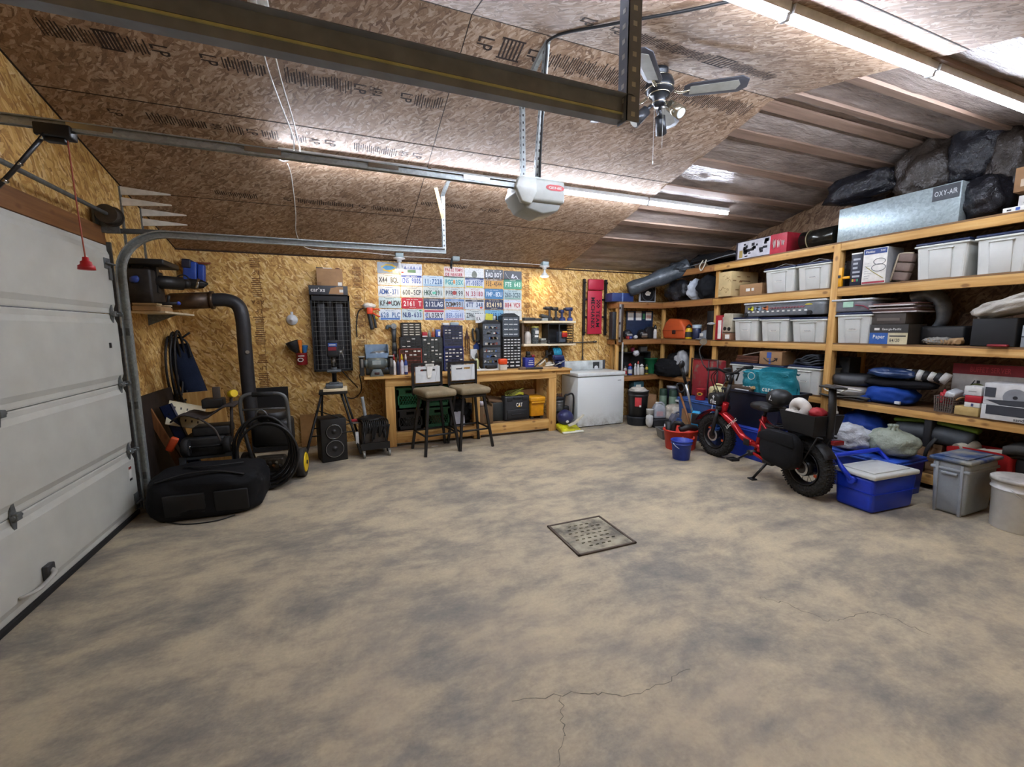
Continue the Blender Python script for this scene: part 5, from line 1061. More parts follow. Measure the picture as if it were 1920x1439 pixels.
# ---- stools
stool_f = fabric('stool_tweed', '8f8167', 320, .92, .35); stm = mat('211f1e', .45, .3); silv = mat('cfd2d1', .35, 0, var=.04)
def make_stool(label, loc, rz):
    t_ = thing('bar_stool', label, 'bar stool', loc, rz, 'pair of bar stools before the bench')
    m = MB().m(stool_f); m.box((-.205, -.24, .70), (.205, .22, .785), .036, 4); m.build('seat', None, t_)
    m = MB().m(stm); m.box((-.17, -.17, .655), (.17, .17, .70), .01); m.build('seat_frame', None, t_)
    for sx in (-1, 1):
        for sy in (-1, 1):
            m = MB().m(stm); m.cyl((sx*.14, sy*.14, .68), (sx*.225, sy*.22, .0), .021, .021, 4); m.build('leg', None, t_)
    m = MB().m(stm)
    for a, c in (((-.205, -.192), (.205, -.192)), ((-.205, .192), (.205, .192)), ((-.205, -.192), (-.205, .192)), ((.205, -.192), (.205, .192))): m.cyl((a[0], a[1], .24), (c[0], c[1], .24), .012, seg=8)
    m.build('footrest', None, t_)
    m = MB().m(stm)
    for sx in (-1, 1): m.box((sx*.19-.016, .2, .69), (sx*.19+.016, .225, 1.09))
    m.box((-.19, .2, 1.055), (.19, .225, 1.09)).box((-.19, .2, .80), (.19, .225, .825)); m.build('back_frame', None, t_)
    m = MB().m(silv); x = .165
    m.box((-x, .185, .84), (x, .198, .985)).box((-x, .185, .985), (-.10, .198, 1.01)).box((-.012, .185, .985), (.012, .198, 1.01)).box((.10, .185, .985), (x, .198, 1.01)).box((-x, .185, 1.01), (x, .198, 1.045))
    m.prism([(-.10, .845), (-.13, 1.04), (-.16, 1.04), (-.16, .845)], .18, .186, 'y').prism([(.10, .845), (.13, 1.04), (.16, 1.04), (.16, .845)], .18, .186, 'y'); m.build('back_panel', None, t_)
    return t_
make_stool('bar stool nearer the grinder, paper tucked over its silver back', (1.04, 5.20, 0), .2)
make_stool('bar stool right of its twin, bare silver back with two slots', (1.505, 5.26, 0), .12)
m = MB().m(paper).at(T((1.04, 5.20, 0), rz=.2)).prism([(-.01, .90), (.035, .90), (.075, 1.07), (-.02, 1.07)], .172, .176, 'y').box((-.03, .172, 1.04), (.08, .20, 1.075)); one('folded_paper', m, 'folded paper tucked over the left stool back', 'paper')
one('paper_scrap', MB().m(paper).box((1.02, 5.36, .0005), (1.10, 5.39, .004)), 'scrap of paper on the floor under the stool', 'paper')
# ---- white freezer and the corner beside it
r = thing('chest_freezer', 'white scuffed top-lid freezer with a control panel at its back', 'freezer', (0, 0, 0))
fw_ = NT('freezer_enamel'); o = fw_.pos(); sp = fw_.n('ShaderNodeSeparateXYZ'); fw_.l(o, sp.inputs[0])
dirt = fw_.math('MULTIPLY', fw_.ramp(fw_.noise(o, 9, 6, .75), [(.42, (0, 0, 0, 1)), (.68, (1, 1, 1, 1))]), fw_.ramp(sp.outputs[2], [(.02, (.75, .75, .75, 1)), (.22, (.0, .0, .0, 1))]))
fw_.l(fw_.mix(dirt, 'e0e6e5', '7d7866'), fw_.b.inputs['Base Color']); fw_.b.inputs['Roughness'].default_value = .35
m = MB().m(fw_.mat); m.box((3.28, 5.525, .012), (4.12, 6.04, .775), .008); m.m(black).box((3.3, 5.55, 0), (4.1, 6.02, .02)); m.m(mat('9aa0a2', .4)).box((4.0, 5.522, .70), (4.06, 5.526, .71)); m.build('cabinet', None, r)
m = MB().m(mat('e2e8e7', .3, var=.05)); m.box((3.27, 5.51, .787), (4.13, 6.05, .84), .008); m.m(mat('8a8f8e', .5)).box((3.285, 5.535, .775), (4.115, 6.035, .788)); m.build('lid', None, r)
m = MB().m(mat('cfd5d2', .4, var=.2, vs=9)); m.box((3.30, 5.98, .841), (4.02, 6.045, .99), .006); m.m(mat('34383a', .5)).box((3.83, 5.976, .86), (3.95, 5.982, .965)).m(mat('dfe2e2', .4)).cyl((3.89, 5.972, .87), (3.89, 5.98, .87), .035, seg=18); m.build('control_panel', None, r)
one('grey_panel_strip', MB().m(mat('4b4f55', .6)).box((4.03, 6.03, .845), (4.10, 6.055, .99)), 'dark grey strip behind the freezer panel', 'panel')
r = thing('air_compressor', 'small compressor with a black loop handle between bench and freezer', 'compressor', (3.08, 5.72, 0))
m = MB().m(mat('2c2a28', .5, .3)); m.cyl((-.1, 0, .14), (.12, 0, .14), .11, seg=20).box((-.1, -.06, .0), (.1, .06, .05)); m.build('tank', None, r)
m = MB().m(mat('8b8d8e', .35, .6)); m.cyl((-.02, .0, .25), (-.02, 0, .42), .07, seg=18)
for k in range(7): m.cyl((-.02, 0, .27+.022*k), (-.02, 0, .276+.022*k), .085, seg=18)
m.m(mat('232325', .5)).box((-.1, -.05, .42), (.06, .08, .47), .012).box((.04, -.06, .25), (.14, .04, .33), .02); m.m(chrome)
for k in range(6): m.cyl((-.08+k*.018, -.03, .47), (-.08+k*.018, -.03, .53), .006, seg=6)
m.build('pump', None, r)
m = MB().m(black); m.tube([(-.02, -.14, .12), (.0, -.15, .48), (.05, -.15, .52), (.15, -.15, .5), (.15, -.14, .14)], .014, 8, n=6); m.build('handle', None, r)
m = MB().m(mat('2b2f5c', .45)); m.blob((0, 0, 0), (.125, .11, .115), .01, 2, 1, 4); m.m(paper).blob((-.02, -.107, -.045), (.025, .008, .022), 0, 1, 0, 2); one('blue_helmet', m, 'dusty indigo round helmet resting on the yellow bag', 'helmet', loc=(3.03, 5.46, .205))
r = thing('salt_bag', 'yellow and white plastic bag slumped on the floor left of the freezer', 'bag', (3.06, 5.43, 0))
m = MB().m(film('yellow_film', 'd6d21a', .35, .4, 14, var=.2)); m.slab(lambda u, v: (-.15+.32*u, -.13+.22*v, .10+.025*math.sin(u*5)+.02*noise.noise(V((u*4, v*4, 0)))-.07*(1-v)**1.5), .065, 12, 10); m.build('body', None, r)
m = MB().m(mat('dfdcc8', .4)); m.slab(lambda u, v: (-.16+.35*u, -.165+.045*v, .018+.012*v), .016, 8, 3).prism([(-.05, .1), (.06, .13), (.2, .25), (.19, .26), (.04, .155), (-.06, .12)], -.14, -.10, 'y'); m.build('edge', None, r)
# ================= fir shelving on the right wall and in the corner =================
XS = 5.0; L0, L1, L2, L3, L4 = .155, .737, 1.337, 1.937, 2.409
def Yat(px, xf, z):
    k = (px-960)/FPX; dz = z-CAM_H; return (k*(fw.x*xf+fw.z*dz)-(rt.x*xf+rt.z*dz))/(rt.y-k*fw.y)
def Xat(px, yf, z):
    k = (px-960)/FPX; dz = z-CAM_H; return (k*(fw.y*yf+fw.z*dz)-(rt.y*yf+rt.z*dz))/(rt.x-k*fw.x)
def Zat(py, x, y):
    k = -(py-719.5)/FPX; return CAM_H+(k*(fw.x*x+fw.y*y)-(up.x*x+up.y*y))/(up.z-k*fw.z)
def S(pxl, pxr, z0, pyt, xf=5.0):
    y1, y0 = Yat(pxl, xf, z0), Yat(pxr, xf, z0); return (xf, (y0+y1)/2, z0), abs(y1-y0), Zat(pyt, xf, y1)-z0
RZ = -PI/2       # local x runs to the right in view, y into the shelf
YE = .7
r = thing('shelving_unit', 'long four-level fir shelving along the right wall', 'shelving', (0, 0, 0))
for z0, z1 in ((.05, .15), (.65, .72), (1.25, 1.32), (1.835, 1.92), (2.315, 2.392)):
    ys = [(YE, 3.03), (3.10, 4.70)]
    for y0, y1 in ys: m = MB().m(woodY); m.box((XS, y0, z0), (XS+.04, y1, z1), .003); m.build('rail', None, r)
    m = MB().m(lumber('deck_ply', 1, ['6b4c2e', '82603b', '99774d'], knots=False) if 'deck' not in kids else kids['deck']); kids['deck'] = m.mats[0]
    m.box((XS, YE, z1), (XR-.005, 4.70 if z1 < 2.3 else 5.36, z1+.016)); m.build('deck', None, r)
for y in (3.03, 4.63, YE):
    m = MB().m(woodZ); m.box((XS-.002 if y > 2 and y < 4 else XS+.041, y, 0), (XS+.09, y+.07, 2.39), .003); m.build('post', None, r)
    m = MB().m(woodZ); m.box((XR-.05, y, 0), (XR-.006, y+.07, 2.39), .003); m.build('post', None, r)
m = MB().m(woodYd); m.box((XS, 4.705, 2.315), (XS+.04, 5.36, 2.392), .003); m.build('rail', None, r)
r = thing('corner_shelving', 'L-shaped fir shelving in the far right corner', 'shelving', (0, 0, 0)); YA = 5.74; XA = 4.14
for z0, z1 in ((.65, .72), (1.25, 1.32), (1.835, 1.92)):
    m = MB().m(woodYd); m.box((XS, 4.705, z0), (XS+.04, YA, z1), .003); m.build('rail', None, r)
    m = MB().m(woodXd if False else lumber('fir_dark_x', 0, FIRD) if 'fdx' not in kids else kids['fdx']); kids['fdx'] = m.mats[0]; m.box((XA, YA, z0), (XS+.04, YA+.04, z1), .003); m.build('rail', None, r)
    m = MB().m(kids['deck']); m.box((XS, 4.705, z1), (XR-.005, YB-.004, z1+.016)); m.build('deck', None, r)
    m = MB().m(kids['deck']); m.box((XA, YA, z1), (XS-.001, YB-.004, z1+.016)); m.build('deck', None, r)
    m = MB().m(kids['fdx']); m.box((XA, YA+.04, z0), (XA+.04, YB-.01, z1), .003); m.build('end_rail', None, r)
for (x, y) in ((XA, YA+.041), (XA+.06, YB-.06), (XS+.041, 5.08), (XS+.041, YA-.0)): m = MB().m(woodZ); m.box((x, y, 0), (x+.05, y+.05, 1.248 if y == 5.08 else 1.83), .003); m.build('post', None, r)
# ---- totes
tw_, tl_ = mat('cfd1cb', .42, var=.05, vs=6), mat('1d2a4c', .4)
def tote(label, loc, W, D, H, rz=RZ, body=None, lid=None, rim=None, ridge=True, note=None, grp='white storage totes on the shelves', name='storage_tote', tap=.86, panel=True):
    t_ = thing(name, label, 'storage tote', loc, rz, grp); b_ = body or tw_
    m = MB().m(b_); h = H-.03; g = tap; q = lambda x, y, k: (x*k, D/2+(y-D/2)*k)
    a = [q(-W/2, 0, g), q(W/2, 0, g), q(W/2, D, g), q(-W/2, D, g)]; c = [(-W/2+.012, .012), (W/2-.012, .012), (W/2-.012, D-.012), (-W/2+.012, D-.012)]
    t = bmesh.new(); A = [t.verts.new((x, y, 0)) for x, y in a]; B = [t.verts.new((x, y, h)) for x, y in c]; t.faces.new(A[::-1]); t.faces.new(B)
    for i in range(4): t.faces.new((A[i], A[(i+1) % 4], B[(i+1) % 4], B[i]))
    bmesh.ops.bevel(t, geom=[e for e in t.edges if abs(e.verts[0].co.z-e.verts[1].co.z) > h*.5], offset=.025, segments=3, affect='EDGES', profile=.5); st = m._b(); m._take(t); m._e(st)
    if panel:
        f0, f1 = D/2-D/2*g, .012; pw = W*.2
        m.prism([(f0-.007, .0), (f1-.014, h*.86), (f1+.03, h*.86), (f0+.03, .0)], -pw, pw, 'x', .003)
        m.box((-pw*1.15, f1-.022, h*.86), (pw*1.15, f1+.02, h*.90), .004)
    m.m(rim or b_).box((-W/2, 0, h-.012), (W/2, D, h+.006), .005); bd = m.build('tub', None, t_)
    m = MB().m(lid or tl_); m.box((-W/2+.006, .006, h+.007), (W/2-.006, D-.006, H), .006)
    if ridge:
        m.m(rim or b_)
        for s in (-1, 1): m.prism([(-W*.42, H), (0, H+.045), (W*.42, H), (W*.40, H), (0, H+.038), (-W*.40, H)], D/2+s*D*.28-.006, D/2+s*D*.28+.006, 'y')
    m.build('lid', None, t_)
    if note:
        f_ = M.Translation((0, (D/2-D/2*g)*.5+.006-.012, h*.5)) @ M.Rotation(PI/2-math.atan((f0-f1)/h), 4, 'X')
        m = MB().m(paper); m.at(f_).box((-W*.12, -h*.05, -.001), (W*.12, h*.05, .001)); m.m(mat('55585f', .6)).tube([V((-W*.09+W*.18*i/14, h*.022*math.sin(i*1.9+len(note)), .002)) for i in range(15)], .0016, 4); m.at(); m.build('label', None, t_)
    return t_
def ttag(label, pxl, pxr, z, pyt, xf=4.99, D=.48, note=None, **k):
    loc, W, H = S(pxl, pxr, z+.001, pyt, xf); return tote(label, loc, W, D, H, note=note, **k)
ttag('white tote left of its twin on the third shelf, ridged navy lid', 1429, 1488, L3, 505, note='Halloween')
ttag('white tote on the third shelf just left of the post', 1489, 1554, L3, 496, note='XMAS')
ttag('largest white tote right of the folded tan cushion', 1708, 1811, L3, 459, ridge=False)
ttag('white tote at the right edge of the photo on the third shelf', 1819, 1925, L3, 443, ridge=False)
ttag('white tote beside the beige speaker, leftmost under the clear long tote', 1371, 1419, L2, 596, note='CAMP', ridge=False)
ttag('white tote in the middle under the clear long tote', 1421, 1476, L2, 596, note='LIGHTS', ridge=False)
ttag('white tote next to the post under the clear long tote', 1478, 1546, L2, 596, note='TOYS', ridge=False)
ttag('white tote under the clear tote with the green note', 1561, 1630, L2, 587, note='BOOKS', ridge=False)
ttag('white tote behind the bike backrest on the second shelf', 1473, 1535, L1, 684, note='WINTER', ridge=False, D=.46)
ttag('white tote behind the teal shopping bag', 1366, 1466, L1, 679, ridge=False, D=.46)
# ---- cartons and boxes
def carton(name, label, cat, pxl, pxr, z, pyt, xf, D, mt, deco=None, rz=RZ, W=None, grp=None, bev=.003):
    loc, W_, H = S(pxl, pxr, z, pyt, xf); W = W or W_
    m = MB().m(mt); m.box((-W/2, 0, 0), (W/2, D, H), bev)
    if deco: deco(m, W, D, H)
    return one(name, m, label, cat, loc=(loc[0], loc[1], loc[2]+.0008), rz=rz, group=grp), W, H
FR = lambda x, y, z: M.Translation((x, y, z)) @ M.Rotation(PI/2, 4, 'X')
SD = lambda x, y, z: M.Translation((x, y, z)) @ M.Rotation(PI/2, 4, 'Z') @ M.Rotation(PI/2, 4, 'X')
ink = mat('2b2b30', .6); inkb = mat('6b4a2e', .7)
# top level
m = MB().m(film('black_film', '1d2024', .18, .7, 7)); m.slab(lambda u, v: (-.38+.8*u, .0+.5*v, .16*math.sin(PI*min(1, .15+v))*(1-.3*u)+.05+.03*noise.noise(V((u*6, v*4, 2)))), .05, 18, 10); m.m(mat('7b7f84', .4)).tube([(-.38, -.01, .03), (-.1, -.015, .05), (.2, -.015, .08), (.42, -.01, .09)], .008, 6, n=4); m.m(mat('cfc8b4', .6)).tube([(-.12, -.02, .08), (-.15, -.05, .0), (-.11, -.06, -.07), (-.06, -.05, .0), (-.05, -.03, .08)], .009, 6, n=6); one('wrapped_bundle', m, 'black plastic bundle with a looped white cord on the top shelf', 'bundle', loc=(5.02, Yat(1330, 5.0, L4), L4+.005), rz=RZ)
def deco_game(m, W, D, H):
    m.m(mat('c9c9cf', .5)).box((-W*.46, -.002, H*.04), (W*.26, .001, H*.96)); m.m(mat('22242a', .6))
    random.seed(11)
    for k in range(26): x = random.uniform(-.38, .1)*W; z = random.uniform(.1, .75)*H; m.box((x, -.003, z), (x+W*random.uniform(.03, .09), 0, z+H*random.uniform(.06, .22)))
    m.m(mat('b09a5a', .6)).box((-W*.42, -.003, H*.1), (-W*.35, 0, H*.5)); m.m(mat('b02337', .4)).box((W*.2, -.0025, 0), (W/2, .001, H)).box((W/2-.001, 0, 0), (W/2+.002, D, H)); m.m(paper)
    for k in range(3): m.tube([V((W*(.25+.08*k+.05*i/8), -.003, H*(.5+(.26-.05*k)*math.sin(i*1.7+k)))) for i in range(9)], .003, 4)
carton('game_box', 'flat picture carton with a red end on the top shelf', 'box', 1379, 1474, L4, 456, 5.02, .3, mat('3b3a44', .5), deco_game)
ya, yb = Yat(1502, 5.1, L4), Yat(1566, 5.1, L4); m = MB().m(mat('3a3a36', .2, .8, .2)); m.cyl((5.14, ya, L4+.106), (5.14, yb, L4+.106), .105, seg=32); m.m(mat('8d7f5e', .6)).tube([V((5.14+.108*math.cos(q), ya-.09, L4+.106+.108*math.sin(q))) for q in [2*PI*i/28 for i in range(28)]], .006, 6, closed=True); one('stove_pipe', m, 'shiny dark stovepipe length lying on the top shelf', 'pipe')
def deco_oxy(m, W, D, H):
    m.m(mat('3f4347', .5)).box((W*.30, -.002, H*.62), (W*.49, .001, H*.98)); m.m(mat('b9bec0', .4)).text('OXY-AIR', H*.13, FR(W*.395, -.0026, H*.8), W*.16)
gx = galv('oxy_sheet', 'a9b8ba', .38)
ox, oW, oH = carton('duct_box', 'long grey sheet-metal box with a dark lettered sign on the top shelf', 'metal box', 1569, 1796, L4, 394, 5.03, .16, gx, deco_oxy, bev=.002)
gb = film('garbage_film', '23242a', .17, .8, 8, var=.45); gbb = film('garbage_film_brown', '3a322c', .25, .6, 8)
def bag(label, c, rr, mt=None, seed=1, amp=.12, floor=None, sub=4, name='garbage_bag', cat='bag', rz=0, tie=None, grp=None, crease=.1):
    m = MB().m(mt or gb); m.blob((0, 0, 0), rr, amp, 2.2, seed, sub, (floor-c[2]) if floor is not None else None, .9, crease)
    if tie: m.tube([(tie[0]*.6, tie[1]*.6, rr[2]*.8), tie, (tie[0]+.04, tie[1], tie[2]+.06)], .03, 8, n=4)
    return one(name, m, label, cat, loc=c, rz=rz, group=grp)
bt = L4+oH
def gbag(label, x, px, py, rr, mt, seed): c = P(0, x, px, py); bag(label, (c.x, c.y, c.z), rr, mt, seed=seed, floor=L4+.003, grp='garbage bags on the top shelf', crease=.14)
gbag('shiny black garbage bag sagging over the left end of the long metal box', 5.38, 1615, 354, (.17, .34, .17), gb, 2)
gbag('brownish black garbage bag behind the middle of the long metal box', 5.42, 1738, 322, (.17, .25, .30), gbb, 5)
gbag('dark garbage bag piled highest under the roof', 5.42, 1832, 290, (.17, .20, .30), gb, 8)
gbag('black garbage bag standing right of the long metal box', 5.26, 1848, 376, (.19, .165, .20), gb, 11)
gbag('dusky garbage bag stacked behind the one right of the metal box', 5.42, 1900, 318, (.16, .15, .36), gbb, 14)
def deco_wl(m, W, D, H): m.m(paper).box((-W*.4, -.002, H*.3), (-W*.1, .001, H*.7)).m(mat('3a5aa8', .5)).box((-W*.02, -.002, H*.25), (W*.1, .001, H*.7))
cB, wB, hB = carton('flat_white_box', 'flat white printed box at the right end of the top shelf', 'box', 1879, 1965, L4, 392, 5.03, .3, paper, lambda m, W, D, H: m.m(mat('3a5aa8', .5)).box((-W*.2, -.002, H*.2), (-W*.1, .001, H*.8)).m(ink).box((-W*.4, -.002, H*.3), (-W*.3, .001, H*.6)))
carton('white_pack', 'small white box stacked on the flat printed one', 'box', 1908, 1965, L4+hB+.001, 368, 5.05, .25, mat('c9c7c2', .5), lambda m, W, D, H: m.m(ink).box((-W*.3, -.002, H*.2), (-W*.2, .001, H*.5)))
o_, w_, h_ = carton('brown_box', 'brown carton topmost at the right end of the top shelf', 'carton', 1899, 1965, L4+hB+.115, 316, 5.06, .3, cardd, lambda m, W, D, H: m.m(mat('b9a58c', .6)).box((-W*.3, -.002, H*.2), (0, .001, H*.5)))
# third level, corner part
def CA(pxl, pxr, z, pyt, yf=5.75): x0, x1 = Xat(pxl, yf, z), Xat(pxr, yf, z); return ((x0+x1)/2, yf, z), x1-x0, Zat(pyt, x0, yf)-z
loc, W, H = CA(1148, 1188, L3, 549, 5.78); m = MB().m(mat('2a3c70', .45)); m.box((-W/2, 0, 0), (W/2, .2, H), .008).m(mat('6f86b0', .4)).box((-W*.06, -.003, 0), (W*.0, .001, H*1.02)); one('blue_case', m, 'dull blue box at the corner end of the third shelf', 'box', loc=loc)
loc, W, H = CA(1199, 1229, L3, 534, 5.77); m = MB().m(mat('a9adb2', .4)); m.box((-W/2, 0, 0), (W/2, .025, H), .003).m(mat('16171a', .4)).box((-W*.44, -.002, H*.06), (W*.44, .002, H*.94)); m.m(mat('4a4d52', .5)); R_ = W*.38
m.prism([(R_*math.cos(a), H/2+R_*math.sin(a)) for a in [2*PI*i/30 for i in range(30)]], -.003, -.001, 'y').m(mat('16171a', .4)).prism([(R_*.9*math.cos(a), H/2+R_*.9*math.sin(a)) for a in [2*PI*i/30 for i in range(30)]], -.004, -.002, 'y').m(paper).prism([(W*.17*math.cos(a)*(1+.15*math.sin(4*a)), H*.5+H*.13*math.sin(a)*(1+.12*math.sin(5*a))) for a in [2*PI*i/26 for i in range(26)]], -.005, -.003, 'y'); one('framed_picture', m, 'small framed black picture with a white medallion in the corner', 'picture', loc=(loc[0], loc[1], loc[2]+.001))
a, c = V((4.36, 5.80, 2.13)), V((5.12, 5.32, 2.455))
m = MB().m(film('roll_film', '4b5258', .3, .5, 5, var=.35)); d = (c-a); m.tube([a, a+d*.25, a+d*.5, a+d*.75, c], lambda u: .105+.03*u+.012*math.sin(u*14), 20, n=5); m.m(mat('3a3c3e', .7)).cyl(a-d.normalized()*.004, a+d.normalized()*.01, .10, seg=24); one('wrapped_roll', m, 'long roll wrapped in dark plastic leaning over the corner shelves', 'roll')
bag('crumpled dark plastic sack draped over the end of the top shelf', (5.06, 5.42, 2.44), (.2, .2, .10), film('grey_film', '3c434a', .15, .8, 9), seed=21, amp=.16)
bag('black garbage bag bulging over the corner of the third shelf', (5.13, Yat(1268, 5.05, L3), L3+.16), (.20, .27, .18), seed=31, floor=L3-.005)
bag('pale grey pillow wedged between black bags on the third shelf', (5.12, Yat(1297, 5.05, L3), L3+.15), (.16, .06, .16), mat('b4bbc4', .7), seed=33, floor=L3+.002, name='pillow', cat='pillow', crease=.02)
bag('soft black fabric bag left of the pale wooden box', (5.14, Yat(1320, 5.05, L3), L3+.165), (.18, .145, .18), fabric('black_cloth', '1a1c20', 200), seed=35, floor=L3+.002, name='cloth_bag', crease=.03)
def deco_osb(m, W, D, H):
    m.m(mat('8a6a3c', .7)); random.seed(5)
    for k in range(9): x = random.uniform(-.4, .3)*W; z = random.uniform(.15, .85)*H; m.tube([V((x, -.001, z)), V((x+W*.1, -.001, z+H*random.uniform(-.1, .1))), V((x+W*.2, -.001, z+H*random.uniform(-.06, .06)))], .0022, 4, n=3)
    for k in range(7): y = random.uniform(.05, .8)*D; z = random.uniform(.2, .8)*H; m.box((W/2-.001, y, z), (W/2+.001, y+D*.12, z+H*.04))
    m.m(inkb).box((W/2-.001, D*.3, H*.6), (W/2+.0015, D*.7, H*.64))
carton('scribbled_box', 'pale tan box covered in marks at the left of the third shelf', 'carton', 1346, 1370, L3, 512, 4.96, .5, mat('cbb483', .75, var=.08, vs=8), deco_osb)
carton('label_carton', 'low brown carton with two white labels on the third shelf', 'carton', 1386, 1428, L3, 535, 5.06, .4, card, lambda m, W, D, H: m.m(paper).box((-W*.2, -.002, H*.35), (-W*.02, .001, H*.62)).box((W*.05, -.002, H*.36), (W*.16, .001, H*.62)))
# third level, right bay
loc, W, H = S(1568, 1590, L3, 503, 5.0); m = MB().m(mat('e8a414', .4)); m.box((-W/2, 0, 0), (-W*.1, .03, H), .004).box((-W*.1, .005, H*.38), (W*.5, .025, H*.52), .004).m(black).box((-W*.42, -.003, H*.45), (-W*.2, .002, H*.6)); one('yellow_clamp', m, 'yellow bar clamp standing against the shelf post', 'clamp', loc=(loc[0], loc[1], loc[2]+.001), rz=RZ)
carton('black_carton', 'matte black box tucked behind the yellow clamp', 'box', 1583, 1596, L3, 490, 5.1, .2, mat('1c1d20', .6))
def deco_bk(m, W, D, H):
    m.m(mat('a9adb5', .5)); random.seed(2)
    for k in range(5): m.box((-W*.3, -.002, H*(.25+.13*k)), (W*random.uniform(.1, .35), .001, H*(.25+.13*k)+H*.06))
    for k, h in enumerate(('c9b53a', 'b03a4a', '3a8a6a')): m.m(mat(h, .5)).box((-W*.3+k*W*.2, -.002, H*.12), (-W*.15+k*W*.2, .001, H*.2))
    m.m(paper).box((-W/2, -.001, H*.96), (W/2, .004, H))
carton('printed_black_box', 'navy black box with pale printing beside the poster carton', 'box', 1592, 1613, L3, 476, 5.02, .3, mat('1d2233', .5), deco_bk)
def deco_poster(m, W, D, H):
    m.m(mat('26407c', .5)).box((-W*.47, -.002, H*.84), (W*.47, .001, H*.985)); m.m(paper).text('Fluidac', H*.06, FR(-W*.2, -.0028, H*.915), W*.38).text('2in1', H*.05, FR(W*.3, -.0028, H*.92), W*.18); m.m(mat('a02a3a', .5)).box((-W*.47, -.002, H*.02), (W*.47, .001, H*.07)); m.m(mat('77797c', .6))
    for k in range(7): m.box((-W*.4, -.002, H*(.16+.07*k)), (-W*.4+W*(.18+.05*(k % 3)), .001, H*(.16+.07*k)+H*.008))
    for cx, cz, rr in ((W*.2, H*.62, .05), (W*.18, H*.45, .06)): m.tube([V((cx+rr*math.cos(q), -.002, cz+rr*.6*math.sin(q))) for q in [2*PI*i/16 for i in range(16)]], .003, 4, closed=True)
    m.m(mat('b3a24a', .6)).tube([V((-W*.35, -.002, H*.5)), V((0, -.002, H*.32)), V((W*.4, -.002, H*.14))], .003, 4); m.m(mat('a3a5a6', .5)).box((W/2-.001, 0, 0), (W/2+.001, D, H))
carton('poster_carton', 'tall white poster-printed carton with a blue header on the third shelf', 'carton', 1614, 1659, L3, 469, 5.0, .26, paper, deco_poster)
loc, W, H = S(1662, 1703, L3, 475, 5.02); m = MB().m(mat('7d6a60', .6)); m.at(T((-W*.15, .06, 0), 0, .20))
for k in range(3): m.box((-W*.32, -.01, .01+k*H*.31), (W*.38, .06, .005+(k+1)*H*.31), .012)
m.m(mat('b3a48e', .5)).tube([(-W*.36, 0, 0), (-W*.36, 0, H*.75), (-W*.28, 0, H*.92), (W*.3, 0, H*.96)], .009, 6, n=4); one('folded_cushion', m, 'tan folding seat with padded panels leaning on the third shelf', 'folding seat', loc=(loc[0], loc[1], loc[2]+.006), rz=RZ)
# second level, corner part
m = MB().m(mat('2a2c30', .5)); loc, W, H = CA(1148, 1158, L2, 585, 5.80); m.box((-W/2, 0, 0), (W/2, .1, H), .004); one('dark_box', m, 'narrow dark box at the end of the corner shelf', 'box', loc=(loc[0], loc[1], loc[2]+.001))
m = MB().m(mat('b9bdc0', .3, .7)); z0_, z1_ = Zat(642, 4.14, 5.715), Zat(571, 4.14, 5.715); m.box((-.02, -.02, 0), (.012, .01, z1_-z0_), .003); m.m(mat('4a3a30', .5, .4)).box((.012, -.02, 0), (.05, .01, z1_-z0_), .003); m.m(mat('1f1f20', .5))
for q in (.1, .5, .9): m.box((-.022, -.022, q*(z1_-z0_)-.02), (-.004, .0, q*(z1_-z0_)+.02), .004)
one('spirit_level', m, 'silver spirit level hung upright at the end of the corner shelving', 'level', loc=(Xat(1163, 5.70, 1.5), 5.71, z0_))
m = MB().m(mat('d0d2cf', .5)); m.box((0, 0, 0), (.018, .02, .55)); one('white_strip', m, 'white strip standing behind the shelf post below the spirit level', 'strip', loc=(Xat(1166, 5.72, 1.0), 5.715, L1+.002))
loc, W, H = CA(1174, 1223, L2, 583, 5.98); m = MB().m(mat('22324e', .5)); m.box((-W/2, 0, 0), (W/2, .02, H), .002); m.m(paper)
for q, h_ in ((-.36, .28), (-.06, .3), (.32, .28)): m.box((W*(q-.1), -.003, H*.66), (W*(q+.11), .0, H*(.68+h_)))
m.m(mat('b0503a', .6))
for k in range(4): m.box((W*(.26+.045*k), -.004, H*.72), (W*(.28+.045*k), -.002, H*.84))
m.m(mat('3f8a55', .5)).box((W*.1, -.003, H*.7), (W*.18, 0, H*.9)); one('card_board', m, 'navy backboard with white cards behind the corner shelf', 'board', loc=(loc[0], loc[1], loc[2]+.001))
for k, (px, lab_, cc) in enumerate(((1178, 'black and silver helmet under the white cards, left one', '24262a'), (1206, 'black face mask helmet under the white cards, right one', '1b1c1f'))):
    m = MB().m(mat(cc, .3)); m.blob((0, 0, .075), (.075, .08, .078), .06, 3, k+4, 4, 0); m.m(mat('9a9690', .4)).box((-.05, -.088, .05), (.05, -.06, .085), .01).m(mat('6b5a4a', .5)).box((-.055, -.085, .015), (.055, -.055, .045), .01); one('helmet', m, lab_, 'helmet', loc=(Xat(px, 5.80, L2), 5.84, L2+.001))
m = MB().m(mat('3f4f96', .4)); m.cyl((0, 0, 0), (0, 0, .045), .03, seg=16).m(mat('a83a3a', .4)).box((-.07, -.03, 0), (-.035, .03, .045), .006); one('small_cups', m, 'small blue and red pots at the front of the corner shelf', 'pots', loc=(Xat(1182, 5.76, L2), 5.765, L2+.001))
m = MB().m(mat('cfd0d0', .4)); m.blob((0, 0, .03), (.04, .03, .03), .1, 2, 3, 3, 0); one('white_lump', m, 'small white round thing between the helmets', 'ball', loc=(Xat(1192, 5.76, L2), 5.765, L2+.001))
bottle('spray_bottle', 'white and black spray bottle left of the orange case', Xat(1231, 5.75, L2), 5.79, L2+.001, .03, .23, 'd6d6d2', '1c1c1e', .9, .3, cat='spray bottle')
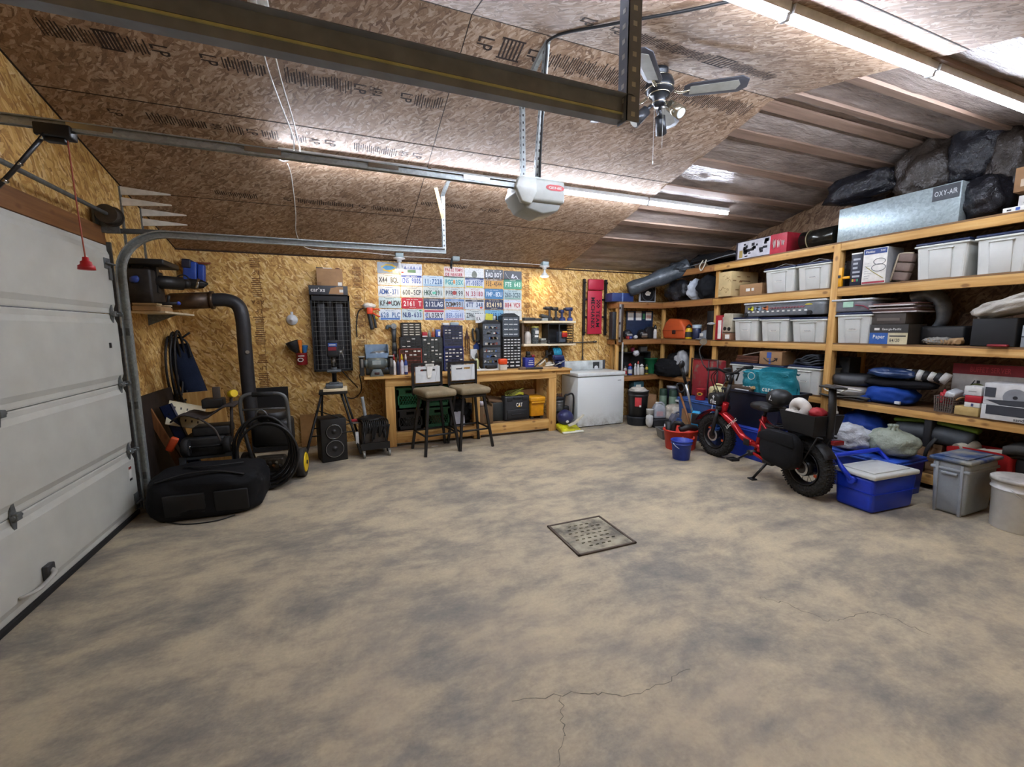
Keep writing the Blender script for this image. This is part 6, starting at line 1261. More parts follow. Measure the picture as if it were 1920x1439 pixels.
m = MB().m(mat('1a1b1e', .5)); m.cyl((0, .02, .1), (0, .10, .1), .1, seg=20); one('black_disc', m, 'black round wheel standing behind the spray bottle', 'wheel', loc=(Xat(1222, 5.83, L2), 5.83, L2+.001))
loc, W, H = S(1240, 1281, L2, 598, 5.02); r = thing('orange_case', 'rounded orange plastic power tool case on the corner shelf', 'tool case', (loc[0], loc[1], loc[2]+.001), RZ)
m = MB().m(mat('c9582a', .42, var=.06)); m.prism([(-W*.42, 0), (W*.55, 0), (W*.52, H*.55), (W*.30, H*.93), (-W*.2, H), (-W*.36, H*.8), (-W*.5, H*.38)], 0, .22, 'y', .03); m.m(mat('9a3f1e', .5)).box((-W*.46, -.004, H*.38), (W*.5, .0, H*.405)); m.build('shell', None, r)
m = MB().m(mat('3a1f1c', .5)); m.box((W*.02, -.016, H*.24), (W*.16, .0, H*.42), .006); m.build('latch', None, r)
bottle('weed_killer', 'yellow jug with a black cap beside the orange case', 5.07, Yat(1289, 5.05, L2), L2+.001, .052, .23, 'd8b222', '1d1d1f', .85, .22, lab='2a2a2a', cat='jug')
m = MB().m(mat('222c4e', .4)); m.lathe([(.06, 0), (.063, .01), (.063, .16), (.058, .17)], 20); m.m(mat('a5b5c0', .4)).lathe([(.066, .165), (.068, .17), (.068, .22), (.001, .225)], 20); one('jar', m, 'navy jar with a pale lid behind the grey cap', 'jar', loc=(5.13, Yat(1305, 5.12, L2), L2+.001))
m = MB().m(mat('8b9096', .7)); m.blob((0, 0, .0), (.085, .1, .14), .02, 2, 3, 4, 0.0); m.prism([(.10*math.cos(a)-.06, .09*math.sin(a)) for a in [PI/2+PI*i/12 for i in range(13)]], .0, .012, 'z').m(paper).box((-.089, -.03, .045), (-.078, .03, .09)); one('ball_cap', m, 'grey cap with a white patch lying on the corner shelf', 'cap', loc=(5.13, Yat(1318, 5.08, L2), L2+.002))
m = MB().m(mat('16171a', .5)); m.box((0, -.05, 0), (.06, .06, .42), .006); one('black_box', m, 'tall black box standing between the two shelf units', 'box', loc=(5.06, 4.78, L2+.001)); m = MB().m(mat('c9cfd2', .35)); m.blob((0, 0, 0), (.02, .07, .02), .1, 2, 1, 3); one('silver_spray_gun', m, 'silver oblong thing sticking out beside the red sign', 'tool', loc=(4.985, 4.69, 1.57))
# second level, left bay
loc, W, H = S(1340, 1351, L2, 592, 4.97); m = MB().m(mat('b02030', .4)); m.box((-W/2, 0, 0), (W/2, .2, H), .003).m(paper).box((-W*.05, -.002, H*.05), (W*.5, .001, H*.8)).box((W/2-.001, .02, H*.05), (W/2+.002, .19, H*.92)); one('red_sign', m, 'red and white sign edge standing at the start of the second shelf', 'sign', loc=(loc[0], loc[1], loc[2]+.001), rz=RZ)
o_, w_, h_ = carton('small_carton', 'small brown box under the beige speaker', 'carton', 1352, 1370, L2, 625, 4.99, .18, mat('8f6a52', .7), lambda m, W, D, H: m.m(paper).box((-W*.1, -.002, H*.2), (W*.35, .001, H*.8)))
loc, W, H = S(1352, 1372, L2+h_+.003, 589, 4.985); m = MB().m(mat('b5ad98', .45)); m.at(T((0, 0, 0), 0, .06)).box((-W*.42, 0, .004), (W*.42, .2, H), .012); m.m(black)
for q in (-.18, .2): m.cyl((W*q, -.002, H*.2), (W*q, .002, H*.2), W*.15, seg=16)
one('beige_speaker', m, 'beige speaker with two dark holes tilted on the small box', 'speaker', loc=(loc[0], loc[1], loc[2]+.004), rz=RZ)
zt_ = Zat(596, 4.99, Yat(1371, 4.99, L2))+.004
clear = NT('clear_plastic'); clear.b.inputs['Base Color'].default_value = col('aab0b6'); clear.b.inputs['Roughness'].default_value = .12; clear.b.inputs['Alpha'].default_value = .35
def clear_tote(label, pxl, pxr, z, pyt, xf, D, content, deco=None, wheels=False):
    loc, W, H = S(pxl, pxr, z, pyt, xf); t_ = thing('clear_tote', label, 'storage tote', (loc[0], loc[1], loc[2]+.001), RZ, 'clear totes on the second shelf')
    m = MB().m(clear.mat); m.box((-W/2+.01, .01, 0), (W/2-.01, D, H-.02), .01); m.build('tub', None, t_)
    m = MB().m(mat('d5d8da', .3)); m.box((-W/2, 0, H-.02), (W/2, D+.01, H), .006); m.build('lid', None, t_)
    m = MB().m(content); m.box((-W/2+.02, .025, .006), (W/2-.02, D-.02, H*.78), .02); m.build('lining', None, t_)
    if deco: m = MB(); deco(m, W, H); m.build('decal', None, t_)
    if wheels:
        for q in (-.46, .34): m = MB().m(black); m.cyl((W*q, -.012, .025), (W*q, .012, .025), .026, seg=18); m.build('wheel', None, t_)
    return W, H
def dec_h(m, W, H):
    for k, h in enumerate(('c9c23a', '8fa3b8', 'c8744a')): m.m(mat(h, .5)).prism([(-W*.40+k*W*.1+W*.04*math.cos(a), H*.58+H*.13*math.sin(2*a)+H*.07*math.sin(a)) for a in [2*PI*i/16 for i in range(16)]], .006, .0085, 'y')
    m.m(mat('b8404e', .5)).tube([V((W*(-.14+.42*i/34), .006, H*(.55+.07*math.sin(i*2.3)))) for i in range(35)], .004, 4); m.m(paper)
    for k in range(12): m.box((-W*.44+k*W*.065, .006, H*.28), (-W*.41+k*W*.065, .009, H*.38))
    m.m(mat('c9b23a', .5)).prism([(W*.32+W*.04*math.cos(a), H*.66+H*.1*math.sin(a)) for a in [PI*i/10 for i in range(11)]], .006, .009, 'y')
clear_tote('long clear tote with coloured scribbled lettering on the white totes', 1393, 1546, zt_, 570, 4.985, .4, mat('4a4d52', .7, var=.4), dec_h, True)
zt2 = Zat(587, 4.99, Yat(1556, 4.99, L2))+.003
clear_tote('clear tote of red and grey things with a pale green note', 1557, 1634, zt2, 563, 4.99, .42, mat('5a4652', .7, var=.5, vs=20), lambda m, W, H: m.m(mat('a9d0b8', .6)).box((-W*.2, .006, H*.35), (W*.05, .009, H*.78)).m(mat('8a2f40', .5)).tube([V((W*.1, .008, H*.5)), V((W*.3, .008, H*.4)), V((W*.42, .008, H*.15))], .006, 5, n=4))
# second level, right bay
def deco_paper(m, W, D, H):
    m.m(mat('3a3836', .6)).box((-W/2-.001, -.002, H*.58), (W/2, .001, H)); m.m(mat('2f5fa8', .5)).box((-W/2, -.002, 0), (0, .001, H*.57)); m.m(mat('cfc4a0', .5)).box((0, -.002, 0), (W/2, .001, H*.57))
    m.m(paper).text('Paper', H*.2, FR(-W*.24, -.0026, H*.38), W*.32).text('Georgia-Pacific', H*.11, FR(W*.08, -.0026, H*.76), W*.5).box((-W*.38, -.003, H*.7), (-W*.24, -.001, H*.82)); m.m(ink).box((W*.04, -.003, H*.38), (W*.46, -.001, H*.44)).text('84/20', H*.17, FR(W*.18, -.0026, H*.2), W*.26); m.m(mat('3d352c', .6)).box((W/2-.001, 0, 0), (W/2+.002, D, H))
pb, pW, pH = carton('paper_box', 'paper carton with blue and cream front on the second shelf', 'carton', 1629, 1700, L2, 609, 5.0, .3, mat('5a4a38', .6), deco_paper)
pb2, _, pH2 = carton('dark_box', 'dark flat carton stacked on the paper carton', 'carton', 1634, 1697, L2+pH+.002, 588, 5.02, .3, mat('47403a', .6), lambda m, W, D, H: m.m(mat('6b625a', .6)).box((-W*.34, -.002, H*.3), (W*.34, .001, H*.55)))
m = MB(); random.seed(9); loc, W, H = S(1636, 1700, L2+pH+pH2+.004, 570, 5.02)
for k in range(6): q = random.uniform(-.02, .03); m.m([mat('c9c2c0', .6), mat('6b4a45', .6), mat('9a8f8c', .6), mat('4a3a3c', .6)][k % 4]).box((-W/2+q, -.02+q, H/6*k), (W/2+.08+q, .3, H/6*(k+1)-.002), .002)
one('magazine_stack', m, 'loose stack of papers on the dark flat carton', 'papers', loc=loc, rz=RZ)
m = MB().m(mat('8b9095', .35, .2, .25)); pts = [P(0, 5.36, *q) for q in ((1722, 560), (1748, 553), (1768, 572), (1768, 600), (1752, 618))]; m.tube(pts, lambda u: .15-.09*u, 18, n=6, flat=.5); m.m(mat('26282a', .5)).cyl(pts[-1]+V((0, .02, -.02)), pts[-1]+V((0, -.02, -.09)), .06, .07, 16); one('plastic_shroud', m, 'grey curved plastic shroud behind the papers on the second shelf', 'shroud')
carton('flat_black_bag', 'flat black case lying behind the bag of sticks', 'case', 1722, 1806, L2, 612, 5.16, .3, mat('1b1c1e', .55), None, bev=.02)
loc, W, H = S(1722, 1790, L2, 633, 5.02); m = MB().m(film('clear_bag', '9a978f', .2, .6, 14, var=.3)); m.blob((-W*.08, .08, H*.5), (W*.42, .07, H*.55), .15, 4, 2, 4, .002); m.m(mat('a3845e', .7)); random.seed(4)
for k in range(7): x = -W*.3+k*W*.11; m.cyl((x, .03, .03), (x+.05, .09, .035), .024, seg=10)
m.cyl((W*.3, .03, .04), (W*.62, .06, .05), .022, seg=10).cyl((W*.35, .06, .03), (W*.58, .0, .03), .02, seg=10); one('stick_bag', m, 'clear bag of cut wooden pieces at the front of the second shelf', 'bag', loc=(loc[0], loc[1], loc[2]+.001), rz=RZ)
kb, kW, kH = carton('black_bin', 'plain black fabric bin on the second shelf', 'bin', 1817, 1902, L2, 598, 5.0, .34, mat('17181a', .7), None, bev=.008)
loc, W, H = S(1838, 1935, L2+kH+.002, 572, 5.0); m = MB().m(film('white_sack', 'b9b3a8', .35, .5, 8, (1, 3, 1), .2)); m.at(T((.06, .14, .09), 0, -.30)).blob((0, 0, 0), (.30, .20, .075), .10, 2.4, 3, 4, None, .85, .07); one('white_sack', m, 'translucent white sack flopped on the black fabric bin', 'sack', loc=(loc[0], loc[1], loc[2]+.03), rz=RZ)
m = MB().m(mat('8f2028', .4)); m.box((-.06, -.02, 0), (.06, .03, .02), .008); one('red_tool', m, 'small red tool lying before the black fabric bin', 'tool', loc=(4.98, Yat(1870, 4.98, L2), L2+.001), rz=RZ)
carton('grey_carton', 'pale grey box at the right edge of the photo on the second shelf', 'box', 1912, 1965, L2, 610, 5.0, .3, mat('9aa0a6', .5), lambda m, W, D, H: m.m(ink).box((-W/2, -.002, H*.45), (W/2, .001, H*.5)))
# first level, corner part
z = L1+.002; m = MB().m(mat('1d2022', .55)); loc, W, H = CA(1166, 1219, z, 661, 5.86); e = .012
m.box((-W/2, 0, 0), (-W/2+e, .18, H)).box((W/2-e, 0, 0), (W/2, .18, H)).box((-W/2, 0, H-e), (W/2, .18, H)).box((-W/2, .17, 0), (W/2, .18, H)); one('black_cubby', m, 'open black cubby behind the spray cans on the lowest corner shelf', 'cubby', loc=loc)
zt3 = z+H; yy = 5.93
bottle('yellow_jar', 'yellowish jar standing on the black cubby', Xat(1173, yy, zt3), yy, zt3+.001, .03, .12, 'b5ad7c', 'c9c6b8', .8, .2, cat='jar')
m = MB().m(mat('a83a5c', .4)); m.cyl((0, 0, 0), (0, 0, .07), .03, .034, 14); one('pink_cup', m, 'pink cup on the black cubby', 'cup', loc=(Xat(1186, yy, zt3), yy, zt3+.001))
m = MB().m(mat('6b6a66', .5)); m.box((-.06, -.04, 0), (.08, .04, .09), .008); one('grey_carton', m, 'grey box on the right end of the black cubby', 'box', loc=(Xat(1204, yy, zt3), yy, zt3+.001))
bag('crumpled white plastic hung at the front of the black cubby', (Xat(1193, 5.8, zt3), 5.80, zt3-.02), (.055, .04, .05), film('white_bag', 'd3d5d8', .3, .5, 14, var=.2), seed=40, name='plastic_bag', sub=3)
for k, (px, r_, h_, bc, cc, lb, lab_) in enumerate(((1172, .03, .17, 'b8b4b0', '2a2c2e', 'b02a34', 'white bottle with a red label, leftmost of the cans beside the freezer'), (1182, .037, .2, '2f4a9c', 'b8242c', 'd6d6d2', 'blue and white spray can with a red top'), (1191, .022, .2, 'c9c9c4', 'c9c9c4', None, 'slim white bottle behind the spray cans'), (1197, .024, .23, 'd8d8d4', 'b04030', None, 'tall white spray bottle with a red trigger'), (1203, .042, .18, 'c3c3bc', 'd9d9d4', None, 'white handled jug among the spray cans'), (1213, .028, .17, 'b9a93a', '4a4a46', '2c2f2c', 'yellow and black can next to the green bucket'))):
    bottle('spray_can', lab_, Xat(px, 5.775, z), 5.778+.012*(k % 2), z, r_, h_, bc, cc, .8, .22, lab=lb, grp='cans on the lowest corner shelf', cat='can' if k % 2 else 'bottle')
loc, W, H = CA(1218, 1237, z, 673, 5.80); m = MB().m(mat('1d6a42', .4)); R_ = W*.5; m.lathe([(R_*.8, 0), (R_*.98, H*.95), (R_*1.08, H*.96), (R_*1.08, H), (R_*.92, H), (R_*.75, .01)], 24, close=False).cyl((0, 0, 0), (0, 0, .006), R_*.8, seg=24); one('green_bucket', m, 'green bucket on the lowest corner shelf', 'bucket', loc=(loc[0], loc[1]+R_, loc[2]))
bag('black nylon bag slumped over the lowest corner shelf', (5.06, Yat(1250, 5.0, L1), L1+.10), (.17, .30, .17), fabric('black_nylon_b', '1c1d20', 220), seed=44, floor=L1-.02, name='nylon_bag', crease=.03)
bag('white and grey padded bag behind the red case', (5.12, Yat(1277, 5.1, .95), L1+.2), (.12, .12, .2), mat('a9adb0', .5), seed=46, floor=L1+.002, name='padded_bag', crease=.03)
bag('dark rumpled cloth piled at the back of the corner shelf', (5.32, 5.5, L1+.19), (.18, .38, .2), mat('232426', .85), seed=48, floor=L1+.002, name='cloth', cat='cloth')
# first level, left bay
zl = Zat(679, 4.99, Yat(1366, 4.99, L1))+.004
def smile(m, W, D, H):
    m.m(mat('3f62b0', .5)).box((-W*.16, -.002, H*.5), (W*.04, .001, H*.95)).box((-W*.06, -.002, H*.05), (W*.02, .001, H*.45)); m.m(ink).tube([V((-W*.3, -.001, H*.5)), V((-W*.1, -.001, H*.25)), V((W*.12, -.001, H*.28)), V((W*.3, -.001, H*.48))], .006, 5, n=5).tube([V((W*.18, -.001, H*.5)), V((W*.31, -.001, H*.52)), V((W*.28, -.001, H*.3))], .005, 5)
    m.m(card).box((-W*.4, .05, H), (W*.55, D*.5, H+.012)).m(cardd).box((W/2-.001, 0, 0), (W/2+.001, D, H))
carton('delivery_carton', 'brown delivery carton with a curved arrow on the white tote', 'carton', 1423, 1465, zl, 659, 5.0, .25, card, smile)
m = MB(); random.seed(6); loc, W, H = S(1379, 1420, zl, 666, 5.06)
for k in range(4): m.m(mat(['5a3626', '6b4230'][k % 2], .6)).box((-W/2+.004*k, .004*k, H*k/4), (W/2, .22, H*(k+1)/4-.003), .003)
m.m(mat('b9b2a8', .6)).at(T((.04, .08, H+.03), .0, -.22)).box((-W*.4, -.04, -.006), (W*.45, .1, .006)); one('brown_binders', m, 'stack of brown binders with papers left of the delivery carton', 'binders', loc=(loc[0], loc[1], loc[2]+.001), rz=RZ)
m = MB(); loc, W, H = S(1485, 1533, Zat(684, 4.99, Yat(1473, 4.99, L1))+.004, 664, 5.02); 
for k in range(5): m.m(mat(['2c3038', '3f454e', '23262c'][k % 3], .8)).slab(lambda u, v, k=k: (-W*.5+W*(1-.06*k)*u+.012*k, .02+.26*v, H*.2*(k+1)*(.6+.5*u)+.012*math.sin(u*7+k)+.01*noise.noise(V((u*4, v*4, k)))), .018, 12, 6)
one('folded_clothes', m, 'dark folded clothes heaped on the white tote beside the post', 'clothes', loc=(loc[0], loc[1], loc[2]+.004), rz=RZ)
bag('crumpled white paper behind the handlebar', (4.86, Yat(1352, 4.86, .85), .86), (.1, .12, .09), mat('c6cacf', .5), seed=52, amp=.25, name='paper_wad', cat='paper', sub=4)
# first level, right bay
carton('dark_tub', 'dark grey tub at the back of the shelf beside the post', 'tub', 1568, 1588, L1, 670, 5.36, .2, mat('3a3d3f', .55), lambda m, W, D, H: m.m(mat('6b6f70', .5)).box((-W/2-.01, -.01, H*.5), (W/2+.01, .1, H*.55)))
yc = Yat(1595, 5.15, L1); m = MB().m(mat('3a3c3f', .5)); m.lathe([(.15, 0), (.20, .01), (.205, .05), (.2, .1), (.17, .115), (.001, .118)], 32); one('grey_tin', m, 'dark grey round tin stacked on the white round one', 'tin', loc=(5.20, yc, L1+.145))
m = MB().m(mat('b9b6b0', .45)); m.lathe([(.16, 0), (.18, .01), (.18, .04), (.185, .045), (.18, .05), (.185, .10), (.001, .105)], 32); one('round_tin', m, 'white round tin behind the looped white cable', 'tin', loc=(5.20, yc+.01, L1+.038))
m = MB().m(mat('4a4741', .8)); m.slab(lambda u, v: (-.22+.46*u, -.03+.42*v, .034-.012*math.sin(u*6)+.006*v), .012, 12, 6).m(mat('5e5a54', .8)).slab(lambda u, v: (-.18+.40*u, -.01+.4*v, .018), .014, 8, 4); one('grey_mats', m, 'grey mats lying under the round tins', 'mats', loc=(4.985, Yat(1578, 4.98, L1), L1+.002), rz=RZ)
pts = [P(0, 4.965, *q) for q in ((1575, 737), (1552, 733), (1545, 728), (1550, 722), (1562, 726), (1566, 745), (1568, 765))]+[P(0, 4.97, 1569, 772)]
m = MB().m(mat('cfcabc', .45)); m.tube(pts, .008, 8, n=6).box((4.955, pts[-1].y-.014, pts[-1].z-.03), (4.985, pts[-1].y+.014, pts[-1].z), .005).tube([pts[0], P(0, 4.96, 1590, 730), P(0, 4.97, 1616, 734)], .008, 8, n=5); one('white_cable', m, 'looped white cable hanging down over the shelf edge', 'cable')
loc, W, H = S(1609, 1706, L1, 722, 4.99); r = thing('blue_bag', 'soft royal blue bag on the lower shelf', 'bag', (loc[0], loc[1], loc[2]+.001), RZ)
m = MB().m(fabric('royal_nylon', '1f47a0', 260, .6, .12)); m.blob((-W*.02, .16, H*.5), (W*.46, .16, H*.55), .06, 2.5, 3, 4, .001, .75, .02); m.prism([(-W*.62, .0), (-W*.3, .0), (-W*.34, H*.5), (-W*.52, H*.3)], .03, .1, 'y', .01); m.build('body', None, r)
m = MB().m(mat('c9cdd2', .5)); m.box((W*.22, -.012, H*.12), (W*.32, .012, H*.28), .002); m.build('label', None, r)
bag('black soft case lying on the royal blue bag', (5.16, Yat(1680, 5.1, .95), .945), (.14, .30, .05), fabric('black_canvas', '1a1a1e', 200), seed=60, name='soft_case', crease=.02, amp=.05)
bag('shiny navy bag with a round white badge on top of the black case', (5.12, Yat(1672, 5.1, 1.03), 1.045), (.12, .21, .055), film('navy_vinyl', '27406e', .25, .4, 7), seed=62, name='vinyl_bag', crease=.06, amp=.08)
m = MB()
for k in range(7): m.m(mat('17181b' if k % 2 else 'c6c6c2', .6)).cyl((-.16+k*.045, .02, .0), (-.115+k*.045, .03, -.004*k), .05+.006*math.sin(k), .05+.006*math.sin(k+1), 14)
one('striped_roll', m, 'black and white striped roll at the end of the navy bag', 'roll', loc=(5.10, Yat(1735, 5.1, 1.02), 1.045), rz=RZ)
loc, W, H = S(1747, 1783, L1, 742, 4.99); r = thing('wicker_basket', 'grey brown woven basket of packets on the lower shelf', 'basket', (loc[0], loc[1], loc[2]+.001), RZ)
wk = mat('6b5f57', .7); m = MB().m(wk)
for k in range(7): f = .86+.14*k/6; z = .008+k*(H-.012)/6; m.tube([(-W/2*f, .02, z), (W/2*f, .02, z), (W/2*f, .2, z), (-W/2*f, .2, z)], .006, 6, closed=True)
for k in range(9): x = -.43+.86*k/8; m.cyl((W*x, .02, 0), (W*x*1.16, .012, H), .004, seg=6).cyl((W*x, .2, 0), (W*x*1.16, .206, H), .004, seg=6)
for k in range(5): y = .03+.04*k; m.cyl((W*.43, y, 0), (W*.5, y, H), .004, seg=6).cyl((-W*.43, y, 0), (-W*.5, y, H), .004, seg=6)
m.box((-W*.43, .02, 0), (W*.43, .2, .006)); m.m(mat('b08a5a', .6)).tube([(W*.5, .05, H*.8), (W*.62, .08, H*.95), (W*.62, .14, H*.95), (W*.5, .17, H*.8)], .008, 6, n=4); m.build('weave', None, r)
m = MB().m(mat('b02a34', .5)); m.blob((-W*.15, .1, H*.7), (W*.3, .07, H*.45), .3, 4, 4, 4); o_ = m.build('red_packets', None, None, (loc[0], loc[1], loc[2]+.008), (0, 0, RZ)); tag(o_, 'red packets filling the woven basket', 'packets')
m = MB().m(mat('c9cdd0', .35)); m.at(T((W*.25, .1, H*1.1), .2, .3)).box((-W*.28, -.07, -.03), (W*.25, .07, .03), .012); o_ = m.build('white_packet', None, None, (loc[0], loc[1], loc[2]+.008), (0, 0, RZ)); tag(o_, 'pale packet tilted on top of the woven basket', 'packet')
b1, w1, h1 = carton('beige_box', 'beige box at the bottom of the small stack beside the slicer carton', 'box', 1788, 1833, L1, 761, 4.99, .16, mat('bfa468', .6))
b2, w2, h2 = carton('white_box', 'thin white box on the beige one with a blue mark', 'box', 1807, 1836, L1+h1+.002, 754, 4.995, .15, paper, lambda m, W, D, H: m.m(mat('4a4f7a', .5)).box((-W*.05, -.002, H*.2), (W*.1, .001, H*.8)))
b3, w3, h3 = carton('red_box', 'red box in the small stack on the lower shelf', 'box', 1808, 1839, L1+h1+h2+.004, 741, 4.995, .15, mat('b01f2c', .45))
carton('white_top_box', 'white box topping the small stack', 'box', 1807, 1840, L1+h1+h2+h3+.006, 724, 4.995, .15, mat('d8d8d4', .5), lambda m, W, D, H: m.m(mat('9a9a96', .5)).box((-W*.25, -.002, H*.4), (W*.2, .001, H*.5)))
def deco_buf(m, W, D, H):
    m.m(mat('8f1a2a', .5)).box((-W/2-.001, -.002, H*.78), (W/2+.001, .001, H)); m.m(mat('c83a45', .5)).text('BUFFET SERVER', H*.11, FR(-W*.02, -.0026, H*.89), W*.5); m.m(mat('2b2f3a', .5)).prism([(-W*.46, H*.08), (-W*.2, H*.66), (-W*.19, H*.66), (-W*.35, H*.1)], -.002, .001, 'y')
    for q, h in ((-.16, '5f6b2f'), (.18, '7a4a40')): m.m(mat(h, .6)).prism([(W*(q+.14*math.cos(a)), H*.40+H*.2*math.sin(a)) for a in [PI*i/12 for i in range(13)]], -.0025, .001, 'y').m(mat('b9bcbe', .4)).box((W*(q-.17), -.003, H*.3), (W*(q+.17), .001, H*.4)).m(ink).box((W*(q-.01), -.003, H*.6), (W*(q+.03), .001, H*.66))
carton('buffet_carton', 'big white and red BUFFET SERVER carton leaning at the back of the lower shelf', 'carton', 1778, 1930, L1, 681, 5.30, .12, mat('cfcecb', .5), deco_buf)
s1, sw, sh = carton('sandwich_box', 'long white carton at the front of the lower shelf, right edge', 'carton', 1837, 1960, L1, 757, 4.975, .3, mat('d9d9d6', .5), lambda m, W, D, H: m.m(mat('3a3d44', .5)).box((-W*.42, -.002, H*.35), (W/2, .001, H*.98)).m(ink).text('sandbpo', H*.2, FR(W*.18, -.0026, H*.18), W*.3))
def deco_sl(m, W, D, H):
    m.m(mat('8f949a', .4)).prism([(W*.02+W*.2*math.cos(a), H*.4+W*.2*math.sin(a)) for a in [2*PI*i/28 for i in range(28)]], -.003, .001, 'y').m(ink).prism([(W*.02+W*.04*math.cos(a), H*.4+W*.04*math.sin(a)) for a in [2*PI*i/16 for i in range(16)]], -.0045, .001, 'y').m(mat('3f434a', .5)).prism([(-W*.45, H*.2), (W*.3, H*.3), (W*.2, H*.0), (-W*.2, 0)], -.004, .001, 'y').box((-W*.48, -.004, H*.35), (-W*.3, .001, H*.8)); m.m(ink).text('C', H*.3, FR(W*.38, -.003, H*.65))
carton('slicer_carton', 'white carton picturing a round slicer blade on the long white carton', 'carton', 1842, 1962, L1+sh+.002, 718, 4.985, .28, mat('d3d4d3', .5), deco_sl)
# ================= on the floor: drain, corner clutter, blue totes, bike, cooler, bins =================
# ---- drain cover
r = thing('drain_cover', 'square slotted steel drain cover set in the concrete floor', 'drain cover', (1.625, 2.535, 0), .0)
t = NT('drain_steel'); o = t.pos(); n_ = t.noise(o, 7, 5, .65); t.l(t.ramp(n_, [(.38, '5d574c'), (.5, '8d8672'), (.62, 'a59d86')]), t.b.inputs['Base Color']); t.b.inputs['Roughness'].default_value = .7
drk = mat('14110e', .9); fmat = mat('574a3f', .65, .2)
m = MB().m(fmat); W = .235
for a, c in (((-W, -W), (W, -W+.016)), ((-W, W-.016), (W, W)), ((-W, -W), (-W+.016, W)), ((W-.016, -W), (W, W))): m.box((a[0], a[1], 0), (c[0], c[1], .012), .002)
m.build('frame', None, r)
m = MB().m(drk); m.box((-W+.012, -W+.012, .0003), (W-.012, W-.012, .001)); m.build('gap', None, r)
m = MB().m(t.mat); xs = []; w_, h_ = .215, .215
rowsy = [(-.15+.05*k) for k in range(7)]; sl, sw_ = .026, .013
# plate cut into strips around seven rows of slots
ys = sorted([-h_]+[y+q*sw_ for y in rowsy for q in (-.5, .5)]+[h_]); topz = .009
for i in range(0, len(ys), 2): m.box((-w_, ys[i], .001), (w_, ys[i+1], topz))
for k, y in enumerate(rowsy):
    n = 4 if k in (0, 6) else 6; x0 = -w_; off = (.018 if k % 2 else 0)
    cx = [(-(n-1)/2+i)*.05+off-.01 for i in range(n)]
    for q in cx: m.box((x0, y-sw_/2, .001), (q-sl/2, y+sw_/2, topz)); x0 = q+sl/2
    m.box((x0, y-sw_/2, .001), (w_, y+sw_/2, topz))
m.build('grate', None, r)
# ---- corner clutter between the freezer and the blue totes
loc = (4.33, 5.52, 0)
def pail(name, label, x, y, r0, r1, h, mt, handle=True, rim=True, z=0, lid=None, cat='bucket', band=None, hm=None, hang=.5):
    t_ = thing(name, label, cat, (x, y, z)); m = MB().m(mt)
    m.lathe([(r0, 0), (r0+.004, .004), (r1-.004, h*.8), (r1, h*.81), (r1+.006, h*.82), (r1+.006, h*.84), (r1, h*.85), (r1+.002, h*.95), (r1+.010, h*.955), (r1+.010, h), (r1-.006, h), (r0-.006, .012)], 32, close=False).cyl((0, 0, 0), (0, 0, .012), r0, seg=32)
    if band: m.m(band).lathe([(r0+(r1-r0)*.3+.002, h*.3), (r0+(r1-r0)*.6+.002, h*.6)], 32, close=False)
    m.build('pail', None, t_)
    if lid: m = MB().m(lid); m.lathe([(.001, h+.012), (r1*.8, h+.012), (r1*.84, h+.002), (r1+.004, h+.002), (r1+.008, h-.01), (r1+.012, h-.012), (r1+.012, h+.012), (r1, h+.02), (.001, h+.013)], 32, close=False); m.build('lid', None, t_)
    if handle:
        m = MB().m(hm or mat('b9bdc0', .35, .6)); R_ = r1+.012; A_ = hang; m.tube([V((R_*math.cos(q), -R_*math.sin(q)*math.cos(A_), h*.88-R_*math.sin(q)*math.sin(A_)*.8)) for q in [PI*i/16 for i in range(17)]], .004, 6); m.build('handle', None, t_)
    return t_
pail('black_bucket', 'tall black bucket with a red label beside the freezer', 4.30, 5.40, .135, .155, .40, blackp, False, z=.14)
m = MB().m(mat('1a2028', .5)); m.lathe([(.15, 0), (.155, .01), (.165, .12), (.17, .135), (.001, .137)], 28); one('blue_pail_base', m, 'dark blue tub under the black bucket', 'tub', loc=(4.30, 5.40, 0))
m = MB().m(mat('c23a40', .5)); 
for i in range(6):
    a0 = -2.55+.11*i; a1 = a0+.11; R_ = .152; z0, z1 = .14+.17, .14+.31
    m.quad((R_*math.cos(a0), R_*math.sin(a0), z0), (R_*math.cos(a1), R_*math.sin(a1), z0), (R_*1.02*math.cos(a1), R_*1.02*math.sin(a1), z1), (R_*1.02*math.cos(a0), R_*1.02*math.sin(a0), z1))
m.m(paper)
for i in range(2):
    a0 = -2.1+.09*i; R_ = .1535; m.quad((R_*math.cos(a0), R_*math.sin(a0), .30), (R_*math.cos(a0+.09), R_*math.sin(a0+.09), .30), (R_*math.cos(a0+.09), R_*math.sin(a0+.09), .33), (R_*math.cos(a0), R_*math.sin(a0), .33))
lb_ = m.build('red_label', None, None, (4.30, 5.40, 0)); bk_ = bpy.data.objects['black_bucket']; lb_.parent = bk_; lb_.location = (0, 0, -.14)
bag('crumpled white bag filling the black bucket', (4.30, 5.40, .545), (.13, .13, .05), mat('c9c4ba', .7), seed=70, amp=.2, name='white_bag', sub=3)
m = MB().m(mat('3f6b78', .5)); m.box((-.1, -.07, 0), (.1, .07, .15), .004).m(paper).box((-.06, -.072, .05), (.04, -.07, .1)); one('teal_carton', m, 'teal printed carton behind the black bucket', 'carton', loc=(4.62, 5.86, .47)); one('carton_pile', MB().m(cardd).box((-.12, -.1, 0), (.16, .1, .468), .004), 'brown carton behind the black bucket', 'carton', loc=(4.64, 5.86, 0))
m = MB().m(card); m.box((-.12, -.09, 0), (.10, .08, .43), .004); one('plain_carton', m, 'plain brown carton between the black bucket and the green jugs', 'carton', loc=(4.64, 5.58, 0))
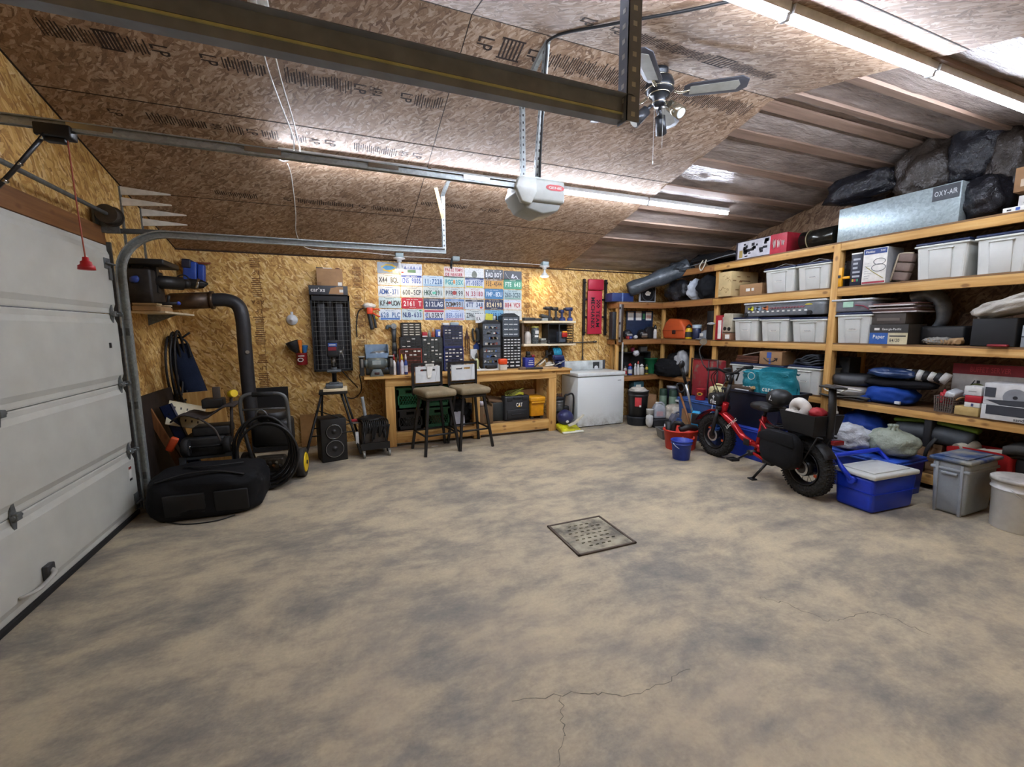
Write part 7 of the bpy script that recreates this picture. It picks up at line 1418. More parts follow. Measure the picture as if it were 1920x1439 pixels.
for k, (x, y, lab_) in enumerate(((4.90, 5.52, 'green lidded jar stacked under the corner shelf'), (4.96, 5.36, 'second green jar under the corner shelf'))):
    m = MB().m(mat('2f4a3c', .45)); m.lathe([(.055, 0), (.06, .01), (.06, .5), (.05, .52)], 18); m.m(mat('8aa38f', .5)).lathe([(.061, .2), (.0615, .21), (.0615, .4), (.061, .41)], 18, close=False); one('green_jar', m, lab_, 'jar', loc=(x, y, 0), group='green jars under the corner shelf')
m = MB().m(mat('2b3146', .4)); m.lathe([(.09, 0), (.095, .01), (.095, .18), (.08, .2)], 20); m.m(mat('a9adb5', .4)).lathe([(.098, .16), (.098, .2), (.001, .203)], 20); one('navy_pot', m, 'navy pot with a grey lid under the corner shelf', 'pot', loc=(5.08, 5.50, .36)); one('pot_stand', MB().m(mat('2a2522', .6)).box((-.1, -.1, 0), (.1, .1, .358), .006), 'dark box under the navy pot', 'box', loc=(5.08, 5.50, 0))
def jug(label, x, y, w, d, h, mt, capm, rz=0, z=0, lab=None):
    t_ = thing('plastic_jug', label, 'jug', (x, y, z), rz); m = MB().m(mt)
    m.prism([(-w/2, 0), (w/2, 0), (w/2, h*.55), (w*.3, h*.82), (w*.05, h*.9), (-w*.28, h*.9), (-w/2, h*.6)], -d/2, d/2, 'y', .018); m.tube([(w*.42, 0, h*.55), (w*.42, 0, h*.8), (w*.18, 0, h*.96), (-w*.1, 0, h*.93)], .014, 8, n=4)
    if lab: m.m(mat(lab, .5)).box((-w*.3, -d/2-.002, h*.15), (w*.25, -d/2+.002, h*.45))
    m.build('body', None, t_); m = MB().m(capm); m.cyl((-w*.18, 0, h*.88), (-w*.18, 0, h), .022, seg=14); m.build('cap', None, t_); return t_
jug('clear grey jug with a handle on the black tray by the freezer', 4.50, 5.15, .19, .11, .25, mat('b5bac2', .25), white, -.3, .132, 'c9a8a8')
jug('clear jug of dark fluid beside the black tray', 4.60, 4.88, .20, .12, .27, mat('6e7182', .25), mat('c9c8c4', .4), -.3)
one('black_tray', MB().m(mat('26272b', .5)).box((-.14, -.13, 0), (.15, .13, .13), .01, taper=.9), 'black plastic tray under the clear grey jug', 'tray', loc=(4.51, 5.15, 0), rz=-.3)
bag('white rag drooping beside the black tray', (4.31, 5.13, .11), (.05, .06, .10), mat('cfd0ce', .7), seed=72, floor=.001, name='rag', cat='rag', sub=3)
one('white_tub', MB().m(mat('d0d2d0', .4)).lathe([(.05, 0), (.055, .07), (.058, .08), (.001, .082)], 18), 'small white tub on the drooping rag', 'tub', loc=(4.33, 5.15, .205))
bag('large white plastic sack heaped behind the jugs', (4.80, 5.05, .17), (.22, .22, .19), film('white_sack_b', 'cfc8bb', .35, .5, 9, var=.2), seed=75, floor=.002, amp=.16, name='plastic_sack')
bag('white printed sack slumped over the brown open carton', (4.92, 4.72, .16), (.16, .18, .16), film('white_sack_c', 'c9cacc', .35, .5, 9, var=.2), seed=77, floor=.002, amp=.16, name='plastic_sack')
m = MB().m(mat('c3c5c8', .5)); m.at(T((4.86, 4.99, .365), .1, .15, .4)); m.box((-.14, -.1, 0), (.12, .1, .03), .01); m.m(ink).box((-.08, -.06, .03), (.05, -.03, .032)).box((-.08, -.01, .03), (.06, .02, .032)); one('white_packet', m, 'white printed packet on top of the white plastic sack', 'packet')
t_ = thing('washtub', 'grey oblong plastic basin on the floor by the red tub', 'basin', (4.16, 4.52, 0), -.35); gm_ = mat('5f605e', .5)
m = MB().m(gm_); t = bmesh.new(); A_ = [(-.16, -.115), (.16, -.115), (.16, .115), (-.16, .115)]; vs = [[t.verts.new((x*k, y*k, z)) for x, y in A_] for k, z in ((.85, 0), (1, .13), (.94, .13), (.8, .01))]
t.faces.new(vs[0][::-1]); t.faces.new(vs[3])
for a, c in zip(vs, vs[1:]):
    for i in range(4): t.faces.new((a[i], a[(i+1) % 4], c[(i+1) % 4], c[i]))
st = m._b(); m._take(t); m._e(st); m.box((-.17, -.125, .12), (.17, -.105, .135), .004).box((-.17, .105, .12), (.17, .125, .135), .004).box((-.17, -.12, .12), (-.15, .12, .135), .004).box((.15, -.12, .12), (.17, .12, .135), .004); m.build('basin', None, t_)
m = MB().m(mat('c9c7d0', .4)); m.cyl((-.05, .0, .012), (-.03, .02, .19), .05, .045, 16).m(mat('7d2f3a', .5)).cyl((-.045, .003, .06), (-.038, .012, .12), .052, .05, 16); one('paint_tin', m, 'white tin standing in the grey basin', 'tin', loc=(4.16, 4.52, 0), rz=-.35)
r = thing('open_carton', 'tall open brown carton with leaning flaps behind the red tub', 'carton', (4.46, 4.42, 0), -.45); m = MB().m(card); e = .006; H_ = .40
m.box((-.13, -.10, 0), (.13, -.10+e, H_*.9)).box((-.13, .10-e, 0), (.13, .10, H_)).box((-.13, -.1, 0), (-.13+e, .1, H_)).box((.13-e, -.1, 0), (.13, .1, H_)).box((-.13, -.1, 0), (.13, .1, e)); m.build('box', None, r)
m = MB().m(mat('b08a60', .8)); m.at(T((.0, .1, H_), -.5)).box((-.13, -.004, 0), (.13, .004, .1)).at(T((.13, 0, H_), 0, .5)).box((-.004, -.1, 0), (.004, .1, .12)); m.build('flap', None, r)
m = MB().m(mat('8a5a34', .6)); m.cyl((4.19, 4.18, .22), (4.37, 4.60, .62), .016, .014, 12); m.m(black).tube([(4.33, 4.62, .72), (4.36, 4.58, .62), (4.44, 4.58, .66), (4.42, 4.62, .74), (4.33, 4.62, .72)], .014, 8, n=3); one('shovel', m, 'wood-shafted shovel with a black D grip standing in the red tub', 'shovel')
one('grey_cone', MB().m(mat('77756f', .5)).lathe([(.10, 0), (.10, .16), (.03, .46), (.013, .52), (.012, .58)], 20), 'tall grey cone-topped can among the corner clutter', 'can', loc=(4.88, 4.38, .0))
m = MB().m(mat('1c1b1d', .5)); m.box((-.13, -.05, .0), (.1, .06, .12), .03).tube([(-.1, 0, .1), (-.12, -.02, .3), (-.02, -.03, .36), (.08, 0, .12)], .018, 8, n=4); m.m(mat('7a2030', .5)).box((-.02, -.055, .03), (.06, -.045, .08), .005); m.m(mat('c9cbcc', .4)).blob((-.06, -.05, .06), (.02, .01, .02), 0, 1, 1, 2); one('black_power_tool', m, 'black corded power tool heaped over the shovel and sacks', 'power tool', loc=(4.70, 4.78, .36), rz=.4)
r = thing('red_tub', 'red plastic tub holding black tool heads behind the blue bucket', 'tub', (3.92, 4.07, 0), -.3); rm = mat('c8321f', .45)
m = MB().m(rm); R1, R0, h = .215, .18, .25; m.lathe([(R0, 0), (R0+.004, .005), (R1, h-.02), (R1+.014, h-.018), (R1+.014, h), (R1-.008, h), (R0-.006, .02)], 36, .98, .82, False).cyl((0, 0, 0), (0, 0, .015), R0*.8, seg=24); m.build('tub', None, r)
m = MB().m(rm); m.tube([(-.07, -.185, .19), (-.06, -.21, .17), (0, -.215, .165), (.06, -.21, .17), (.07, -.185, .19)], .01, 8, n=4); m.build('handle', None, r)
m = MB().m(mat('1a1b1d', .5)); m.tube([(-.12, -.02, .1), (-.1, -.02, .31), (-.04, -.06, .33), (.02, -.04, .28)], .03, 10, n=4).tube([(-.05, -.06, .25), (.05, -.07, .28), (.17, -.04, .26)], .04, 10, n=4).cyl((-.12, .03, .05), (-.15, .05, .34), .03, .04, 14); one('string_trimmer', m, 'black curved tool heads lying in the red tub', 'tool', loc=(3.92, 4.07, 0), rz=-.3)
m = MB().m(mat('2b9fd0', .4)); m.prism([(-.02, 0), (.02, 0), (.05, .24), (.02, .27), (-.03, .22)], -.05, .05, 'y', .008); m.m(mat('1c1d20', .5)).box((-.03, -.1, .1), (.04, .05, .24), .015); m.m(mat('c9cdd0', .3, .7)).cyl((.03, .05, .2), (-.1, .1, .62), .014, seg=12); m.m(black).cyl((-.1, .1, .62), (-.16, .13, .84), .018, .022, 12).blob((-.16, .13, .87), (.05, .03, .05), .05, 1, 1, 3); one('snow_brush', m, 'bright blue and black snow brush with a silver shaft by the front wheel', 'snow brush', loc=(4.19, 4.11, .18), rz=.3)
pail('blue_bucket', 'small plain blue bucket on the open floor before the red tub', 3.60, 3.72, .088, .112, .225, mat('1e3a9c', .4), True, hm=mat('b8bcc8', .4), hang=.9)
# ---- blue totes and what they carry
bt_, btl, bto = mat('2a5290', .42), mat('33599a', .42), mat('1c3aa6', .4)
tote('slate blue lidded tote carrying the red case and heater', (4.36, 4.28, .25), .72, .40, .30, RZ, bt_, btl, btl, False, None, 'blue totes on the floor', tap=.9, panel=False)
tote('blue tote at the bottom, under the slate blue lidded one', (4.36, 4.28, 0), .72, .42, .245, RZ, mat('1c3566', .42), btl, btl, False, None, 'blue totes on the floor', tap=.92, panel=False)
tote('bright blue tote behind the bike frame', (4.30, 3.46, 0), .70, .46, .36, RZ, bto, mat('2740a0', .4), mat('2740a0', .4), False, None, 'blue totes on the floor', tap=.94, panel=False)
navt = mat('161c30', .42)
r = thing('navy_tub', 'big dark navy tub holding the teal bag behind the handlebar', 'tub', (4.34, 3.47, .362), RZ)
m = MB().m(navt); t = bmesh.new(); A_ = [(-.37, 0), (.37, 0), (.37, .46), (-.37, .46)]; vs = [[t.verts.new((x*k, .23+(y-.23)*k, z)) for x, y in A_] for k, z in ((.86, 0), (1, .41), (.95, .41), (.82, .02))]
t.faces.new(vs[0][::-1]); t.faces.new(vs[3])
for a, c in zip(vs, vs[1:]):
    for i in range(4): t.faces.new((a[i], a[(i+1) % 4], c[(i+1) % 4], c[i]))
st = m._b(); m._take(t); m._e(st); m.tube([(-.38, -.01, .405), (.38, -.01, .405), (.38, .47, .405), (-.38, .47, .405)], .014, 8, closed=True); m.build('tub', None, r)
m = MB().m(mat('4a3b2e', .6)); m.box((-.3, .04, .3), (-.02, .3, .42), .012).m(mat('2e2a28', .6)).box((-.34, .08, .25), (.1, .4, .36), .02).m(mat('c0a070', .6)).cyl((-.05, .06, .40), (.0, .06, .42), .02, seg=10).m(mat('c9ccd0', .3)).box((-.24, .03, .36), (-.05, .05, .385), .006); o_ = m.build('toolbox', None, None, (4.34, 3.47, .40), (0, 0, RZ)); tag(o_, 'brown and black boxes lying in the big navy tub', 'boxes')
r = thing('shopping_bag', 'teal reusable shopping bag with white lettering slumped in the navy tub', 'bag', (4.42, 3.40, .72), RZ+.1)
teal = film('teal_poly', '15899a', .5, .55, 6, var=.3)
m = MB().m(teal)
def tealf(u, v):
    a = 2*PI*u; k = 1-.10*v+.05*math.sin(a*3+v*4); x = .30*math.copysign(abs(math.cos(a))**.6, math.cos(a))*k; y = .15*math.copysign(abs(math.sin(a))**.7, math.sin(a))*k+.16
    return (x+.02*noise.noise(V((u*8, v*5, 3))), y+.02*noise.noise(V((u*8, v*5, 9))), .30*v*(1+.1*math.sin(a+1))+.02*noise.noise(V((u*9, v*2, 5))))
m.sheet(tealf, 48, 12).slab(lambda u, v: (-.26+.52*u, .04+.24*v, .27+.03*noise.noise(V((u*6, v*5, 4)))), .01, 12, 8); m.build('bag', None, r)
m = MB().m(paper).text('pet', .055, FR(-.17, -.005, .10), .10, off=.03).text('care', .055, FR(.08, -.005, .10), .13, off=.03); 
m.tube([V((-.12+.04*math.cos(q), -.008, .23+.04*math.sin(q))) for q in [2*PI*i/20 for i in range(20)]], .004, 5, closed=True); m.build('print', None, r)
zb = .552
r = thing('red_case', 'scuffed red fabric case with a dark frame standing on the slate blue tote', 'case', (4.62, 4.42, zb), RZ)
t = NT('worn_red'); o = t.obj(); t.l(t.mix(t.ramp(t.noise(o, 5, 6, .7), [(.54, (0, 0, 0, 1)), (.62, (1, 1, 1, 1))]), '8c1f28', '6e5f50'), t.b.inputs['Base Color']); t.b.inputs['Roughness'].default_value = .6
m = MB().m(t.mat); m.box((-.22, 0, 0), (.22, .16, .52), .02); m.build('body', None, r)
m = MB().m(mat('3a2526', .5)); m.tube([(-.225, -.005, .02), (-.225, -.005, .53), (.225, -.005, .53), (.225, -.005, .02)], .012, 8).cyl((.08, -.008, .0), (.08, -.008, .52), .008, seg=8); m.build('frame', None, r)
m = MB().m(mat('a81e2a', .4)); m.lathe([(.06, 0), (.062, .005), (.062, .145), (.066, .15), (.001, .152)], 20); m.m(mat('d0a23a', .5)).prism([(.035*math.cos(a), .085+.022*math.sin(a)) for a in [2*PI*i/18 for i in range(18)]], -.066, -.05, 'y').m(ink).prism([(.022*math.cos(a), .085+.012*math.sin(a)) for a in [2*PI*i/18 for i in range(18)]], -.0675, -.05, 'y'); one('red_tin', m, 'red tin with a gold badge in front of the scuffed red case', 'tin', loc=(4.44, 4.29, zb), rz=RZ+.6)
r = thing('fan_heater', 'cream plastic fan heater with a round grille on the slate blue tote', 'heater', (4.44, 4.07, zb), RZ-.05)
m = MB().m(mat('c9bf92', .45)); m.box((-.1, 0, .0), (.1, .16, .20), .025).tube([(-.07, .08, .19), (-.05, .08, .225), (.05, .08, .225), (.07, .08, .19)], .012, 8, n=4); m.build('body', None, r)
m = MB().m(mat('3a3832', .5)); m.cyl((.03, -.004, .11), (.03, .0, .11), .062, seg=24); m.m(mat('c9bf92', .45))
for k in range(7): z = .06+.0165*k; w_ = math.sqrt(max(0, .062**2-(z-.11)**2)); m.box((.03-w_, -.008, z-.002), (.03+w_, -.004, z+.002))
for k in range(8): m.box((-.095, -.003, .03+.018*k), (-.045, .002, .036+.018*k))
m.build('grille', None, r)
m = MB().m(mat('c9ccd0', .4)); m.tube([(4.37, 4.02, .56), (4.345, 4.0, .50), (4.335, 4.02, .38), (4.33, 4.03, .30)], .006, 6, n=5).box((4.32, 4.015, .25), (4.34, 4.045, .30)); one('heater_cord', m, 'white cord hanging down the slate blue tote from the heater', 'cord')
# ---- totes, bags beneath the right bay
tote('blue tote between the bike and the cooler carrying plastic bags', (4.36, 2.36, 0), .62, .50, .34, RZ, mat('1a389a', .42), mat('2650b4', .42), mat('2650b4', .42), False, None, 'blue totes on the floor', tap=.92, panel=False)
film_w = film('bag_white', 'c3c8d0', .25, .7, 12, var=.15)
bag('white plastic carrier bag on the blue tote beside the bike wheel', (4.52, 2.50, .455), (.16, .17, .115), film_w, seed=80, floor=.343, amp=.14, name='carrier_bag', crease=.14)
m = MB().m(film('bag_grey_green', '9aa394', .25, .7, 10, var=.2)); m.blob((0, 0, 0), (.17, .19, .125), .08, 2, 84, 4, -.11, .9, .08)
for k in range(7): a = k*.9; m.tube([V((.1*math.cos(a), .1*math.sin(a), .08)), V((.03*math.cos(a), .03*math.sin(a), .13)), V((.03*math.cos(a+.4), .03*math.sin(a+.4), .17))], .014, 6, n=4)
one('tied_bag', m, 'tied grey green plastic bag on the blue tote', 'bag', loc=(4.62, 2.22, .454))
bag('royal blue nylon bag stuffed under the lower shelf behind the bike', (5.20, 2.76, .40), (.18, .22, .20), fabric('royal_nylon_b', '1f3f92', 240, .6), seed=86, floor=L0+.016, name='nylon_bag', crease=.06)
m = MB().m(mat('7ea03a', .7)); m.tube([(0, -.3, .1), (.0, 0, .13), (0, .3, .1)], .05, 12, n=4, flat=.5); m.m(mat('3a3f44', .6)).tube([(-.03, -.28, .0), (-.03, 0, .02), (-.03, .26, .0)], .085, 14, n=4); m.m(mat('1c1d20', .6)).box((-.13, -.03, -.1), (.06, .03, .18), .01); one('camp_roll', m, 'rolled lime and grey camping mats strapped under the lower shelf', 'camping mat', loc=(5.14, 2.15, .49))
for k, (x, z, lab_) in enumerate(((5.06, L0+.017, 'lower brown shoe box beneath the camping mats'), (5.08, L0+.142, 'upper brown shoe box beneath the camping mats'))): one('shoe_box', MB().m(mat('8d6f4f', .75)).box((0, -.24, 0), (.3, .12, .12), .003).m(mat('7a5d40', .75)).box((-.004, -.244, .085), (.304, .124, .123)), lab_, 'carton', loc=(x, 2.30, z), group='shoe boxes under the lower shelf')
m = MB().m(mat('17181a', .7)); m.tube([(4.97, 2.06, .50), (4.94, 2.10, .40), (4.97, 2.13, .28), (5.02, 2.15, .172)], .03, 8, n=5, flat=.4); one('black_strap', m, 'black strap hanging from the camping mats', 'strap')
r = thing('red_tote_bag', 'red fabric tote bag with rolls poking out, at the front of the bottom shelf', 'bag', (4.975, 1.79, L0+.001), RZ+.08)
m = MB().m(fabric('red_canvas', '9c1c1c', 200, .8, .12)); 
def redf(u, v):
    a = 2*PI*u; x = .20*math.copysign(abs(math.cos(a))**.35, math.cos(a)); y = .11*math.copysign(abs(math.sin(a))**.35, math.sin(a))+.115; return (x*(1+.04*v)+.012*noise.noise(V((u*7, v*3, 2))), y+.012*noise.noise(V((u*7, v*3, 7))), .29*v-.02*v*math.cos(a*2))
m.sheet(redf, 48, 8).box((-.18, .03, 0), (.18, .2, .012)); m.tube([(-.06, .0, .26), (-.05, -.012, .21), (.05, -.012, .21), (.06, .0, .26)], .009, 6, n=4); m.build('bag', None, r)
m = MB().m(mat('a39c8c', .7)); m.cyl((-.13, .02, .28), (-.05, .16, .31), .045, seg=18).cyl((.0, .05, .27), (.2, .12, .30), .04, .035, 16).blob((.03, .13, .22), (.13, .07, .08), .2, 3, 2, 3); o_ = m.build('cloth_roll', None, None, (4.975, 1.79, L0+.001), (0, 0, RZ+.08)); tag(o_, 'beige rolls sticking out of the red tote bag', 'cloth')
m = MB().m(mat('3a3936', .85)); m.slab(lambda u, v: (-.26+.55*u, .0+.46*v, .07-.03*abs(2*u-1)**3-.02*(1-v)+.008*noise.noise(V((u*4, v*4, 0)))), .07, 14, 10).m(mat('2a2a29', .8)).slab(lambda u, v: (-.24+.5*u, .03+.4*v, -.01), .05, 6, 4); one('seat_cushion', m, 'dark grey folded seat cushion above the grey bin', 'cushion', loc=(5.02, 1.40, .50), rz=RZ)
one('cushion_base', MB().m(mat('1f1f20', .7)).box((5.08, 1.2, L0+.017), (5.5, 1.62, .435), .02), 'dark box under the grey seat cushion', 'box')
m = MB().m(mat('b9bcc4', .45)); m.box((0, -.14, 0), (.26, .14, .26), .02); one('white_appliance', m, 'white small appliance under the shelf at the right edge', 'appliance', loc=(5.03, 1.04, L0+.22)); one('appliance_box', MB().m(mat('2a2623', .7)).box((0, -.16, 0), (.3, .15, .202)), 'dark box under the white appliance', 'box', loc=(5.04, 1.04, L0+.017))
m = MB().m(mat('5a4034', .6)); m.cyl((0, -.02, .3), (.01, .01, .38), .022, seg=12); m.m(darkm).cyl((0, -.015, .3), (.06, -.12, .0), .005, seg=6).cyl((.01, .0, .3), (.1, .02, .0), .005, seg=6); one('wire_tool', m, 'brown-handled wire tool leaning by the white bucket', 'tool', loc=(4.80, 1.43, .32))
# ---- cooler
r = thing('cooler', 'bright blue cooler with a white lid and raised handle on the floor', 'cooler', (4.15, 2.085, 0), -.06)
cb = mat('1238c4', .4, var=.05); m = MB().m(cb); m.box((-.26, -.155, 0), (.27, .155, .285), .03, 3, taper=.93); m.m(mat('0d2ca4', .4)).box((-.262, -.157, .16), (.272, .157, .163)); m.build('body', None, r)
m = MB().m(mat('d3d6d3', .4, var=.05)); m.box((-.275, -.165, .286), (.28, .165, .325), .014).box((-.22, -.12, .325), (.225, .12, .334), .006); m.build('lid', None, r)
m = MB().m(cb); m.tube([(-.285, 0, .25), (-.29, .08, .33), (-.275, .16, .41), (.275, .16, .41), (.29, .08, .33), (.285, 0, .25)], .02, 8).cyl((-.30, 0, .25), (-.265, 0, .25), .03, seg=16).cyl((.265, 0, .25), (.30, 0, .25), .03, seg=16); m.build('handle', None, r)
# ---- grey bin with a blue lid
r = thing('grey_bin', 'tall grey plastic bin with a dusty blue lid at the right', 'bin', (4.46, 1.745, 0), RZ)
gbm = mat('9aa2a8', .42, var=.06); m = MB().m(gbm); m.box((-.115, 0, 0), (.115, .46, .43), .03, 3, taper=.86); m.box((-.05, -.014, .33), (.05, .01, .35), .005)
for x in (-.075, .075): m.prism([(.02, 0), (-.012, .42), (.02, .42), (.05, 0)], x-.01, x+.01, 'x', .003)
m.box((-.121, -.006, .36), (.121, .466, .385), .008); m.build('bin', None, r)
t = NT('dusty_blue_lid'); o = t.obj(); t.l(t.mix(t.ramp(t.noise(o, 6, 5), [(.42, (0, 0, 0, 1)), (.6, (1, 1, 1, 1))]), '23406e', '8a8a80'), t.b.inputs['Base Color']); t.b.inputs['Roughness'].default_value = .5
m = MB().m(t.mat); m.box((-.13, -.02, .431), (.13, .48, .462), .012).box((-.09, .03, .462), (.09, .43, .472), .008); m.build('lid', None, r)
pail('white_bucket', 'white plastic bucket with a dirty lid at the right edge of the photo', 4.62, 1.40, .135, .155, .37, mat('d9dad8', .4, var=.06), True, lid=mat('b5b0a8', .5, var=.25), hm=mat('cfd0ce', .4), hang=1.0)
# ---- the red fat-tyre bike
bx, by = 3.83, 2.45; ang = math.atan2(1.2, .23)
bike = thing('electric_bike', 'red fat-tyre folding electric bike with black panniers on its kickstand', 'bike', (bx, by, 0), ang)
tyre = NT('knobby_tyre'); o = tyre.obj(); vo = tyre.n('ShaderNodeTexVoronoi'); vo.inputs['Scale'].default_value = 45; tyre.l(o, vo.inputs['Vector']); tyre.b.inputs['Base Color'].default_value = col('1b1a19'); tyre.b.inputs['Roughness'].default_value = .8; tyre.bump(vo.outputs['Distance'], 1, .01)
redp = NT('metal_red'); redp.b.inputs['Base Color'].default_value = col('a3121a'); redp.b.inputs['Roughness'].default_value = .22; redp.b.inputs['Metallic'].default_value = .35; redp = redp.mat
R_ = .255
def wheel(x, steer=0):
    xf = T((x, 0, R_), rz=steer); m = MB().m(tyre.mat).at(xf); pts = [V(((R_-.052)*math.cos(q), 0, (R_-.052)*math.sin(q))) for q in [2*PI*i/48 for i in range(48)]]
    m.tube(pts, .052, 14, closed=True)
    for i in range(72):
        q = 2*PI*i/72; w_ = .012 if i % 2 else .03
        for s in ((-1, 1) if i % 2 else (0,)): m.at(xf @ M.Rotation(-q, 4, 'Y') @ M.Translation((R_-.004, s*.026, 0))).box((-.006, -w_, -.006), (.006, w_, .006))
    w = m.build('wheel', None, bike)
    m = MB().m(mat('1c1b1c', .4)).at(xf @ M.Rotation(PI/2, 4, 'X')); m.lathe([(.150, -.04), (.158, -.042), (.150, -.02), (.140, 0), (.150, .02), (.158, .042), (.150, .04), (.13, .012), (.13, -.012), (.150, -.04)], 40, close=False); m.build('rim', None, w)
    m = MB().m(mat('202124', .4, .5)).at(xf); m.cyl((0, -.05, 0), (0, .05, 0), .045 if x else .075, seg=20)
    for k in range(16): q = 2*PI*k/16; m.cyl((.04*math.cos(q), .02*(-1)**k, .04*math.sin(q)), (.14*math.cos(q+.25), 0, .14*math.sin(q+.25)), .0018, seg=5)
    m.m(mat('b8bbbd', .3, .8)).cyl((0, .056, 0), (0, .058, 0), .07, seg=28); m.m(mat('1c1b1c', .4)).cyl((0, .0585, 0), (0, .059, 0), .05, seg=28); m.build('hub', None, w)
    for q, h in ((.6, 'd0552a'), (3.6, 'd0552a')): m = MB().m(mat(h, .3)).at(xf); m.box((.115*math.cos(q)-.02, .0, .115*math.sin(q)-.012), (.115*math.cos(q)+.02, .006, .115*math.sin(q)+.012)); m.build('reflector', None, w)
    return w
FX, st_ = 1.235, .16
wheel(0); wheel(FX, st_)
Fx = T((FX, 0, R_), rz=st_)
m = MB().m(redp).at(Fx); hw = .075
def fender(m, a0, a1, rr, w_):
    def f(u, v): q = a0+(a1-a0)*u; e = (v-.5)*2; k = rr-.014*e*e; return (k*math.cos(q), w_*e, k*math.sin(q))
    m.sheet(f, 16, 6); m.sheet(lambda u, v: V(f(u, 1-v))*.985, 16, 6)
fender(m, .45, 2.35, R_+.05, .07); m.build('front_fender', None, bike)
m = MB().m(mat('1a1a1c', .4)); 
for s in (-1, 1): m.at(Fx).cyl((0, s*.07, 0), (-.075, s*.07, .33), .02, .022, 12)
m.box((-.11, -.09, .31), (-.05, .09, .36), .012).cyl((-.08, 0, .34), (-.155, 0, .62), .022, seg=14); m.m(mat('b9bcbe', .3, .8)).cyl((-.04, .071, .17), (-.055, .071, .24), .017, seg=12).cyl((-.04, -.071, .17), (-.055, -.071, .24), .017, seg=12); m.build('fork', None, bike)
m = MB().m(redp); m.tube([(FX-.10, 0, .62), (FX-.13, 0, .52), (.92, 0, .42), (.80, 0, .335), (.66, 0, .30)], .036, 14, n=6, flat=.85).tube([(.66, 0, .30), (.56, 0, .29), (.55, 0, .24)], .03, 12, n=4).cyl((.60, 0, .22), (.52, 0, .62), .026, seg=14).cyl((FX-.14, 0, .66), (FX-.105, 0, .53), .034, seg=14)
for s in (-1, 1): m.tube([(.58, s*.05, .22), (.4, s*.06, .2), (.2, s*.08, .235), (0, s*.085, R_)], .016, 10, n=5).tube([(.54, s*.03, .58), (.42, s*.05, .50), (.3, s*.06, .42), (.26, s*.075, .33)], .014, 10, n=5)
m.m(mat('141415', .5)).box((.66, .036, .27), (.74, .045, .34), .006); m.build('frame', None, bike)
m = MB().m(paper); Rl = M.Translation((.945, .036, .455)) @ M.Rotation(PI/2, 4, 'X') @ M.Rotation(PI, 4, 'Y'); m.text('LECTRIC', .03, Rl @ M.Rotation(.72, 4, 'Z'), .20, off=.03); m.build('frame_lettering', None, bike)
m = MB().m(mat('141416', .4)); m.box((.36, -.045, .25), (.52, .045, .55), .02); m.build('battery', None, bike)
m = MB().m(mat('1a1a1b', .4)).at(Fx); m.cyl((-.155, 0, .62), (-.185, 0, .73), .02, seg=12).tube([(-.15, -.31, .80), (-.16, -.2, .80), (-.17, -.08, .755), (-.18, 0, .745), (-.17, .08, .755), (-.16, .2, .80), (-.15, .31, .80)], .013, 10, n=4).tube([(-.185, -.06, .66), (-.18, -.10, .74), (-.18, .10, .74), (-.185, .06, .66)], .01, 8).box((-.13, -.05, .74), (-.09, .05, .80), .012)
hb = m.build('handlebar', None, bike)
m = MB().m(rubber).at(Fx)
for s in (-1, 1): m.cyl((-.153, s*.21, .80), (-.15, s*.33, .80), .019, seg=12)
m.build('grip', None, hb)
m = MB().m(mat('2a2a2c', .4, .5)).at(Fx)
for s in (-1, 1): m.cyl((-.12, s*.13, .79), (-.09, s*.27, .785), .007, seg=8)
m.build('brake_lever', None, hb)
m = MB().m(black).at(Fx)
for s in (-1, 1): m.tube([(-.13, s*.16, .79), (-.02, s*.14, .70), (.0, s*.06, .55), (-.05, s*.05, .40)], .005, 6, n=5)
m.tube([(-.12, .12, .8), (.03, .05, .68), (.02, -.03, .5)], .005, 6, n=5); m.build('brake_cable', None, hb)
m = MB().m(black).at(Fx); m.tube([(-.15, .33, .80), (-.12, .37, .86), (-.05, .36, 1.0), (-.06, .33, 1.06)], .006, 8, n=5); mi = m.build('mirror', None, hb)
m = MB().m(black).at(Fx @ M.Translation((-.06, .32, 1.10)) @ M.Rotation(PI/2-.2, 4, 'Y') @ M.Rotation(.6, 4, 'X')); m.lathe([(.001, .02), (.03, .016), (.04, 0), (.038, -.004)], 20); m.m(mat('dfe3e6', .05, 1, 0)).lathe([(.037, -.004), (.001, -.0045)], 20, close=False); m.build('mirror_glass', None, mi)
m = MB().m(mat('151517', .55)).at(Fx); m.box((-.10, -.10, .36), (.07, .10, .50), .035, 3); bgo = m.build('front_bag', None, bike)
m = MB().m(mat('e6e8ea', .4)).at(Fx @ M.Translation((-.03, .1015, .43)) @ M.Rotation(PI/2, 4, 'X') @ M.Rotation(PI, 4, 'Y')); m.prism([(-.02, .03), (0, .055), (.02, .03), (.006, .03), (.006, .012), (-.006, .012), (-.006, .03)], 0, .001, 'z').text('fiiz', .05, M.Translation((0, -.02, .001)), .085, off=.03); m.build('badge', None, bgo)
m = MB().m(mat('141416', .6)); m.blob((.53, 0, .715), (.15, .09, .045), .02, 2, 2, 4, .68, .8).prism([(.36, -.11), (.42, -.12), (.5, -.085), (.68, -.03), (.69, .03), (.5, .085), (.42, .12), (.36, .11)], .69, .735, 'z', .015); m.build('saddle', None, bike)
m = MB().m(mat('1d1d1f', .3, .5)); m.cyl((.525, 0, .60), (.5, 0, .70), .016, seg=12); m.build('seat_post', None, bike)
m = MB().m(darkm)
for s in (-1, 1): m.tube([(.42, s*.06, .56), (.2, s*.07, .57), (-.2, s*.07, .57)], .008, 8).cyl((-.15, s*.07, .57), (0, s*.085, R_), .007, seg=8)
for x in (.3, .1, -.1): m.cyl((x, -.07, .57), (x, .07, .57), .007, seg=8)
m.build('rear_rack', None, bike)
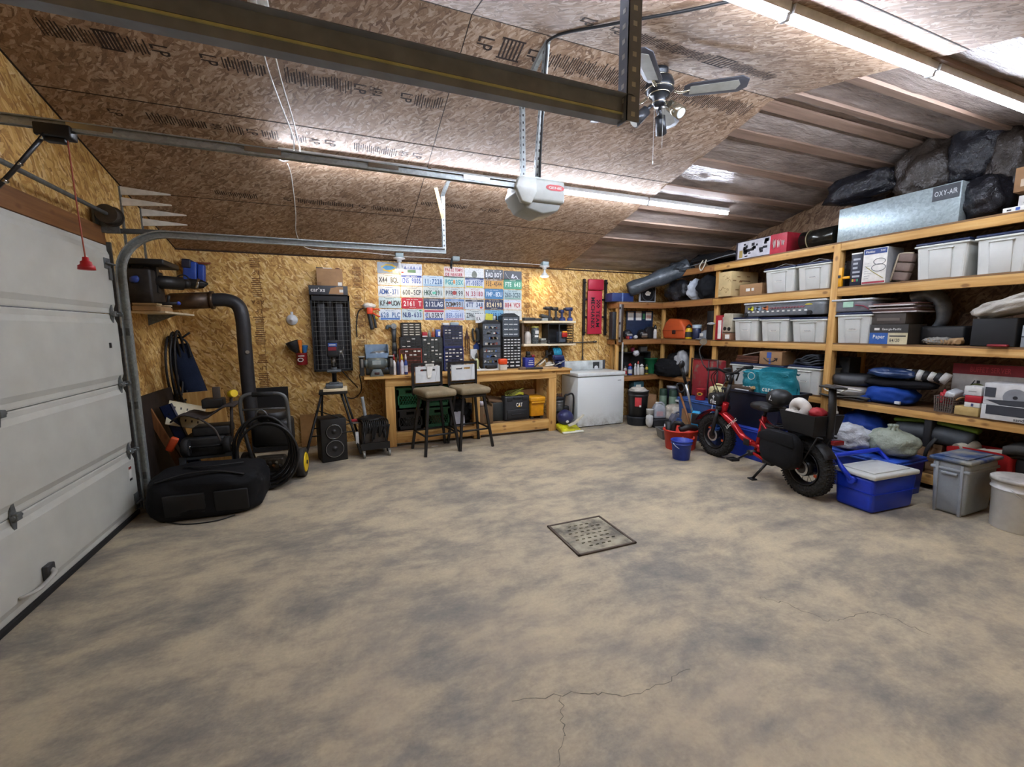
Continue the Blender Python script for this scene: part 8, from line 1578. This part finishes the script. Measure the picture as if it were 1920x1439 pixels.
m = MB().m(mat('131315', .5)); fender(m.at(T((0, 0, R_))), -.2, 2.6, R_+.03, .06); m.build('rear_fender', None, bike)
pan = fabric('pannier_black', '17181b', 200, .8)
for s in (-1, 1):
    m = MB().m(pan); m.blob((.14, s*.15, .40), (.21, .075, .165), .03, 2, 3+s, 4, None, .55, .02); pn = m.build('pannier', None, bike)
    m = MB().m(mat('8f9498', .4)); m.box((-.02, s*.22-.003, .47), (.32, s*.22+.003, .482)); m.m(pan).prism([(-.07, .46), (.35, .46), (.33, .52), (.2, .565), (-.05, .57)], s*.224-.006, s*.224+.004, 'y', .003) if s > 0 else None; m.build('reflective_strip', None, pn)
m = MB().m(mat('121214', .7)); t = bmesh.new(); A_ = [(-.17, -.15), (.20, -.15), (.20, .15), (-.17, .15)]; vs = [[t.verts.new(((x-.015)*k, y*k, z)) for x, y in A_] for k, z in ((.82, .582), (1, .76), (.95, .76), (.8, .60))]
t.faces.new(vs[0][::-1]); t.faces.new(vs[3])
for a, c in zip(vs, vs[1:]):
    for i in range(4): t.faces.new((a[i], a[(i+1) % 4], c[(i+1) % 4], c[i]))
st = m._b(); m._take(t); m._e(st); m.build('rear_basket', None, bike)
m = MB().m(mat('17181a', .5)); m.tube([(-.20, 0, .57), (-.20, 0, .80), (-.185, 0, 1.0)], .028, 10, flat=.7).prism([(-.30, -.02), (-.12, -.1), (-.06, -.07), (-.1, .05), (-.26, .06)], 1.0, 1.015, 'z', .004); m.build('backrest', None, bike)
m = MB().m(mat('7d1018', .25)); m.box((-.29, -.05, .53), (-.25, .05, .57), .008); m.build('tail_light', None, bike)
m = MB().m(darkm); m.cyl((.60, -.09, .22), (.60, .09, .22), .03, seg=14); m.m(mat('2b2b2d', .4, .5)).cyl((.60, -.07, .22), (.60, -.075, .22), .085, seg=28)
m.cyl((.60, .085, .22), (.73, .1, .12), .011, seg=8).cyl((.60, -.085, .22), (.47, -.1, .32), .011, seg=8); cr = m.build('crank', None, bike)
for (x, s, z) in ((.74, 1, .115), (.46, -1, .325)):
    m = MB().m(mat('1b1b1c', .6)); y = s*.155; m.box((x-.045, y-.045, z-.012), (x+.045, y-.035, z+.012)).box((x-.045, y+.035, z-.012), (x+.045, y+.045, z+.012)).box((x-.045, y-.045, z-.012), (x-.035, y+.045, z+.012)).box((x+.035, y-.045, z-.012), (x+.045, y+.045, z+.012)).cyl((x, s*.1, z), (x, y+.04*s, z), .012, seg=8); m.m(mat('c8642a', .4)).box((x-.02, y-.047, z-.006), (x+.02, y-.044, z+.006)); m.build('pedal', None, cr)
m = MB().m(mat('151516', .5)); m.cyl((.36, .07, .2), (.43, .17, .012), .012, seg=10).box((.40, .14, .0), (.47, .20, .014), .005).box((.3, .04, .17), (.42, .09, .22), .01); m.build('kickstand', None, bike)
BM = M.Translation((bx, by, 0)) @ M.Rotation(ang, 4, 'Z')
m = MB().m(black); m.blob((0, 0, 0), (.115, .10, .085), .03, 2, 7, 4, None, .95); m.m(mat('c9ccce', .4)).prism([(-.02, -.02), (0, .03), (.02, -.02), (.006, -.02), (0, .01), (-.006, -.02)], .097, .1, 'y'); one('bike_helmet', m, 'round black helmet hung behind the bike saddle', 'helmet', loc=BM @ V((.335, .02, .835)), rz=ang)
m = MB().m(mat('cfc9c2', .75)); m.tube([(.1, .05, .70), (.12, .05, .80), (.06, .06, .84), (.0, .05, .79), (.03, .06, .72)], .045, 12, n=5).blob((.12, .07, .72), (.085, .06, .06), .12, 3, 3, 3); m.m(mat('b0242e', .6)).blob((-.06, .0, .765), (.07, .07, .045), .15, 3, 5, 3).blob((.05, .09, .70), (.05, .045, .04), .1, 3, 6, 3); one('work_gloves', m, 'white and red gloves stuffed in the bike rear basket', 'gloves', loc=(bx, by, 0), rz=ang)
# ---- ceiling fan under the ridge
r = thing('ceiling_fan', 'dark ceiling fan with four blades and small spotlights under the ridge', 'ceiling fan', (2.17, 2.60, ZR), .5)
dk_ = mat('33363b', .3, .5); brass = mat('c0bba8', .2, .9, 0)
m = MB().m(dk_); m.at(T((0, 0, 0))); m.lathe([(.055, 0), (.055, -.03), (.042, -.045), (.042, -.06), (.085, -.075), (.098, -.11), (.095, -.15), (.07, -.175), (.045, -.18), (.045, -.23), (.035, -.25), (.001, -.25)], 32); m.m(brass)
for rr, z in ((.044, -.05), (.096, -.145), (.071, -.174), (.047, -.228)): m.lathe([(rr, z-.004), (rr+.004, z), (rr, z+.004)], 32, close=False)
m.build('motor', None, r)
for k in range(4):
    a = math.radians((325, 218, 112, 40)[k])-.5; xf = M.Rotation(a, 4, 'Z')
    m = MB().m(mat('3a3a40', .45)).at(xf @ M.Translation((0, 0, -.165)) @ M.Rotation(-.22, 4, 'X')); m.prism([(.16, -.04), (.2, -.06), (.52, -.07), (.57, -.035), (.57, .035), (.52, .07), (.2, .06), (.16, .04)], -.004, .004, 'z', .002); m.m(mat('8d8c84', .6)).prism([(.2, -.035), (.5, -.04), (.52, 0), (.5, .04), (.2, .035)], -.0062, -.004, 'z'); bl = m.build('blade', None, r)
    m = MB().m(brass).at(xf); m.tube([(.1, 0, -.16), (.14, 0, -.175), (.2, 0, -.168)], .012, 8, n=4, flat=.5); m.build('blade_arm', None, bl)
for k in range(3):
    a = k*2*PI/3+.25; d = V((math.cos(a), math.sin(a), -.95)).normalized(); p0 = V((.055*math.cos(a), .055*math.sin(a), -.245)); p1 = p0+d*.05; p2 = p1+d*.12
    m = MB().m(brass if k == 2 else mat('4a4d52', .35, .5)); m.cyl(p0, p1, .012, seg=10).cyl(p1, p2, .035, .04, 20); m.m(mat('cfd2cf', .2)).cyl(p2, p2+d*.004, .032, seg=18); m.build('spotlight', None, r)
m = MB().m(mat('b9b9b4', .4)); m.cyl((-.03, .02, -.25), (-.03, .02, -.62), .0015, seg=5).cyl((.03, -.02, -.25), (.03, -.02, -.52), .0015, seg=5).cyl((-.03, .02, -.64), (-.03, .02, -.62), .005, seg=8); m.build('pull_chain', None, r)
# ================= light =================
w = bpy.data.worlds.new('world'); scene.world = w; w.use_nodes = True
w.node_tree.nodes['Background'].inputs[0].default_value = (.02, .02, .025, 1); w.node_tree.nodes['Background'].inputs[1].default_value = 1
scene.view_settings.view_transform = 'Standard'; scene.view_settings.look = 'None'
scene.view_settings.gamma = 1; scene.view_settings.use_curve_mapping = False; scene.view_settings.exposure = EXPO
